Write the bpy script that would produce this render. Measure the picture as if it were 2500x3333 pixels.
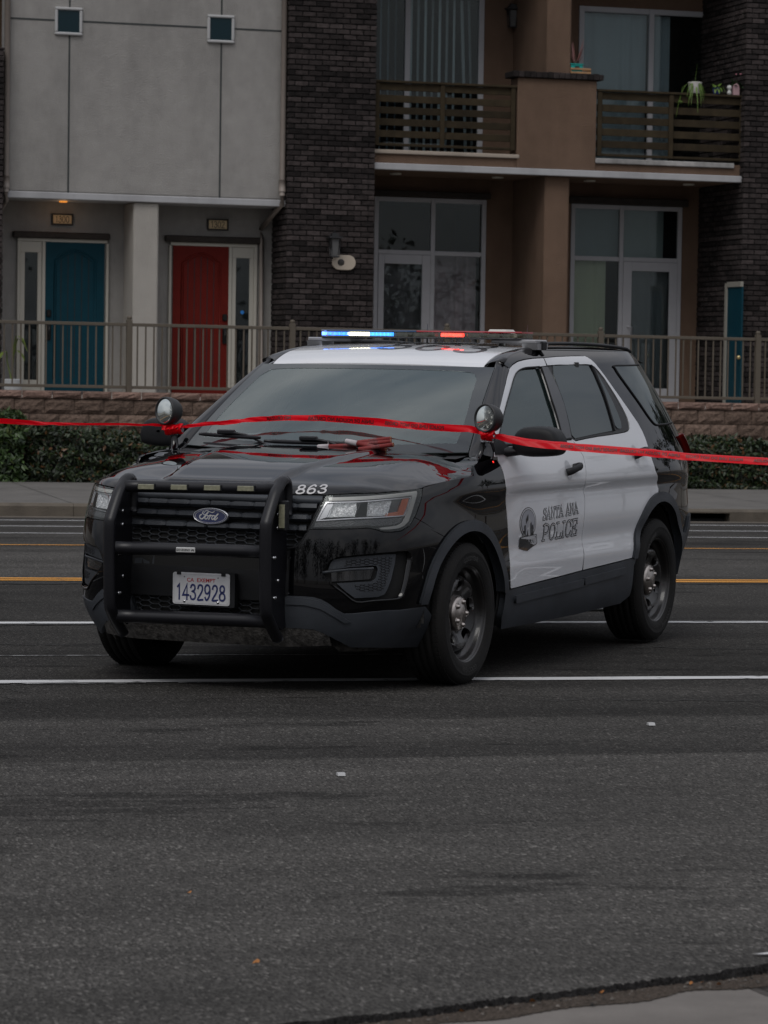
import bpy, math, random
import numpy as np
from mathutils import Vector, Matrix
from mathutils.bvhtree import BVHTree
from mathutils.geometry import delaunay_2d_cdt

random.seed(7); rng = np.random.default_rng(7)
for _o in list(bpy.data.objects): bpy.data.objects.remove(_o)
scene = bpy.context.scene
COL = scene.collection

# ---------------------------------------------------------------- camera, sky, sun, exposure
F_PX, YAW, PITCH, ROLL, TX, CAM_H, DIST = 10428., .4159, .0498, .0145, -.4553, 1.64, 16.2155
cam_d = bpy.data.cameras.new('camera'); cam = bpy.data.objects.new('camera', cam_d); COL.objects.link(cam)
cam_d.sensor_fit = 'HORIZONTAL'; cam_d.sensor_width = 36.0; cam_d.lens = F_PX/2500*36.0
cam_d.clip_start = .5; cam_d.clip_end = 3000
cam_d.dof.use_dof = True; cam_d.dof.focus_distance = 16.6; cam_d.dof.aperture_fstop = 14.0
cp, sp = math.cos(PITCH), math.sin(PITCH); cr, sr = math.cos(ROLL), math.sin(ROLL)
fwd = Vector((0, cp, -sp)); dn = Vector((0, -sp, -cp)); rt = Vector((1, 0, 0))
rt2 = rt*cr - dn*sr; dn2 = rt*sr + dn*cr
cam.matrix_world = Matrix(((rt2.x, -dn2.x, -fwd.x, 0), (rt2.y, -dn2.y, -fwd.y, 0), (rt2.z, -dn2.z, -fwd.z, CAM_H), (0, 0, 0, 1)))
scene.camera = cam

SUN_EL, SUN_ROT = math.radians(52), math.radians(200)
world = bpy.data.worlds.new('World'); scene.world = world; world.use_nodes = True
wn, wl = world.node_tree.nodes, world.node_tree.links
bg = wn['Background']
sky = wn.new('ShaderNodeTexSky'); sky.sky_type = 'NISHITA'; sky.sun_disc = False
sky.sun_elevation = SUN_EL; sky.sun_rotation = SUN_ROT; sky.dust_density = 3.0; sky.ozone_density = 1.0; sky.air_density = 1.0
hs = wn.new('ShaderNodeHueSaturation'); hs.inputs['Saturation'].default_value = .22
wl.new(sky.outputs[0], hs.inputs['Color'])
tc = wn.new('ShaderNodeTexCoord'); mp = wn.new('ShaderNodeMapping'); mp.inputs['Scale'].default_value = (1.2, 1.2, 3.4)
cn = wn.new('ShaderNodeTexNoise'); cn.inputs['Scale'].default_value = 2.2; cn.inputs['Detail'].default_value = 5; cn.inputs['Roughness'].default_value = .55
cr_ = wn.new('ShaderNodeValToRGB'); cr_.color_ramp.elements[0].position = .3; cr_.color_ramp.elements[0].color = (.50, .55, .62, 1)
cr_.color_ramp.elements[1].position = .72; cr_.color_ramp.elements[1].color = (1.25, 1.22, 1.18, 1)
mx = wn.new('ShaderNodeMix'); mx.data_type = 'RGBA'; mx.blend_type = 'MULTIPLY'; mx.inputs[0].default_value = 1.0
wl.new(tc.outputs['Generated'], mp.inputs[0]); wl.new(mp.outputs[0], cn.inputs['Vector']); wl.new(cn.outputs[0], cr_.inputs[0])
# overcast: most of the light comes from an even cloud deck, brightest overhead; a little clear-sky colour stays in it
sp0 = wn.new('ShaderNodeSeparateXYZ'); wl.new(tc.outputs['Generated'], sp0.inputs[0])
el_ = wn.new('ShaderNodeMapRange'); el_.inputs[1].default_value = -.02; el_.inputs[2].default_value = .85; el_.inputs[3].default_value = 2.0; el_.inputs[4].default_value = 8.2; wl.new(sp0.outputs[2], el_.inputs[0])
cl_ = wn.new('ShaderNodeMix'); cl_.data_type = 'RGBA'; cl_.blend_type = 'MULTIPLY'; cl_.inputs[0].default_value = 1; cl_.inputs[6].default_value = (.97, .978, 1.05, 1); wl.new(el_.outputs[0], cl_.inputs[7])
wl.new(cl_.outputs[2], mx.inputs[6]); wl.new(cr_.outputs[0], mx.inputs[7])
mz = wn.new('ShaderNodeMix'); mz.data_type = 'RGBA'; mz.inputs[0].default_value = .82
wl.new(tc.outputs['Generated'], mp.inputs[0]); wl.new(mp.outputs[0], cn.inputs['Vector']); wl.new(cn.outputs[0], cr_.inputs[0])
wl.new(hs.outputs[0], mz.inputs[6]); wl.new(mx.outputs[2], mz.inputs[7]); wl.new(mz.outputs[2], bg.inputs['Color'])
bg.inputs['Strength'].default_value = .10

sun_d = bpy.data.lights.new('sun', 'SUN'); sun_d.energy = .8; sun_d.angle = math.radians(30); sun_d.color = (1, .97, .93)
sun = bpy.data.objects.new('sun', sun_d); COL.objects.link(sun); sun.location = (0, 0, 30)
_sd = Vector((math.sin(SUN_ROT)*math.cos(SUN_EL), math.cos(SUN_ROT)*math.cos(SUN_EL), math.sin(SUN_EL)))
sun.rotation_euler = _sd.to_track_quat('Z', 'Y').to_euler()
scene.view_settings.view_transform = 'Standard'; scene.view_settings.look = 'None'
scene.view_settings.exposure = .24; scene.view_settings.gamma = 1.0

# ---------------------------------------------------------------- geometry helpers
def ray(u, v):
    x = (u-1250)/F_PX; y = (v-1666.5)/F_PX
    X = x*cr + y*sr; Y = -x*sr + y*cr
    return np.array([X, cp-Y*sp, -(sp+Y*cp)])
cY, sY = math.cos(YAW), math.sin(YAW)
def dcar(d): return np.array([-sY*d[0]-cY*d[1], cY*d[0]-sY*d[1], d[2]])
def tocar(P): return dcar((P[0]-TX, P[1]-DIST, P[2]))
def toworld(P): return np.array([TX-sY*P[0]+cY*P[1], DIST-cY*P[0]-sY*P[1], P[2]])
OC = tocar((0, 0, CAM_H))
ZM_ = {'Z1':(200,1400,.4822),'Z2':(850,1400,.4822),'Z3':(1550,1050,.5198),'ZS':(1350,1050,.3617),'ZR':(1850,1050,.2939),'ZH':(930,1500,.3014),
'W1':(1300,1650,.2712),'W2':(1900,1600,.2712),'ZP':(340,1600,.4581),'ZM':(1400,1250,.3014),'ZA':(450,1250,.3014),'L3':(240,1450,.2486),
'ZT':(820,1050,.3617),'D':(0,0,1.507),'B1':(0,0,.5879),'B2':(900,0,.5199),'B3':(1650,0,.6329),'B4':(0,1200,.4972),'PX':(0,0,1.),'SA':(1640,1600,.1808),
'FL':(1000,1400,.1808),'T1':(1050,1330,.3315),'T2':(1580,1360,.3014),'T3':(2000,1400,.3014),'T4':(0,1330,.3617),'T5':(600,1330,.3315),'OV':(580,1640,.12055),'BR':(2150,1250,.2261),'G':(0,2200,1.507)}
def px(k, x, y):
    a = ZM_[k]; return (a[0]+a[2]*x, a[1]+a[2]*y)
def caron(axis, val, k, x, y):
    d = dcar(ray(*px(k, x, y))); i = 'xyz'.index(axis); t = (val-OC[i])/d[i]; return OC+t*d
# street frame: s along the kerb, t away from the camera, z up (the street falls slightly to the right)
PH, GR, S0 = math.radians(15.0), .007, 4.6
Sv = np.array([math.cos(PH), math.sin(PH), -GR]); Tv = np.array([-math.sin(PH), math.cos(PH), 0]); Uv = np.array([0, 0, 1.])
MS = np.stack([Sv, Tv, Uv], 1); MSI = np.linalg.inv(MS); OFF = np.array([0, 0, GR*S0])
def st(s, t, z): return MS@np.array([s, t, z], float)+OFF
def stpx(k, x, y, t):
    d = MSI@ray(*px(k, x, y)); o = MSI@(np.array([0, 0, CAM_H])-OFF); q = o+(t-o[1])/d[1]*d; return q[0], q[2]
def sx(k, x, y, t): return stpx(k, x, y, t)[0]
def zy(k, x, y, t): return stpx(k, x, y, t)[1]

class MB:
    """mesh builder"""
    def __init__(s): s.v = []; s.f = []; s.m = []; s.cm = 0; s.col = []; s.cc = None
    def add(s, vs, fs, smooth=False):
        o = len(s.v); s.v += [tuple(map(float, p)) for p in vs]
        for f in fs: s.f.append(tuple(i+o for i in f)); s.m.append((s.cm, smooth)); s.col.append(s.cc)
    def box(s, a, b, tf=None):
        (x0, y0, z0), (x1, y1, z1) = a, b
        vs = [(x0,y0,z0),(x1,y0,z0),(x1,y1,z0),(x0,y1,z0),(x0,y0,z1),(x1,y0,z1),(x1,y1,z1),(x0,y1,z1)]
        if tf: vs = [tf(*p) for p in vs]
        s.add(vs, [(0,3,2,1),(4,5,6,7),(0,1,5,4),(1,2,6,5),(2,3,7,6),(3,0,4,7)])
    def bbox(s, a, b, r, tf=None):
        """box with all edges chamfered by r"""
        c = [(a[i]+b[i])/2 for i in range(3)]; h = [(b[i]-a[i])/2 for i in range(3)]
        r = min(r, min(h)*.9); vs = []; idx = {}
        for sx_ in (-1, 1):
            for sy_ in (-1, 1):
                for sz_ in (-1, 1):
                    for ax in range(3):
                        p = [c[0]+sx_*(h[0]-r), c[1]+sy_*(h[1]-r), c[2]+sz_*(h[2]-r)]
                        p[ax] += (sx_, sy_, sz_)[ax]*r
                        idx[(sx_, sy_, sz_, ax)] = len(vs); vs.append(p)
        fs = []
        sg = (-1, 1)
        def quad(l):
            n = np.cross(np.subtract(vs[l[1]], vs[l[0]]), np.subtract(vs[l[2]], vs[l[0]]))
            m = np.mean([vs[i] for i in l], 0)-np.array(c)
            fs.append(tuple(l) if n@m > 0 else tuple(reversed(l)))
        for ax in range(3):
            o1, o2 = [i for i in range(3) if i != ax]
            for sa in sg:
                l = []
                for p, q in ((-1,-1),(1,-1),(1,1),(-1,1)):
                    k = [0, 0, 0]; k[ax] = sa; k[o1] = p; k[o2] = q; l.append(idx[(*k, ax)])
                quad(l)
            for p in sg:
                for q in sg:
                    l = []
                    for e, aa in ((-1, o1), (1, o1), (1, o2), (-1, o2)):
                        k = [0, 0, 0]; k[ax] = e; k[o1] = p; k[o2] = q; l.append(idx[(*k, aa)])
                    quad(l)
        for a_ in sg:
            for b_ in sg:
                for c_ in sg: quad([idx[(a_, b_, c_, i)] for i in range(3)])
        if tf: vs = [tf(*p) for p in vs]
        s.add(vs, fs)
    def grid(s, P, closeu=False, closev=False, smooth=True, flip=False):
        P = np.asarray(P, float); n, m = P.shape[:2]; o = []
        for i in range(n if closeu else n-1):
            for j in range(m if closev else m-1):
                a, b, c, d = i*m+j, ((i+1) % n)*m+j, ((i+1) % n)*m+(j+1) % m, i*m+(j+1) % m
                o.append((a, d, c, b) if flip else (a, b, c, d))
        s.add(P.reshape(-1, 3), o, smooth)
    def tube(s, pts, r, n=10, cap=True, sc=(1, 1), up=(0, 0, 1), closed=False):
        pts = [np.array(p, float) for p in pts]; rr = r if hasattr(r, '__len__') else [r]*len(pts); rings = []
        N = len(pts)
        for i, p in enumerate(pts):
            a = pts[(i-1) % N] if closed else pts[max(i-1, 0)]; b = pts[(i+1) % N] if closed else pts[min(i+1, N-1)]
            d = b-a; d /= np.linalg.norm(d)+1e-12
            u = np.array(up, float); u -= d*(u@d)
            if np.linalg.norm(u) < 1e-3: u = np.array((1., .2, 0)); u -= d*(u@d)
            u /= np.linalg.norm(u); w = np.cross(d, u)
            rings.append([p+rr[i]*(math.cos(2*math.pi*k/n)*u*sc[1]+math.sin(2*math.pi*k/n)*w*sc[0]) for k in range(n)])
        o = len(s.v); s.grid(rings, closeu=closed, closev=True, flip=True)
        if cap and not closed:
            e = len(s.v)-n
            for f in (tuple(range(o, o+n)), tuple(reversed(range(e, e+n)))): s.f.append(f); s.m.append((s.cm, False)); s.col.append(s.cc)
    def prism(s, poly, z0, z1, tf=None):
        """extrude a 2d polygon (first two coordinates) between z0 and z1 (third)"""
        n = len(poly); vs = [(x, y, z0) for x, y in poly]+[(x, y, z1) for x, y in poly]
        if tf: vs = [tf(*p) for p in vs]
        fs = [tuple(reversed(range(n))), tuple(range(n, 2*n))]+[(i, (i+1) % n, (i+1) % n+n, i+n) for i in range(n)]
        s.add(vs, fs)
    def lathe(s, prof, c, ax, n=48, smooth=True, close=False):
        """profile [(r,h)] turned about axis ax through c"""
        ax = np.array(ax, float); ax /= np.linalg.norm(ax); c = np.array(c, float)
        u = np.cross(ax, (0, 0, 1.)) if abs(ax[2]) < .9 else np.cross(ax, (1., 0, 0)); u /= np.linalg.norm(u); w = np.cross(ax, u)
        s.grid([[c+ax*h+r*(math.cos(a)*u+math.sin(a)*w) for r, h in prof] for a in np.linspace(0, 2*math.pi, n, endpoint=False)], closeu=True, smooth=smooth, flip=True)

def catm(pts, n=6, closed=False):
    pts = [np.array(p, float) for p in pts]; N = len(pts); out = []
    for i in range(N if closed else N-1):
        p0 = pts[(i-1) % N] if closed or i > 0 else 2*pts[0]-pts[1]
        p1, p2 = pts[i], pts[(i+1) % N]
        p3 = pts[(i+2) % N] if closed or i < N-2 else 2*pts[-1]-pts[-2]
        for k in range(n):
            t = k/n; out.append(.5*((2*p1)+(-p0+p2)*t+(2*p0-5*p1+4*p2-p3)*t*t+(-p0+3*p1-3*p2+p3)*t**3))
    if not closed: out.append(pts[-1])
    return out

def link(name, mesh, parent=None, loc=None):
    o = bpy.data.objects.new(name, mesh); COL.objects.link(o)
    if parent is not None: o.parent = parent
    if loc is not None: o.location = loc
    return o
def build(name, mb, mat, parent=None, origin=None, local=False, nrm=None, bevel=0):
    """one mesh object; world coordinates unless local. A top-level mesh gets its origin at its base."""
    me = bpy.data.meshes.new(name)
    V = np.array(mb.v, float).reshape(-1, 3)
    if local: loc = np.zeros(3) if origin is None else np.array(origin, float); V = V-loc
    elif parent is not None: loc = np.zeros(3); V = V-np.array(parent['_w'])
    else:
        loc = np.array([(V[:,0].min()+V[:,0].max())/2, (V[:,1].min()+V[:,1].max())/2, V[:,2].min()]) if origin is None else np.array(origin, float); V = V-loc
    me.from_pydata(V.tolist(), [], mb.f)
    mats = mat if isinstance(mat, (list, tuple)) else [mat]
    for m in mats: me.materials.append(m)
    if mb.m:
        me.polygons.foreach_set('material_index', [a for a, b in mb.m]); me.polygons.foreach_set('use_smooth', [b for a, b in mb.m])
    if any(c is not None for c in mb.col):
        at = me.attributes.new('tone', 'FLOAT', 'FACE'); at.data.foreach_set('value', [0. if c is None else float(c) for c in mb.col])
    if nrm is not None: me.normals_split_custom_set_from_vertices([tuple(n) for n in nrm])
    me.update()
    o = link(name, me, parent, tuple(loc))
    if parent is None: o['_w'] = [float(q) for q in loc]
    elif not local: o['_w'] = [float(q) for q in parent['_w']]
    if bevel:
        b = o.modifiers.new('bevel', 'BEVEL'); b.width = bevel; b.segments = 2; b.limit_method = 'ANGLE'
    return o
def tag(o, label=None, cat=None, group=None, kind=None):
    if label: o['label'] = label
    if cat: o['category'] = cat
    if group: o['group'] = group
    if kind: o['kind'] = kind
    return o
def thing(name, label, cat, loc=(0, 0, 0), group=None):
    o = bpy.data.objects.new(name, None); COL.objects.link(o); o.location = tuple(map(float, loc)); o['_w'] = [float(q) for q in loc]
    o.empty_display_size = .2
    return tag(o, label, cat, group)
def dup(o, loc=None, parent=None):
    c = o.copy(); COL.objects.link(c)
    if parent is not None: c.parent = parent
    if loc is not None: c.location = loc
    for ch in list(o.children): dup(ch, None, c)
    return c

# ---------------------------------------------------------------- materials
def N(nt, t, **kw):
    n = nt.nodes.new(t)
    for k, v in kw.items(): setattr(n, k, v)
    return n
def M(name, col, rough=.6, metal=0., coat=0., spec=.5, var=0., vs=8., bump=0., bs=60., emit=None, es=0., tone=0., trans=0., alpha=1., stain=None, grime=0., coatr=.03, detail=4):
    m = bpy.data.materials.new(name); m.use_nodes = True; nt = m.node_tree; b = nt.nodes['Principled BSDF']; L = nt.links
    b.inputs['Base Color'].default_value = (*col, 1); b.inputs['Roughness'].default_value = rough; b.inputs['Metallic'].default_value = metal
    b.inputs['Coat Weight'].default_value = coat; b.inputs['Coat Roughness'].default_value = coatr; b.inputs['Specular IOR Level'].default_value = spec
    b.inputs['Transmission Weight'].default_value = trans; b.inputs['Alpha'].default_value = alpha
    if emit: b.inputs['Emission Color'].default_value = (*emit, 1); b.inputs['Emission Strength'].default_value = es
    tcn = N(nt, 'ShaderNodeTexCoord'); last = None
    def mul(prev, fac):
        mxn = N(nt, 'ShaderNodeMix', data_type='RGBA', blend_type='MULTIPLY'); mxn.inputs[0].default_value = 1
        if prev is None: mxn.inputs[6].default_value = (*col, 1)
        else: L.new(prev, mxn.inputs[6])
        L.new(fac, mxn.inputs[7]); return mxn.outputs[2]
    if var:
        n = N(nt, 'ShaderNodeTexNoise'); n.inputs['Scale'].default_value = vs; n.inputs['Detail'].default_value = detail; L.new(tcn.outputs['Object'], n.inputs['Vector'])
        r = N(nt, 'ShaderNodeMapRange'); r.inputs[1].default_value = .25; r.inputs[2].default_value = .75; r.inputs[3].default_value = 1-var; r.inputs[4].default_value = 1+var
        L.new(n.outputs[0], r.inputs[0]); last = mul(last, r.outputs[0])
    if tone:
        a = N(nt, 'ShaderNodeAttribute', attribute_name='tone'); r = N(nt, 'ShaderNodeMapRange'); r.inputs[1].default_value = 0; r.inputs[2].default_value = 1
        r.inputs[3].default_value = 1-tone; r.inputs[4].default_value = 1+tone; L.new(a.outputs['Fac'], r.inputs[0]); last = mul(last, r.outputs[0])
    if grime:
        n = N(nt, 'ShaderNodeTexNoise'); n.inputs['Scale'].default_value = 1.3; n.inputs['Detail'].default_value = 7; n.inputs['Roughness'].default_value = .65
        mpn = N(nt, 'ShaderNodeMapping'); mpn.inputs['Scale'].default_value = (1, 1, .35); L.new(tcn.outputs['Object'], mpn.inputs[0]); L.new(mpn.outputs[0], n.inputs['Vector'])
        r = N(nt, 'ShaderNodeMapRange'); r.inputs[1].default_value = .45; r.inputs[2].default_value = .72; r.inputs[3].default_value = 1; r.inputs[4].default_value = 1-grime
        L.new(n.outputs[0], r.inputs[0]); last = mul(last, r.outputs[0])
    if last is not None: L.new(last, b.inputs['Base Color'])
    if bump:
        n = N(nt, 'ShaderNodeTexNoise'); n.inputs['Scale'].default_value = bs; n.inputs['Detail'].default_value = 4; L.new(tcn.outputs['Object'], n.inputs['Vector'])
        bp = N(nt, 'ShaderNodeBump'); bp.inputs['Strength'].default_value = bump; bp.inputs['Distance'].default_value = .02; L.new(n.outputs[0], bp.inputs['Height']); L.new(bp.outputs[0], b.inputs['Normal'])
    return m
def glass_mat(name, tint=(.02, .03, .03), see=.5, rough=.02, boost=1.5):
    """coated pane: mirror reflection by Fresnel over a tinted see-through layer"""
    m = bpy.data.materials.new(name); m.use_nodes = True; nt = m.node_tree; L = nt.links; nt.nodes.remove(nt.nodes['Principled BSDF']); out = nt.nodes['Material Output']
    tr = N(nt, 'ShaderNodeBsdfTransparent'); tr.inputs[0].default_value = (*[.72+.26*c/max(tint) for c in tint], 1)
    df = N(nt, 'ShaderNodeBsdfDiffuse'); df.inputs[0].default_value = (*tint, 1)
    gl = N(nt, 'ShaderNodeBsdfGlossy'); gl.inputs['Roughness'].default_value = rough; gl.inputs['Color'].default_value = (.93, 1, .985, 1)
    fr = N(nt, 'ShaderNodeFresnel'); fr.inputs[0].default_value = boost
    m1 = N(nt, 'ShaderNodeMixShader'); m1.inputs[0].default_value = see; L.new(df.outputs[0], m1.inputs[1]); L.new(tr.outputs[0], m1.inputs[2])
    m2 = N(nt, 'ShaderNodeMixShader'); L.new(fr.outputs[0], m2.inputs[0]); L.new(m1.outputs[0], m2.inputs[1]); L.new(gl.outputs[0], m2.inputs[2])
    L.new(m2.outputs[0], out.inputs[0]); return m

# stroke lettering --------------------------------------------------------------
GL = {
'S': ([[(.62,.80),(.52,.95),(.33,1),(.14,.92),(.10,.75),(.22,.60),(.48,.47),(.62,.32),(.58,.12),(.38,0),(.18,.04),(.06,.22)]], [(.62,.72,.62,1),(.06,0,.06,.28)], .7),
'A': ([[(.02,0),(.36,1),(.70,0)],[(.15,.34),(.57,.34)]], [(-.08,0,.16,0),(.54,0,.80,0)], .8),
'N': ([[(.08,0),(.08,1),(.62,0),(.62,1)]], [(-.04,0,.2,0),(-.04,1,.1,1),(.52,1,.74,1)], .8),
'T': ([[(.35,0),(.35,1)],[(.0,1),(.70,1)]], [(.22,0,.48,0),(0,1,0,.78),(.7,1,.7,.78)], .72),
'P': ([[(.10,0),(.10,1),(.45,1),(.62,.9),(.64,.72),(.58,.55),(.42,.47),(.12,.47)]], [(-.04,0,.26,0),(-.04,1,.1,1)], .7),
'O': ([[(.35,1),(.14,.9),(.04,.65),(.04,.35),(.14,.1),(.35,0),(.56,.1),(.66,.35),(.66,.65),(.56,.9),(.35,1)]], [], .76),
'L': ([[(.12,1),(.12,0),(.62,0),(.62,.25)]], [(-.02,1,.28,1),(-.02,0,.12,0)], .68),
'I': ([[(.14,0),(.14,1)]], [(0,0,.28,0),(0,1,.28,1)], .34),
'C': ([[(.64,.75),(.54,.93),(.36,1),(.14,.9),(.04,.65),(.04,.35),(.14,.1),(.36,0),(.56,.07),(.66,.25)]], [(.64,.65,.64,1)], .74),
'E': ([[(.62,.78),(.62,1),(.10,1),(.10,0),(.62,0),(.62,.24)],[(.10,.52),(.42,.52)]], [(-.03,1,.1,1),(-.03,0,.1,0),(.42,.4,.42,.64)], .7),
'8': ([[(.34,.53),(.15,.62),(.10,.80),(.18,.95),(.34,1),(.50,.95),(.58,.80),(.52,.62),(.34,.53),(.12,.42),(.04,.22),(.14,.05),(.34,0),(.54,.05),(.64,.22),(.56,.42),(.34,.53)]], [], .72),
'6': ([[(.56,.86),(.46,1),(.30,.96),(.12,.75),(.05,.45),(.07,.15),(.22,0),(.42,0),(.58,.12),(.60,.35),(.48,.54),(.28,.56),(.10,.42)]], [], .7),
'3': ([[(.10,.82),(.18,.96),(.34,1),(.52,.93),(.56,.76),(.46,.60),(.28,.55),(.50,.48),(.62,.30),(.56,.08),(.34,0),(.14,.05),(.06,.20)]], [], .7),
'1': ([[(.12,.84),(.3,1),(.3,0)]], [(.12,0,.48,0)], .56),
'4': ([[(.48,0),(.48,1),(.02,.28),(.66,.28)]], [], .7),
'2': ([[(.08,.78),(.16,.95),(.34,1),(.54,.93),(.58,.72),(.44,.45),(.06,0),(.62,0)]], [(.62,0,.62,.14)], .7),
'9': ([[(.08,.14),(.18,0),(.34,.03),(.52,.25),(.59,.55),(.57,.85),(.42,1),(.22,1),(.07,.88),(.05,.65),(.16,.46),(.36,.44),(.54,.58)]], [], .7),
'0': ([[(.34,1),(.14,.9),(.06,.65),(.06,.35),(.14,.1),(.34,0),(.54,.1),(.62,.35),(.62,.65),(.54,.9),(.34,1)]], [], .72),
' ': ([], [], .45)}
def ribbon(pts, w):
    pts = [np.array(p, float) for p in pts]; n = len(pts); closed = np.allclose(pts[0], pts[-1]) and n > 3
    L_, R_ = [], []
    for i, p in enumerate(pts):
        a = pts[i-1] if i > 0 else (pts[-2] if closed else None); b = pts[i+1] if i < n-1 else (pts[1] if closed else None)
        d1 = (p-a)/np.linalg.norm(p-a) if a is not None else None; d2 = (b-p)/np.linalg.norm(b-p) if b is not None else None
        if d1 is None: d1 = d2; p = p-d1*w*.5
        if d2 is None: d2 = d1; p = p+d1*w*.5
        t = d1+d2; t /= np.linalg.norm(t)+1e-9; nrm = np.array([-t[1], t[0]]); k = 1/max(.45, nrm@np.array([-d2[1], d2[0]]))
        L_.append(p+nrm*w/2*k); R_.append(p-nrm*w/2*k)
    vs = L_+R_; return vs, [(i, i+n, i+n+1, i+1) for i in range(n-1)]
def glyphs(text, w, serif=True, sp_=.12, wf=1.0):
    """list of (verts2d, faces) strokes in a box of height 1; returns strokes and total width"""
    out = []; x = 0
    for ch in text:
        st_, se, adv = GL[ch]
        for s_ in st_:
            s2 = catm(s_, 4) if len(s_) > 6 else s_
            out.append(ribbon([(x+p[0]*wf, p[1]) for p in s2], w))
        if serif:
            for a in se: out.append(ribbon([(x+a[0]*wf, a[1]), (x+a[2]*wf, a[3])], w*.8))
        x += (adv+sp_)*wf
    return out, x-sp_*wf
def text_mesh(txt, shear=0., bold=0.):
    """font outline filled, scaled to height 1 from its own box; returns verts2d, faces, width"""
    cu = bpy.data.curves.new('t', 'FONT'); cu.body = txt; cu.resolution_u = 3; cu.shear = shear; cu.offset = bold
    o = bpy.data.objects.new('t', cu); COL.objects.link(o); bpy.context.view_layer.update()
    me = o.to_mesh(); V = np.array([v.co[:2] for v in me.vertices]); F = [tuple(p.vertices) for p in me.polygons]; o.to_mesh_clear()
    bpy.data.objects.remove(o); bpy.data.curves.remove(cu)
    V -= V.min(0); h_ = V[:, 1].max(); V /= h_; return V, F, V[:, 0].max()
# ================================================================ SETTING
def gz(t):
    """street surface: flat to the crown, then falling 2.4 % to the far gutter"""
    return 0. if t < 25 else -.0243*(min(t, 36.)-25)
def asphalt_mat():
    m = bpy.data.materials.new('asphalt'); m.use_nodes = True; nt = m.node_tree; b = nt.nodes['Principled BSDF']; L = nt.links
    tcn = N(nt, 'ShaderNodeTexCoord'); sp_ = N(nt, 'ShaderNodeSeparateXYZ')
    mp_ = N(nt, 'ShaderNodeMapping'); mp_.inputs['Rotation'].default_value = (0, 0, -PH); L.new(tcn.outputs['Object'], mp_.inputs[0]); L.new(mp_.outputs[0], sp_.inputs[0])
    def noise(sc, det, scale3=(1, 1, 1), rough=.5):
        q = N(nt, 'ShaderNodeMapping'); q.inputs['Scale'].default_value = scale3; L.new(mp_.outputs[0], q.inputs[0])
        n = N(nt, 'ShaderNodeTexNoise'); n.inputs['Scale'].default_value = sc; n.inputs['Detail'].default_value = det; n.inputs['Roughness'].default_value = rough; L.new(q.outputs[0], n.inputs['Vector']); return n.outputs[0]
    def mr(x, a, b_, c, d):
        r = N(nt, 'ShaderNodeMapRange'); r.inputs[1].default_value = a; r.inputs[2].default_value = b_; r.inputs[3].default_value = c; r.inputs[4].default_value = d; L.new(x, r.inputs[0]); return r.outputs[0]
    def ma(op, x, y):
        q = N(nt, 'ShaderNodeMath', operation=op)
        for i, k in enumerate((x, y)):
            if hasattr(k, 'name'): L.new(k, q.inputs[i])
            else: q.inputs[i].default_value = k
        return q.outputs[0]
    big = mr(noise(.35, 5, (.45, 1.6, 1)), .3, .7, .90, 1.10)
    streak = mr(noise(1.9, 8, (.45, 1.4, 1), .70), .36, .64, .84, 1.12)
    # worn, dark lane bands and pale aggregate nearer the near kerb (t < 12)
    tw = ma('ADD', sp_.outputs[1], mr(noise(1.3, 7, (.35, 1.6, 1), .7), 0, 1, -.30, .30))
    rp0 = N(nt, 'ShaderNodeValToRGB'); L.new(mr(tw, 11., 31., 0., 1.), rp0.inputs[0]); els = rp0.color_ramp.elements
    bands = [(11.0, .60), (12.33, .60), (12.38, .34), (12.85, .37), (13.0, .50), (13.75, .48), (13.82, .28), (14.55, .31), (14.7, .42), (15.6, .34), (16.4, .30), (18.9, .36), (19.5, .30), (22.3, .40), (23.2, .62), (26.4, .58), (27.2, .44), (31.0, .44)]
    els[0].position = 0; els[0].color = (.60,)*3+(1,); els[1].position = 1; els[1].color = (.44,)*3+(1,)
    for t_, v_ in bands[1:-1]: e_ = els.new((t_-11)/20); e_.color = (v_, v_, v_, 1)
    near = ma('MULTIPLY', rp0.outputs[0], 2.35)
    mid = mr(noise(.8, 5, (.22, 1.5, 1)), .45, .62, 1., .80)
    patch = ma('MULTIPLY', mr(noise(.62, 9, (.50, 2.0, 1), .68), .565, .60, 1., .55), mr(noise(.45, 6, (.5, 1.2, 1), .6), .45, .62, 1.06, .86))
    # aggregate: pale and dark stones
    mq = N(nt, 'ShaderNodeMapping'); mq.inputs['Scale'].default_value = (1, .38, 1); L.new(mp_.outputs[0], mq.inputs[0])
    vo = N(nt, 'ShaderNodeTexVoronoi'); vo.inputs['Scale'].default_value = 150; L.new(mq.outputs[0], vo.inputs['Vector'])
    stone = mr(vo.outputs['Color'], .0, 1., .42, 1.55)
    vo2 = N(nt, 'ShaderNodeTexVoronoi'); vo2.inputs['Scale'].default_value = 125; L.new(mq.outputs[0], vo2.inputs['Vector'])
    sc_ = N(nt, 'ShaderNodeSeparateColor'); L.new(vo2.outputs['Color'], sc_.inputs[0]); pale = mr(sc_.outputs[1], .86, .96, .96, 1.95)
    fac = ma('MULTIPLY', ma('MULTIPLY', big, streak), ma('MULTIPLY', near, mid)); fac = ma('MULTIPLY', fac, ma('MULTIPLY', patch, ma('MULTIPLY', stone, pale)))
    cr2 = N(nt, 'ShaderNodeMix', data_type='RGBA', blend_type='MULTIPLY'); cr2.inputs[0].default_value = 1; cr2.inputs[6].default_value = (.0455, .0432, .0400, 1); L.new(fac, cr2.inputs[7])
    L.new(cr2.outputs[2], b.inputs['Base Color'])
    L.new(mr(streak, .66, 1.22, .85, 1.), b.inputs['Roughness']); b.inputs['Specular IOR Level'].default_value = .10
    bp = N(nt, 'ShaderNodeBump'); bp.inputs['Strength'].default_value = .55; bp.inputs['Distance'].default_value = .006; L.new(vo.outputs['Distance'], bp.inputs['Height'])
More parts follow.
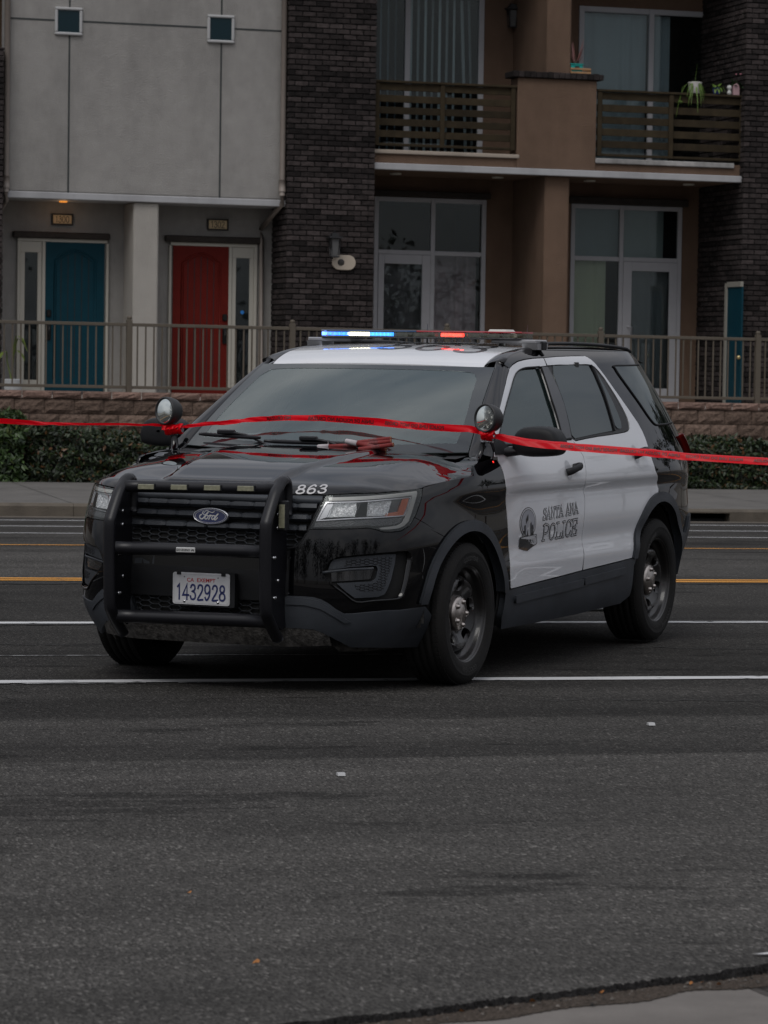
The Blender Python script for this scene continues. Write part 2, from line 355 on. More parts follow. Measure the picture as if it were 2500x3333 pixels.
    bp2 = N(nt, 'ShaderNodeBump'); bp2.inputs['Strength'].default_value = .3; bp2.inputs['Distance'].default_value = .02; L.new(noise(25, 4), bp2.inputs['Height']); L.new(bp.outputs[0], bp2.inputs['Normal']); L.new(bp2.outputs[0], b.inputs['Normal'])
    return m
ASPH = asphalt_mat()
def paint_mat(name, col, wear):
    m = bpy.data.materials.new(name); m.use_nodes = True; nt = m.node_tree; b = nt.nodes['Principled BSDF']; L = nt.links
    tcn = N(nt, 'ShaderNodeTexCoord'); n = N(nt, 'ShaderNodeTexNoise'); n.inputs['Scale'].default_value = 9; n.inputs['Detail'].default_value = 8; n.inputs['Roughness'].default_value = .7; L.new(tcn.outputs['Object'], n.inputs['Vector'])
    r = N(nt, 'ShaderNodeMapRange'); r.inputs[1].default_value = wear-.05; r.inputs[2].default_value = wear+.05; L.new(n.outputs[0], r.inputs[0])
    mxn = N(nt, 'ShaderNodeMix', data_type='RGBA'); mxn.inputs[6].default_value = (.05, .05, .048, 1); mxn.inputs[7].default_value = (*col, 1); L.new(r.outputs[0], mxn.inputs[0]); L.new(mxn.outputs[2], b.inputs['Base Color']); b.inputs['Roughness'].default_value = .7
    return m
WHITEP = paint_mat('white_road_paint', (.52, .52, .52), .36); WORNP = paint_mat('worn_road_paint', (.36, .36, .36), .53); YELP = paint_mat('yellow_road_paint', (.62, .27, .03), .36)

# ground: one sheet to the horizon (dropped under the street), road and pavements above it
mb = MB()
T_ = [-400, -60, 5, 25, 30, 36, 60, 900]; S_ = [-600, -60, -20, 0, 20, 60, 600]
mb.grid([[st(s_, t_, gz(t_)-.12) if abs(s_) < 599 else st(s_, t_, gz(t_)-.12) for t_ in T_] for s_ in S_], smooth=False)
tag(build('ground', mb, M('bare_ground', (.11, .10, .085), .9, var=.25, vs=.5, bump=.3)), kind='structure')
mb = MB(); mb.grid([[st(s_, t_, gz(t_)) for t_ in (2, 12, 25, 28, 32, 36.0)] for s_ in (-60, -20, 0, 20, 60)], smooth=False)
tag(build('road', mb, ASPH, origin=(0, 0, 0)), kind='structure')
CONC = M('pavement_concrete', (.115, .108, .099), .85, var=.16, vs=3, bump=.25, bs=80, grime=.25); KERBM = M('kerb_concrete', (.105, .088, .068), .85, var=.2, vs=6, bump=.3, bs=60, grime=.35)
mb = MB()
for k in range(-30, 31):   # pavement slabs with joints
    a, b_ = k*1.5, k*1.5+1.488
    mb.add([st(a, 36.16, gz(36)+.15), st(b_, 36.16, gz(36)+.15), st(b_, 40.9, gz(36)+.19), st(a, 40.9, gz(36)+.19)], [(0, 1, 2, 3)])
mb.add([st(-45, 36.16, gz(36)+.143), st(46, 36.16, gz(36)+.143), st(46, 40.9, gz(36)+.18), st(-45, 40.9, gz(36)+.18)], [(0, 1, 2, 3)])
tag(build('far_pavement', mb, CONC), kind='structure')
SD0, SD1 = 12.4, sx('BR', 1000, 1900, 36.)      # storm-drain mouth in the far kerb
mb = MB()
def kb(s0, s1, z0=-.02, z1=.15):
    prof = [(36.0, z0), (36.0, z1-.03), (36.03, z1), (36.17, z1), (36.17, z0)]
    mb.add([st(s_, t_, gz(36)+z_) for s_ in (s0, s1) for t_, z_ in prof], [(i, i+5, i+6, i+1) for i in range(4)]+[(0, 1, 2, 3, 4), (9, 8, 7, 6, 5)])
q = -45.
while q < 46:
    e = min(q+3.0, 46)
    if e <= SD0 or q >= SD1: kb(q, e-.006)
    else:
        if q < SD0: kb(q, SD0)
        if e > SD1: kb(SD1, e-.006)
    q = e
kb(SD0, SD1, .105, .15)
tag(build('far_kerb', mb, KERBM), kind='structure')
mb = MB(); mb.box((SD0, 36.18, -.30), (SD1, 36.9, -.24), lambda *p: st(p[0], p[1], p[2])); mb.box((SD0-.02, 36.88, -.30), (SD1+.02, 36.95, -.14), lambda *p: st(*p))
tag(build('drain_pit', mb, M('drain_dark', (.02, .02, .02), .9)), kind='structure')
# gutter strip of the far kerb
mb = MB(); mb.add([st(-45, 35.45, gz(35.45)+.004), st(46, 35.45, gz(35.45)+.004), st(46, 35.995, gz(36)+.004), st(-45, 35.995, gz(36)+.004)], [(0, 1, 2, 3)])
tag(build('far_gutter', mb, KERBM), kind='structure')

def line(name, t, w, mat, s0=-40, s1=44, z=.004, jag=0):
    b_ = MB(); n = max(2, int((s1-s0)/.25)) if jag else 2
    ss = np.linspace(s0, s1, n); j1 = rng.normal(0, jag, n) if jag else np.zeros(n); j2 = rng.normal(0, jag, n) if jag else np.zeros(n)
    b_.grid([[st(s_, t+j1[i], gz(t)+z), st(s_, t+w+j2[i], gz(t+w)+z)] for i, s_ in enumerate(ss)], smooth=False)
    tag(build(name, b_, mat), kind='structure')
def tt(x, y):    # image point -> street t on the sloped surface
    t = 30.
    for _ in range(30):
        d = MSI@ray(*px('D', x, y)); o = MSI@(np.array([0, 0, CAM_H])-OFF); k = (gz(t)-o[2])/d[2]; t = (o+k*d)[1]
    return t
for i, (x, y, w, m_) in enumerate([(5, 1136.5, .11, WHITEP), (5, 1151.5, .1, WHITEP), (5, 1177, .10, YELP), (5, 1249.5, .10, YELP), (5, 1253.5, .10, YELP), (5, 1346, .12, WHITEP), (5, 1473.5, .13, WHITEP)]):
    t0 = tt(x, y)
    line(('white_lane_line', 'yellow_lane_line')[m_ is YELP], t0-w/2, w, m_, jag=.004)
line('white_lane_line', tt(5, 1124), .12, WHITEP, jag=.003)
# faint old markings beside the near line
for a, b_ in ((70, 330), (420, 610), (-200, 30)):
    s0 = (MSI@(onw := ray(*px('D', a, 1494))))
    d = MSI@ray(*px('D', a, 1494)); o = MSI@(np.array([0, 0, CAM_H])-OFF); k = -o[2]/d[2]; P0 = o+k*d
    d = MSI@ray(*px('D', b_, 1484)); k = -o[2]/d[2]; P1 = o+k*d
    line('faint_lane_line', 15.30, .035, WORNP, P0[0], P1[0], jag=.004)
line('faint_lane_line', tt(5, 1418), .03, WORNP, 1.5, 4.6, jag=.006)
CRK = M('crack_dark', (.010, .010, .010), .95)
def crack(x0, y0, x1, y1, w, jag, n=40):
    a, b2 = gp('D', x0, y0), gp('D', x1, y1); d = np.cumsum(rng.normal(0, jag, n)); d -= np.linspace(d[0], d[-1], n); mb = MB(); rows = []
    for i in range(n):
        f_ = i/(n-1); s_ = a[0]+(b2[0]-a[0])*f_; t_ = a[1]+(b2[1]-a[1])*f_+d[i]; ww = w*(.4+1.1*rng.random())*math.sin(math.pi*min(1, max(.08, f_)))**.3; rows.append([st(s_, t_, gz(t_)+.0045), st(s_, t_+ww, gz(t_+ww)+.0045)])
    mb.grid(rows, smooth=False); tag(build('road_crack', mb, CRK), kind='structure')
def gp(k, x, y, z=0.):
    d = MSI@ray(*px(k, x, y)); o = MSI@(np.array([0, 0, CAM_H])-OFF); q = o+(z-o[2])/d[2]*d; return q[0], q[1]
crack(-60, 1353, 640, 1350, .05, .012); crack(1180, 1346, 1760, 1344, .03, .01); crack(-60, 1262, 420, 1261, .07, .01); crack(1430, 1262, 1760, 1262, .05, .01)
crack(-30, 1482, 60, 1500, .02, .02, 16); crack(-30, 1500, 130, 1535, .012, .02, 16); crack(1150, 1512, 1760, 1520, .012, .015); crack(640, 1520, 900, 1530, .010, .02, 20); crack(300, 1705, 640, 1700, .006, .01, 20)
crack(1100, 1395, 1700, 1405, .02, .015); crack(-40, 1392, 180, 1395, .02, .012, 20)
# near side: the asphalt ends in a broken black lip on a concrete gutter strewn with grit
edge = [gp('PX', x, y) for x, y in ((900, 3375), (1100, 3352), (1327, 3327), (1500, 3303), (1667, 3280), (1904, 3252), (2060, 3232), (2191, 3216), (2328, 3203), (2430, 3190), (2500, 3179), (2600, 3160))]
edge = [(edge[0][0]-12, edge[0][1]-4.5), (edge[0][0]-3, edge[0][1]-.9)]+edge+[(edge[-1][0]+3, edge[-1][1]+1.2), (edge[-1][0]+14, edge[-1][1]+5.5)]
edge = [tuple(p) for p in catm(edge, 24)]
NC = M('near_concrete', (.150, .137, .125), .92, spec=.2, var=.16, vs=5, bump=.3, bs=70, grime=.25, detail=6)
mb = MB(); mb.grid([[st(a, b_+.02, .006), st(a+.3, b_-3, .006), st(a+1, b_-9, .006)] for a, b_ in edge[::4]], smooth=False, flip=True); tag(build('gutter', mb, NC), kind='structure')
mb = MB(); mb.grid([[st(a, b_+.01, .010), st(a+.02, b_-.10-.018*math.sin(i*.11)-.012*math.sin(i*.043+1)-.010*rng.random(), .0085)] for i, (a, b_) in enumerate(edge)], smooth=False, flip=True)
tag(build('gutter_grit', mb, M('grit', (.085, .068, .055), .95, spec=.1, var=.75, vs=120, bump=1., bs=160, detail=6)), kind='structure')
mb = MB(); rows = []
for i, (a, b_) in enumerate(edge):
    j0 = rng.normal(0, .006); h_ = .012+.008*rng.random(); rows.append([st(a, b_-.005+j0, .008), st(a, b_+.012+j0, .012+h_*.8), st(a, b_+.022+j0*.5, .006+h_*.8+.004*rng.random()), st(a, b_+.035+.5*j0, .004+h_*.5*rng.random()), st(a, b_+.060+rng.normal(0, .012), .003)])
mb.grid(rows, smooth=False, flip=True); tag(build('asphalt_edge', mb, M('broken_asphalt', (.020, .019, .0185), .95, spec=.1, var=.8, vs=90, bump=1., bs=130)), kind='structure')
# white stop mark at the right edge of the near kerb
a = gp('PX', 2454, 3114); b_ = gp('PX', 2500, 3109); c = gp('PX', 2500, 3151)
mb = MB(); mb.add([st(*a, .008), st(c[0]+.6, c[1]-.02, .008), st(b_[0]+.6, b_[1]+.12, .008), st(*b_, .008)], [(0, 1, 2, 3)]); tag(build('white_kerb_mark', mb, WHITEP), kind='structure')

# ---- raised terrace behind the block wall
PLZ = .97
mb = MB(); mb.box((-30, 43.3, -.5), (45, 62, PLZ), lambda *p: st(*p)); tag(build('terrace', mb, M('terrace_concrete', (.36, .34, .31), .85, var=.12, vs=3, bump=.25, bs=80, grime=.2)), kind='structure')  # made pale so its bounce brightens the door recess
mb = MB(); mb.box((-45, 40.85, -.6), (46, 43.05, gz(36)+.16), lambda *p: st(*p)); tag(build('planting_bed', mb, M('soil', (.06, .045, .035), .95, bump=.6, bs=30)), kind='structure')

# ---- split-face block wall
WT = zy('PX', 1250, 1292, 43.0)
BLK = M('split_face_block', (.150, .105, .082), .95, spec=.2, var=.34, vs=24, bump=1.0, bs=45, tone=.28, detail=6)
wall = thing('block_wall', 'retaining wall of rough brown split-face blocks behind the hedge, carrying the metal railing', 'wall', st(7, 43, gz(36)))
mb = MB(); mb2 = MB()
def blockface(mb, s0, s1, z0, z1, t0, amp):
    n, m_ = 7, 5; g = []
    for i in range(n):
        r_ = []
        for j in range(m_):
            e = (i in (0, n-1)) or (j in (0, m_-1)); tt_ = t0 if e else t0-.012-rng.random()*amp
            r_.append(st(s0+(s1-s0)*i/(n-1), tt_, z0+(z1-z0)*j/(m_-1)))
        g.append(r_)
    mb.cc = rng.random(); mb.grid(g, smooth=False); mb.cc = None
for row in range(7):
    z1 = WT-.105-row*.207; z0 = z1-.195
    if z1 < -.5: break
    for k in range(-8, 56):
        s0 = k*.408+(.2 if row % 2 else 0)-1
        if s0 > 21: break
        blockface(mb, s0+.006, s0+.402, z0, z1, 43.0, .022)
for k in range(-8, 56):
    s0 = k*.408+.1-1
    if s0 > 21: break
    blockface(mb2, s0+.004, s0+.404, WT-.098, WT, 42.975, .014)
    mb2.cc = .6; mb2.add([st(s0+.004, 42.975, WT), st(s0+.404, 42.975, WT), st(s0+.404, 43.3, WT+.001), st(s0+.004, 43.3, WT+.001)], [(0, 1, 2, 3)]); mb2.cc = None
mb.cc = 0.; mb.box((-5, 43.008, -.6), (22, 43.29, WT-.1), lambda *p: st(*p)); mb.cc = None
build('block_courses', mb, BLK, wall); build('cap_course', mb2, M('cap_block', (.20, .13, .105), .95, spec=.2, var=.3, vs=26, bump=.9, bs=45, tone=.22), wall)

# ---- metal railing
RM = M('bronze_rail_paint', (.105, .088, .068), .6, spec=.3, var=.08, vs=5)
rail = thing('metal_railing', 'brown metal picket railing standing on top of the block wall', 'railing', st(7, 43.15, WT))
RT = zy('PX', 1250, 1071, 43.15); RB = zy('D', 300, 837, 43.15)
posts = [sx('D', x, 750, 43.15) for x in (279, 631)]; gap_ = posts[1]-posts[0]
posts = [posts[0]-2*gap_, posts[0]-gap_]+posts+[sx('D', 965, 750, 43.15), sx('D', 1297, 750, 43.15), sx('D', 1637, 750, 43.15)]; posts += [posts[-1]+gap_]
for p in posts:
    mb = MB(); mb.bbox((p-.038, 43.11, WT-.02), (p+.038, 43.19, RT+.045), .004, lambda *q: st(*q))
    mb.lathe([(0.001, .05), (.028, .045), (.038, .02), (.028, 0), (.026, -.01)], st(p, 43.15, RT+.05), (0, 0, 1), 12); build('post', mb, RM, rail)
for z0, z1, nm in ((RT-.045, RT, 'top_rail'), (RB-.02, RB+.022, 'bottom_rail')):
    for a, b_ in zip(posts, posts[1:]):
        mb = MB(); mb.bbox((a+.039, 43.128, z0), (b_-.039, 43.172, z1), .004, lambda *q: st(*q)); build(nm, mb, RM, rail)
for a, b_ in zip(posts, posts[1:]):
    n = round((b_-a)/.1145); mb = MB()
    for k in range(1, n):
        s_ = a+(b_-a)*k/n; mb.bbox((s_-.010, 43.14, RB+.023), (s_+.010, 43.16, RT-.046), .002, lambda *q: st(*q))
    build('picket_panel', mb, RM, rail)

# ================================================================ BUILDING
STW = M('pale_stucco', (.335, .322, .305), .95, spec=.2, var=.08, vs=5, bump=.9, bs=110, grime=.24); STW2 = M('pale_stucco_pillar', (.40, .375, .34), .92, var=.06, vs=3, bump=.9, bs=110, grime=.1)
STT = M('tan_stucco', (.165, .108, .076), .95, spec=.2, var=.09, vs=3, bump=.9, bs=110, grime=.22)
TRIM = M('grey_trim', (.36, .36, .37), .6, var=.06, vs=4, grime=.25); FRAME = M('window_frame_alu', (.38, .38, .40), .5, metal=.0, var=.04); WOODW = M('cream_frame', (.42, .40, .35), .6)
BRK = M('dark_brick', (.036, .029, .028), .95, spec=.25, var=.45, vs=14, bump=.6, bs=60, tone=.66); MORT = M('mortar', (.009, .0085, .0085), .95, spec=.2, var=.2, bump=.4)
GLS = glass_mat('window_glass', (.012, .0135, .0138), .80, .01, 1.42)
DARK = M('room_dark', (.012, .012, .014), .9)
FT = 46.0
bld = thing('apartment_building', 'two-storey terrace building with a pale stucco section, dark brick piers and brown balconies', 'building', st(8, 46, PLZ))
def part(name, mbx, mat, parent=bld, **k): return build(name, mbx, mat, parent, **k)
def sbox(mb, s0, s1, t0, t1, z0, z1): mb.box((s0, t0, z0), (s1, t1, z1), lambda *p: st(*p))
def scbox(mb, s0, s1, t0, t1, z0, z1, r=.01): mb.bbox((s0, t0, z0), (s1, t1, z1), r, lambda *p: st(*p))
X = lambda k, x, t, y=0: sx(k, x, y if y else {'B1': 900, 'B2': 900, 'B3': 900, 'D': 600}.get(k, 600), t)
TOP = 8.6
# pale section
sL, sR = X('B1', 20, FT), X('B1', 1556, FT); ledge_t, ledge_b = zy('B1', 800, 1080, FT-.04), zy('B1', 800, 1119, FT-.04)
mb = MB(); sbox(mb, sL-.0, sR+.12, FT, FT+.3, ledge_t, TOP); part('upper_wall', mb, STW)
mb = MB(); scbox(mb, sL+.03, sR+.08, FT-.04, FT+1.2, ledge_b, ledge_t-.003); part('floor_ledge', mb, TRIM)
mb = MB()
for xx in (381, 1221): s_ = X('B1', xx, FT, 600); sbox(mb, s_-.012, s_+.012, FT-.006, FT+.002, ledge_t, TOP)
zj = [zy('B1', xx, yy, FT) for xx, yy in ((0, 95), (400, 117), (1150, 153), (1556, 171))]; zj = float(np.mean(zj)); sbox(mb, sL, sR, FT-.0055, FT+.002, zj-.012, zj+.012)
part('joint_grooves', mb, M('groove_dark', (.035, .04, .04), .8))
for cxw in ((303, 455, 37, 192), (1147, 1297, 80, 235)):
    a, b_ = X('B1', cxw[0], FT, 100), X('B1', cxw[1], FT, 100); z1, z0 = zy('B1', cxw[0], cxw[2], FT), zy('B1', cxw[0], cxw[3], FT)
    mb = MB(); w = .042
    for q in ((a, b_, z1-w, z1), (a, b_, z0, z0+w), (a, a+w, z0+w, z1-w), (b_-w, b_, z0+w, z1-w)): scbox(mb, q[0], q[1], FT-.045, FT+.05, q[2], q[3], .012)
    win = part('small_window', mb, M('window_trim_pale', (.40, .40, .40), .5))
    mb = MB(); sbox(mb, a+w, b_-w, FT-.02, FT-.012, z0+w, z1-w); build('pane', mb, glass_mat('small_glass', (.006, .022, .030), .1, .01, 1.35), win)
# recess with two doors
DT = 46.8
soff = ledge_b
mb = MB(); sbox(mb, sL-.3, sR+.5, DT, DT+.3, PLZ-.1, soff+.2); part('recess_wall', mb, STW)
mb = MB(); sbox(mb, sL, sR+.5, FT+.0, DT, soff+.002, soff+.12); part('recess_ceiling', mb, STW)
a, b_ = X('B1', 735, FT+.05, 1500), X('B1', 874, FT+.05, 1500); mb = MB(); scbox(mb, a, b_, FT+.02, DT-.002, PLZ-.05, soff+.001, .02); part('pillar', mb, STW2)
# side returns of the recess
def arched_door(name, x0, x1, ytop, k, mat, label, mirror=False):
    s0, s1 = sx(k, x0, 1500, DT-.02), sx(k, x1, 1500, DT-.02); z1 = zy(k, x0, ytop, DT-.02); z0 = PLZ; mb = MB(); t0 = DT-.035
    sbox(mb, s0, s1, t0, DT-.001, z0, z1)
    d = part(name, mb, mat); tag(d, label)
    w = s1-s0; a, b2 = s0+w*.15, s1-w*.15; zt = z1-w*.20
    mb = MB()
    arc = [(a, z0+.22)]+[(a+(b2-a)*i/12, zt-.08+.14*math.sin(math.pi*i/12)) for i in range(13)]+[(b2, z0+.22)]
    mb.tube([st(p[0], t0-.002, p[1]) for p in arc], .013, 6)
    mb.tube([st(p[0], t0-.002, p[1]) for p in [(a+.03, z0+.25)]+[(a+.03+(b2-a-.06)*i/12, zt-.115+.135*math.sin(math.pi*i/12)) for i in range(13)]+[(b2-.03, z0+.25)]], .007, 5)
    build('arch_moulding', mb, mat, d)
    mb = MB()
    for i in range(1, 6):
        xx = a+(b2-a)*i/6; sbox(mb, xx-.005, xx+.005, t0-.003, t0+.001, z0+.25, zt-.10+.12*math.sin(math.pi*i/6))
    build('plank_groove', mb, M('groove', (.008, .01, .012), .7), d)
    hs_ = s0+.055 if not mirror else s1-.055
    mb = MB()
    scbox(mb, hs_-.035, hs_+.035, t0-.03, t0, z0+1.14, z0+1.24, .01); build('deadbolt', mb, M('lock_black', (.02, .02, .02), .35, metal=.7), d); mb = MB()
    scbox(mb, hs_-.033, hs_+.033, t0-.03, t0, z0+.80, z0+1.08, .01)
    mb.tube([st(hs_, t0-.02, z0+1.02), st(hs_, t0-.06, z0+.98), st(hs_, t0-.06, z0+.86), st(hs_, t0-.02, z0+.82)], .012, 8)
    build('door_handle', mb, M('lock_black', (.02, .02, .02), .35, metal=.7), d)
    return s0, s1, z1
TEAL = M('teal_paint', (.0, .034, .052), .6, spec=.2, var=.1, vs=8); REDP = M('red_paint', (.115, .0085, .005), .6, spec=.15, var=.1, vs=8)
d1 = arched_door('teal_door', 250, 577, 1338, 'B1', TEAL, 'teal arched plank door of number 1300')
d2 = arched_door('red_door', 957, 1265, 1358, 'B1', REDP, 'dark red arched plank door of number 1302', True)
def sidelight(s0, s1, s2, z1, lab):
    """cream casing round a door with a narrow glazed sidelight between s0 and s1"""
    mb = MB(); t0 = DT-.05; w = .05
    for q in ((min(s0, s2), max(s1, s2), z1, z1+.06), (s0, s0+w, PLZ, z1), (s1-w, s1, PLZ, z1), (s2-.02, s2+.02, PLZ, z1)): scbox(mb, q[0], q[1], t0, DT-.001, q[2], q[3], .008)
    a, b_ = s0+w, s1-w; g0, g1 = a+.065, b_-.065; zb, zt = PLZ+.21, z1-.16
    for q in ((a, b_, PLZ, zb), (a, b_, zt, z1), (a, g0, zb, zt), (g1, b_, zb, zt)): scbox(mb, q[0], q[1], DT-.03, DT-.001, q[2], q[3], .006)
    f_ = part('sidelight', mb, WOODW); mb = MB(); sbox(mb, g0, g1, DT-.018, DT-.012, zb, zt); build('pane', mb, GLS, f_)
    mb = MB(); sbox(mb, g0, g1, DT-.006, DT-.002, zb, zt); build('curtain_dark', mb, M('sidelight_back', (.03, .032, .036), .8, var=.5, vs=3), f_)
sidelight(X('B1', 95, DT-.05, 1500), d1[0], d1[1]+.045, d1[2], 'a')
sidelight(d2[1], X('B1', 1425, DT-.05, 1500), d2[0]-.045, d2[2], 'b')
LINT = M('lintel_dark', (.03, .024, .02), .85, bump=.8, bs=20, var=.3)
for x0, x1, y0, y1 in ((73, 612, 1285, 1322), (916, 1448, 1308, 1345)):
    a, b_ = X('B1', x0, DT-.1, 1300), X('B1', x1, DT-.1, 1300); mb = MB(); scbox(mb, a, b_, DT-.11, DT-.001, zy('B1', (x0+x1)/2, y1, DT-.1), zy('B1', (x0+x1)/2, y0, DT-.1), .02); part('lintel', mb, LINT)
for txt, x0, x1, y0, y1 in (('1300', 286, 405, 1180, 1244), ('1302', 1148, 1265, 1210, 1273)):
    a, b_ = X('B1', x0, DT-.03, 1220), X('B1', x1, DT-.03, 1220); z1, z0 = zy('B1', x0, y0, DT-.03), zy('B1', x0, y1, DT-.03); mb = MB()
    w = .022
    for q in ((a, b_, z1-w, z1), (a, b_, z0, z0+w), (a, a+w, z0+w, z1-w), (b_-w, b_, z0+w, z1-w)): scbox(mb, q[0], q[1], DT-.05, DT-.001, q[2], q[3], .004)
    pl = part('address_sign', mb, M('sign_frame', (.015, .012, .01), .5)); tag(pl, f'address plate reading {txt}')
    mb = MB(); sbox(mb, a+w, b_-w, DT-.03, DT-.02, z0+w, z1-w); build('sign_face', mb, M('sign_cream', (.60, .46, .27), .6), pl)
    G_, W_ = glyphs(txt, .115, False, .1, .78); mb = MB(); sc_ = (b_-a-2*w-.07)/W_; hh = z1-z0-2*w-.035
    for i, (vs, fs) in enumerate(G_): mb.add([st(a+w+.035+p[0]*sc_, DT-.031-.0004*i, z0+w+.0175+p[1]*hh) for p in vs], fs)
    build('numerals', mb, M('numeral_ink', (.02, .015, .01), .6), pl)
# lit recessed lamp over door 1300 and its light
a, z_ = stpx('B1', 350, 1112, FT+.45)
mb = MB(); mb.lathe([(.001, 0), (.06, 0), (.06, .02), (.001, .02)], st(a, FT+.45, soff-.018), (0, 0, 1), 24, smooth=False)
part('ceiling_lamp', mb, M('amber_lamp', (.9, .4, .1), .5, emit=(1, .34, .04), es=.55))
ld = bpy.data.lights.new('porch_lamp_light', 'POINT'); ld.energy = .35; ld.color = (1, .6, .3); ld.shadow_soft_size = .06; lo = bpy.data.objects.new('porch_lamp_light', ld); COL.objects.link(lo); lo.location = st(a, FT+.45, soff-.1)
# downspouts
DSP = M('downspout_paint', (.235, .20, .175), .55, var=.06)
def spout(s_, t_, zt, ze, bend):
    mb = MB(); mb.tube([st(s_, t_, zt), st(s_, t_, ze+.25), st(s_, t_, ze+.12)], .042, 8, sc=(1, 1)); mb.tube([st(s_, t_, ze+.16), st(s_, t_, ze), st(s_+bend, t_+.9, ze-.35), st(s_+bend, DT-.08, ze-.5), st(s_+bend, DT-.08, PLZ)], .038, 8)
    mb.tube([st(s_, t_, ze+.35), st(s_, t_, ze+.18)], .052, 8); part('downspout', mb, DSP)
spout(X('B1', 1570, FT-.06, 500), FT-.06, TOP, zy('B1', 1565, 1130, FT), -.12)
spout(X('B1', 38, FT-.06, 500), FT-.06, TOP, zy('B1', 40, 1110, FT), -.1)

# bricks ------------------------------------------------------------------
def brickface(mb, u0, u1, z0, z1, f, ph=0, L=.205, H=.0778):
    """real bricks laid over a face; f(u, depth, z) -> world"""
    r = 0; z = z0
    while z < z1-.02:
        zb = z; zt = min(z+H-.011, z1); rowt = rng.normal(0, .16); u = u0-(L/2 if (r+ph) % 2 else 0)
        while u < u1:
            a, b_ = max(u, u0), min(u+L-.012, u1)
            if b_-a > .03:
                d = -.012-rng.random()*.008; j = rng.normal(0, .0015); mb.cc = float(np.clip(rng.normal(.40, .22)+rowt, 0, 1)); c = .006
                vs = [f(a, 0, zb+j), f(b_, 0, zb+j), f(b_, 0, zt+j), f(a, 0, zt+j), f(a+c, d, zb+c+j), f(b_-c, d, zb+c+j), f(b_-c, d, zt-c+j), f(a+c, d, zt-c+j)]
                mb.add(vs, [(4, 5, 6, 7), (0, 1, 5, 4), (1, 2, 6, 5), (2, 3, 7, 6), (3, 0, 4, 7)])
            u += L
        z += H; r += 1
    mb.cc = None
BT = 45.85
b0, b1 = X('B2', 76, BT, 900), X('B2', 612, BT, 900)
def brick_pier(b0, b1, BT, back, ztop, nm, lab, left_only=True):
    mb = MB(); mb.cc = .3; mb.cm = 1; sbox(mb, b0, b1, BT, back, PLZ-.1, ztop); mb.cm = 0; mb.cc = None
    brickface(mb, b0-.014, b1+.014, PLZ, ztop, lambda u, d, z: st(u, BT+d, z))
    brickface(mb, BT, back, PLZ, ztop, lambda u, d, z: st(b0+d, u, z), 1)
    brickface(mb, BT, back, PLZ, ztop, lambda u, d, z: st(b1-d, u, z), 1)
    tag(part(nm, mb, [BRK, MORT]), lab)
brick_pier(b0, b1, BT, 48.0, TOP, 'brick_pier', 'tall dark brick pier between the pale and the tan section')
pl_ = X('B1', 17, FT-.3, 500); brick_pier(pl_-1.2, pl_, FT-.3, 48.0, zy('B1', 5, 262, FT-.3), 'brick_pier', 'low dark brick pier at the left end')
p0 = X('B3', 1228, BT, 500); brick_pier(p0, p0+1.6, BT, 48.2, TOP, 'brick_pier', 'dark brick pier at the right end with a teal side door')
# teal service door in the left flank of the right pier
def tsolve(k, x, y, s_):
    d = MSI@ray(*px(k, x, y)); o = MSI@(np.array([0, 0, CAM_H])-OFF); q = o+(s_-o[0])/d[0]*d; return q[1], q[2]
ta, za = tsolve('B3', 1215, 1475, p0-.03); tb, _ = tsolve('B3', 1143, 1475, p0-.03)
mb = MB(); mb.box((p0-.05, ta, PLZ), (p0-.022, tb, za), lambda *p: st(*p)); sd = part('service_door', mb, TEAL); tag(sd, 'narrow teal door in the side of the right brick pier')
mb = MB(); mb.bbox((p0-.07, tb, PLZ), (p0-.022, tb+.09, za+.06), .005, lambda *p: st(*p)); mb.bbox((p0-.07, ta, za), (p0-.022, tb, za+.08), .005, lambda *p: st(*p)); build('door_frame', mb, M('aged_frame', (.24, .23, .20), .7), sd)
tk, zk = tsolve('B3', 1196, 1838, p0-.06); mb = MB(); mb.lathe([(.001, 0), (.03, 0), (.035, .03), (.02, .05), (.001, .06)], st(p0-.05, tk, zk), -Sv, 12); build('door_knob', mb, M('brass', (.5, .4, .2), .3, metal=1), sd)

# tan section ---------------------------------------------------------------
RTT = 47.75                                       # back wall of the recesses
e1 = X('B3', 1226, FT-.05, 930)
sb_t, sb_b = zy('B2', 1635, 1063, FT-.05), zy('B2', 1635, 1096, FT-.05); sb_t2 = zy('B3', 600, 878, FT-.05); sb_b2 = zy('B3', 600, 918, FT-.05)
slab_t, slab_b = (sb_t+sb_t2)/2, (sb_b+sb_b2)/2
mb = MB(); sbox(mb, b1-.05, p0-.0, FT+.0, RTT+.1, slab_b+.01, slab_t-.003); part('balcony_slab', mb, STT)
mb = MB(); scbox(mb, b1+.002, e1, FT-.09, FT-.001, slab_b, slab_t, .008); part('slab_edge_trim', mb, TRIM)
BALZ = slab_t+.26
mb = MB(); sbox(mb, b1+.0, p0-.0, FT+.0, FT+.12, slab_t-.002, BALZ-.09); part('fascia', mb, STT)
mb = MB(); sbox(mb, b1, p0, FT+.12, RTT, slab_t, BALZ-.12); part('balcony_floor', mb, CONC)
# sills under the two wooden rails
for x0, x1 in ((610, 1517),): 
    a, b_ = X('B2', x0, FT, 960), X('B2', x1, FT, 960); z1, z0 = zy('B2', 1060, 950, FT-.03), zy('B2', 1060, 975, FT-.03); mb = MB(); scbox(mb, b1+.002, b_, FT-.045, FT+.3, z0, z1); part('balcony_sill', mb, M('sill_tan', (.33, .28, .23), .7, grime=.3))
a, b_ = X('B3', 452, FT, 830), X('B3', 1165, FT, 850); z1, z0 = zy('B3', 800, 826, FT-.03), zy('B3', 800, 852, FT-.03); mb = MB(); scbox(mb, a, b_, FT-.045, FT+.3, z0, z1); part('balcony_sill', mb, M('sill_grey', (.33, .32, .31), .75, grime=.75, var=.2, vs=9))
